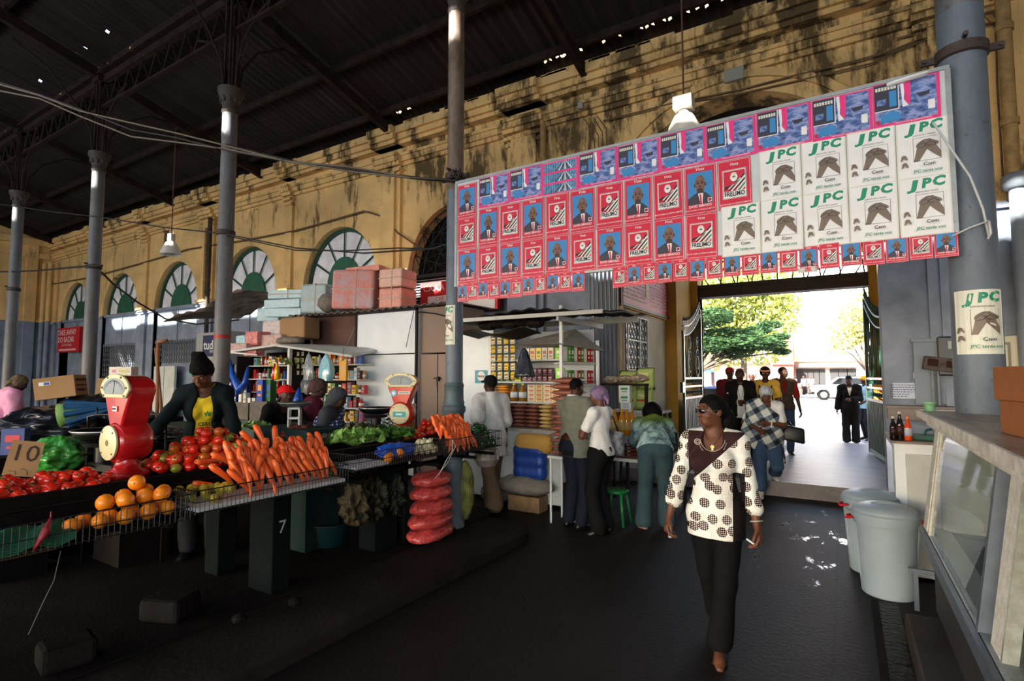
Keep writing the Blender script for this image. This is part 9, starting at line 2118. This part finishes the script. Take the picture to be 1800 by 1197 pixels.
# cardboard box with printed sides
def carton(label, loc, dims, rz, tilt=(0, 0), prints=True):
 t = thing('cardboard_box', label, 'box', loc, R(rz)); t.rotation_euler = (R(tilt[0]), R(tilt[1]), R(rz)); w, d, h = dims; m = MB(); m.box((0, 0, h/2), dims); m.build('carton', M_CARD, t, bev=.006)
 if prints:
  m = MB(); m.box((-w*.22, -d/2-.002, h*.72), (w*.28, .003, h*.16)); m.build('label', M_WHITE, t); m = MB(); m.box((-w*.17, -d/2-.004, h*.72), (w*.13, .003, h*.12)); m.build('blue_label', mat('label_blue', (40, 70, 170), .5), t)
  m = MB(); MXs = Matrix(((0, 0, 1), (1, 0, 0), (0, 1, 0)))
  rs = random.Random(4)
  for r_, z in enumerate((.76, .5, .28)):
   y = -d*.4
   while y < d*.36: q = rs.uniform(.03, .05); m.box((w/2+.002, y+q/2, h*z), (.003, q, h*(.12 if r_ != 1 else .06))); y += q+.012
  m.build('printed_text', M_PRINT, t)
 return t
q = P(110, 696, d=6.1); carton('brown cardboard box with a blue label tilted on the black tarpaulin', (q.x, q.y, q.z-.02), (.38, .32, .24), 50, (0, -8))
q = P(215, 700, d=7.2); carton('tall pale cardboard carton leaning behind the nearer red scale', (q.x, q.y, 1.25), (.48, .4, .5), 40, (0, 4), False)
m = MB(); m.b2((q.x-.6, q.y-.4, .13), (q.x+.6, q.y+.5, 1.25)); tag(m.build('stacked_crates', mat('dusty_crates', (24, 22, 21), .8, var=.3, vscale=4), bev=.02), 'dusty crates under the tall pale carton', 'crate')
m = MB(); m.box((q.x-.1, q.y-.22, 1.5), (.26, .01, .1), rz=R(40));
q2 = P(219, 636, d=7.2)
for k in range(2):
 c = [(200, 120, 150), (190, 190, 120)][k]; packet('small colour-printed carton on top of the pale carton, %s' % ('left one' if k == 0 else 'right one'), 'box', None, (q2.x-.11+.20*k, q2.y, 1.765), .19, .15, .15, (206, 200, 190), c, rz=R(35), name='carton')
q = P(28, 770, d=4.6); packet('red and blue printed box standing at the left edge behind the price card', 'box', None, (q.x, q.y, 1.13), .16, .22, .1, (40, 60, 130), (200, 50, 60), rz=R(50), name='carton')
m = MB(); m.b2((q.x-.2, q.y-.2, .13), (q.x+.2, q.y+.2, 1.128)); tag(m.build('crate', M_BLKWOOD), 'dark crate under the red and blue box', 'crate')
# push-cart frame, broom handles
m = MB(); a, b, c_, d_ = P(155, 755, d=4.9), P(155, 732, d=4.9), P(292, 727, d=4.9), P(292, 762, d=4.9)
m.tube([a, b, P(170, 729, d=4.9), P(270, 728, d=4.9), c_, d_], .011, 6); m.tube([P(205, 768, d=4.8), P(290, 762, d=4.8)], .011, 6); m.tube([P(170, 729, d=4.9), P(171, 716, d=4.95)], .008, 5); m.cyl((a.x, a.y, .13), a, .011, n=6); m.cyl((d_.x, d_.y, .13), d_, .011, n=6)
tag(m.build('hand_cart', M_WIRE, smooth=True), 'black bent-tube hand cart behind the nearer red scale', 'cart')
q = P(265, 745, d=5.1); crumple('crumpled_sheet', 'crumpled grey plastic sheet inside the cart frame', (q.x, q.y, 1.18), (.26, .2, .07), mat('grey_polythene', (96, 100, 106), .25), 3, .15, 'sheet')
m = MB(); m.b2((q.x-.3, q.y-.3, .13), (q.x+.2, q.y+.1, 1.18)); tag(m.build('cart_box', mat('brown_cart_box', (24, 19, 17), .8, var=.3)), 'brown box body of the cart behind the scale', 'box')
for k, (px, tx) in enumerate(((272, 278), (281, 274))):
 m = MB(); m.cyl(P(px+4, 735, d=6.0), P(tx, 602+10*k, d=6.4), .018, n=8);
 if k == 0: m.cyl(P(276, 602, d=6.4), P(294, 598, d=6.4), .02, n=8)
 o = m.build('broom_handle', mat('raw_wood_pole', (136, 92, 62), .7), smooth=True); tag(o, ['wooden pole with a crosspiece standing left of the vendor', 'plain wooden pole leaning against the crossed one'][k], 'pole')
m = MB(); a, b = P(310, 728, d=6.5), P(390, 738, d=6.5); m.b2((a.x-.3, a.y-.5, .13), (b.x+.2, a.y+.3, 1.22)); tag(m.build('green_counter', mat('faded_green_counter', (64, 88, 70), .7, var=.25)), 'faded green counter behind the vendor in yellow', 'counter')
m = MB(); a, b = P(488, 745, d=5.7), P(555, 770, d=5.7); m.b2((a.x-.1, a.y-.2, .13), (a.x+.75, a.y+.2, 1.27)); tag(m.build('green_counter', mat('faded_teal_counter', (40, 50, 46), .8, col2=(20, 50, 50), vscale=5)), 'faded teal counter carrying the small white scale', 'counter')
q = P(522, 744, z=1.272)
t = thing('small_scale', 'small white-framed scale with a steel pan between the vendors', 'scale', (a.x+.28, a.y, 1.272), R(40)); m = MB(); m.b2((-.06, -.05, 0), (-.045, .05, .2)); m.b2((.045, -.05, 0), (.06, .05, .2)); m.b2((-.06, -.05, .08), (.06, .05, .1)); m.b2((-.06, -.05, .18), (.06, .05, .2)); m.build('frame', M_WHITE, t); m = MB(); m.lathe([(0, .2), (.12, .21), (.17, .25), (.165, .255), (.12, .22), (0, .21)], n=24); m.build('pan', mat('steel_pan', (150, 156, 160), .3, metal=.8), t, smooth=True)
q = P(450, 735, d=5.9); leafy('cabbage', 'pale green cabbage on the counter left of the red-capped person', (q.x, q.y, 1.20), .17, .16, mat('cabbage_leaf', (150, 186, 120), .5, var=.15), 14, cat='cabbage', seed=21)
q = P(665, 700, d=6.9)
# behind the farther stall: green beans, upright card, wilted pile, blue scale
q = P(745, 728, d=6.6); m = MB(); m.box((0, 0, .17), (.16, .01, .34)); o = m.build('cardboard_flap', mat('orange_brown_card', (146, 92, 52), .75)); o.location = (-4.75, 5.2, TZ+.0); o.rotation_euler = (R(-6), 0, R(30)); tag(o, 'upright piece of brown card behind the farther scale', 'card')
m = MB(); rs = random.Random(6)
for k in range(90): a_ = rs.uniform(0, 6.28); x, y = -4.85+rs.gauss(0, .06), 4.98+rs.gauss(0, .06); z = TZ+.02+rs.random()*.2; m.cyl((x, y, z), (x+.07*math.cos(a_), y+.07*math.sin(a_), z+rs.uniform(-.0, .06)), .005, n=4)
tag(m.build('green_beans', mat('green_bean', (78, 122, 50), .5, var=.3)), 'pile of green beans behind the farther scale', 'green beans', kind='stuff')
q = P(640, 745, d=6.4); crumple('bundle', 'dark red wilted bundle left of the garlic', (-4.75, 3.55, TZ), (.17, .14, .09), mat('dark_red_leaves', (110, 48, 36), .7, var=.5, vscale=20), 5, .2, 'bundle')
# blue bags and oranges in the rusty tray, green netting in the long tray
crumple('blue_bag', 'crumpled blue plastic bag in the rusty wire tray', (-3.58, 3.75, 1.04), (.12, .20, .065), mat('blue_polythene', (24, 78, 180), .3), 8, .12)
for k, y in enumerate((3.58, 3.68, 3.5)): m = MB(); m.ell((0, 0, 0), (.04, .04, .04), 14); o = m.build('orange', M_ORANGE, smooth=True); o.location = (-3.5+.03*k, y, 1.075+.02*(k == 1)); tag(o, 'orange beside the blue bag in the rusty wire tray', 'orange', 'oranges beside the blue bag')
def netmat():
 m, b, v, L = newmat('green_netting', .6); w = nd(m, 'TexWave', Scale=60.0, Distortion=3.0); L.new(v, w.inputs['Vector']); r = ramp(m, [(.3, srgb((10, 60, 40))), (.8, srgb((30, 120, 80)))]); L.new(w.outputs[1], r.inputs[0]); L.new(r.outputs[0], b.inputs['Base Color']); return m
m = MB(); m.grid(lambda u, v: (TX0+.02+.32*u, .38+.86*v, .95+.07*math.sin(math.pi*u)**.5*(1 if 0 < u < 1 else 0)+.012*math.sin(30*v+9*u)+.01*math.sin(50*u)), 16, 40); tag(m.build('green_netting', netmat(), smooth=True), 'dark green netting filling the near end of the long wire tray', 'netting')
q = P(82, 885, X=-3.40); m = MB(); m.tube([(q.x, q.y+.02, 1.09), (q.x+.012, q.y, 1.03), (q.x+.02, q.y-.05, .95)], [.006, .022, .004], 8); m.tube([(q.x, q.y+.02, 1.12), (q.x, q.y+.02, 1.07)], .004, 5); tag(m.build('red_net_bag', mat('dark_red_net', (130, 26, 40), .5, var=.4, vscale=60), smooth=True), 'small dark red net tied with blue string to the long wire tray', 'net')
# under the stalls
def basin(label, loc, r, h, mtl):
 t = thing('basin', label, 'basin', loc); m = MB(); m.lathe([(0, 0), (r*.75, 0), (r*.8, .02), (r*.96, h), (r*1.03, h+.01), (r*1.03, h+.02), (r*.95, h+.012), (r*.78, .03), (0, .02)], n=30); m.build('bowl', mtl, t, smooth=True, angle=45); return t
q = P(578, 955, z=.13); basin('teal plastic basin on the ground under the stall', (q.x, q.y, .13), .22, .2, mat('teal_plastic', (12, 44, 50), .4));
q = P(725, 938, z=.13); basin('black plastic basin in front of the red onion bags', (q.x, q.y, .13), .26, .2, mat('black_plastic', (16, 18, 20), .4))
q = P(762, 935, z=.13); rs = random.Random(11)
for k in range(5):
 o = sack('onion_bag', ['lowest', 'second', 'third', 'fourth', 'topmost'][k]+' red mesh bag of onions in the stack under the farther stall', (q.x+.13+rs.uniform(-.02, .02), q.y-.2, .13+.135*k), (.18, .32-.02*k, .075), mat('red_mesh_onions', (176, 40, 44), .35, col2=(214, 96, 90), vscale=26, bump=1.0, bscale=40, coat=.4), R(8), 20+k, 'bag')
for k, (px, c, lb) in enumerate(((640, (96, 78, 24), 'leftmost'), (668, (70, 68, 24), 'second'), (705, (40, 50, 20), 'third'))):
 a = P(px, 820, Y=4.05+.1*k); o = crumple('hanging_sack', '%s dull yellow green sack of produce hanging under the farther stall' % lb, (-3.9, 3.55+.23*k, .42), (.12, .09, .2), mat('mesh_sack_%d' % k, tuple(v//2 for v in c), .6, var=.4, vscale=16, bump=.8, bscale=60), 30+k, .2, 'sack')
 m = MB(); m.cyl((0, 0, .36), (0, 0, .64), .006, n=5); m.build('string', M_DKWOOD, o)
m = MB(); a = P(812, 850, d=6.3); m.ell((0, 0, 0), (.12, .1, .34), 12, jit=.06); o = m.build('hanging_sack', mat('leafy_net', (110, 112, 56), .7, var=.5, vscale=12, bump=.9)); o.location = (-3.72, 5.0, .50); tag(o, 'net sack of leafy greens hanging at the end of the stall by the column', 'sack'); m = MB(); m.cyl((0, 0, .3), (0, 0, .55), .006, n=5); m.build('string', M_WPAINT2, o)
m = MB(); m.lathe([(0, 0), (.1, .02), (.15, .1), (.13, .22), (.05, .28)], n=18); o = m.build('clear_bag', mat('clear_bag_dull', (120, 110, 108), .3, var=.3, vscale=14)); o.location = (-3.62, 5.3, .72); tag(o, 'dull clear bag bulging under the pepper tray', 'bag'); m = MB(); m.cyl((0, 0, .26), (0, 0, .30), .02, n=6); m.build('knot', M_WPAINT2, o)
m = MB(); pts = [(-3.36, 4.31, 1.16), (-3.33, 4.27, 1.05), (-3.34, 4.2, .98), (-3.36, 4.1, .84)]; m.tube(pts, .004, 5); m.tube([(-3.36, 4.31, 1.16), (-3.31, 4.3, 1.1), (-3.33, 4.2, .95), (-3.36, 4.05, .82)], .003, 5); tag(m.build('string', mat('white_string', (190, 186, 176), .7)), 'white string trailing from the corner of the rusty wire tray', 'string')
m = MB(); a = P(107, 970, X=-3.5); m.tube([P(107, 968, X=-3.5), P(95, 1020, X=-3.55), P(75, 1060, X=-3.6), P(50, 1115, X=-3.65)], .0025, 4); tag(m.build('string', mat('grey_string', (90, 88, 84), .7)), 'thin string hanging below the near end of the long tray', 'string')
for k, (px, py, s, lb) in enumerate(((285, 1100, (.3, .24, .15), 'large dark stone block lying under the long stall'), (90, 1190, (.26, .22, .14), 'dark stone block nearest the lower left corner'), (512, 1080, (.12, .1, .06), 'small round stone by the kerb under the long stall'), (410, 1112, (.1, .1, .06), 'smaller stone left of the round one'))):
 q = P(px, py, z=.13); m = MB(); m.box((0, 0, s[2]/2), s) if k < 2 else m.ell((0, 0, s[2]/2), (s[0]/2, s[1]/2, s[2]/2), 10, jit=.1); o = m.build('stone_block' if k < 2 else 'stone', mat('very_dark_stone', (22, 19, 18), .85, var=.3, bump=.5), bev=.03 if k < 2 else 0); o.location = (q.x-.1, q.y+.1, .13); o.rotation_euler = (0, 0, .4+k); tag(o, lb, 'stone')  # all these stones share one very dark colour
q = P(40, 972, X=-3.6); m = MB(); m.box((-3.62, q.y, q.z), (.1, .26, .02)); tag(m.build('board_offcut', mat('pale_offcut', (110, 84, 60), .8)), 'pale wooden offcut wedged under the near end of the long tray', 'board')
q = P(590, 925, z=.2); crumple('blue_bag', 'dark blue bag slumped on the platform behind the black basin', (-4.35, 4.3, .13), (.2, .2, .13), mat('dark_blue_polythene', (14, 30, 80), .4, var=.4), 13, .12)
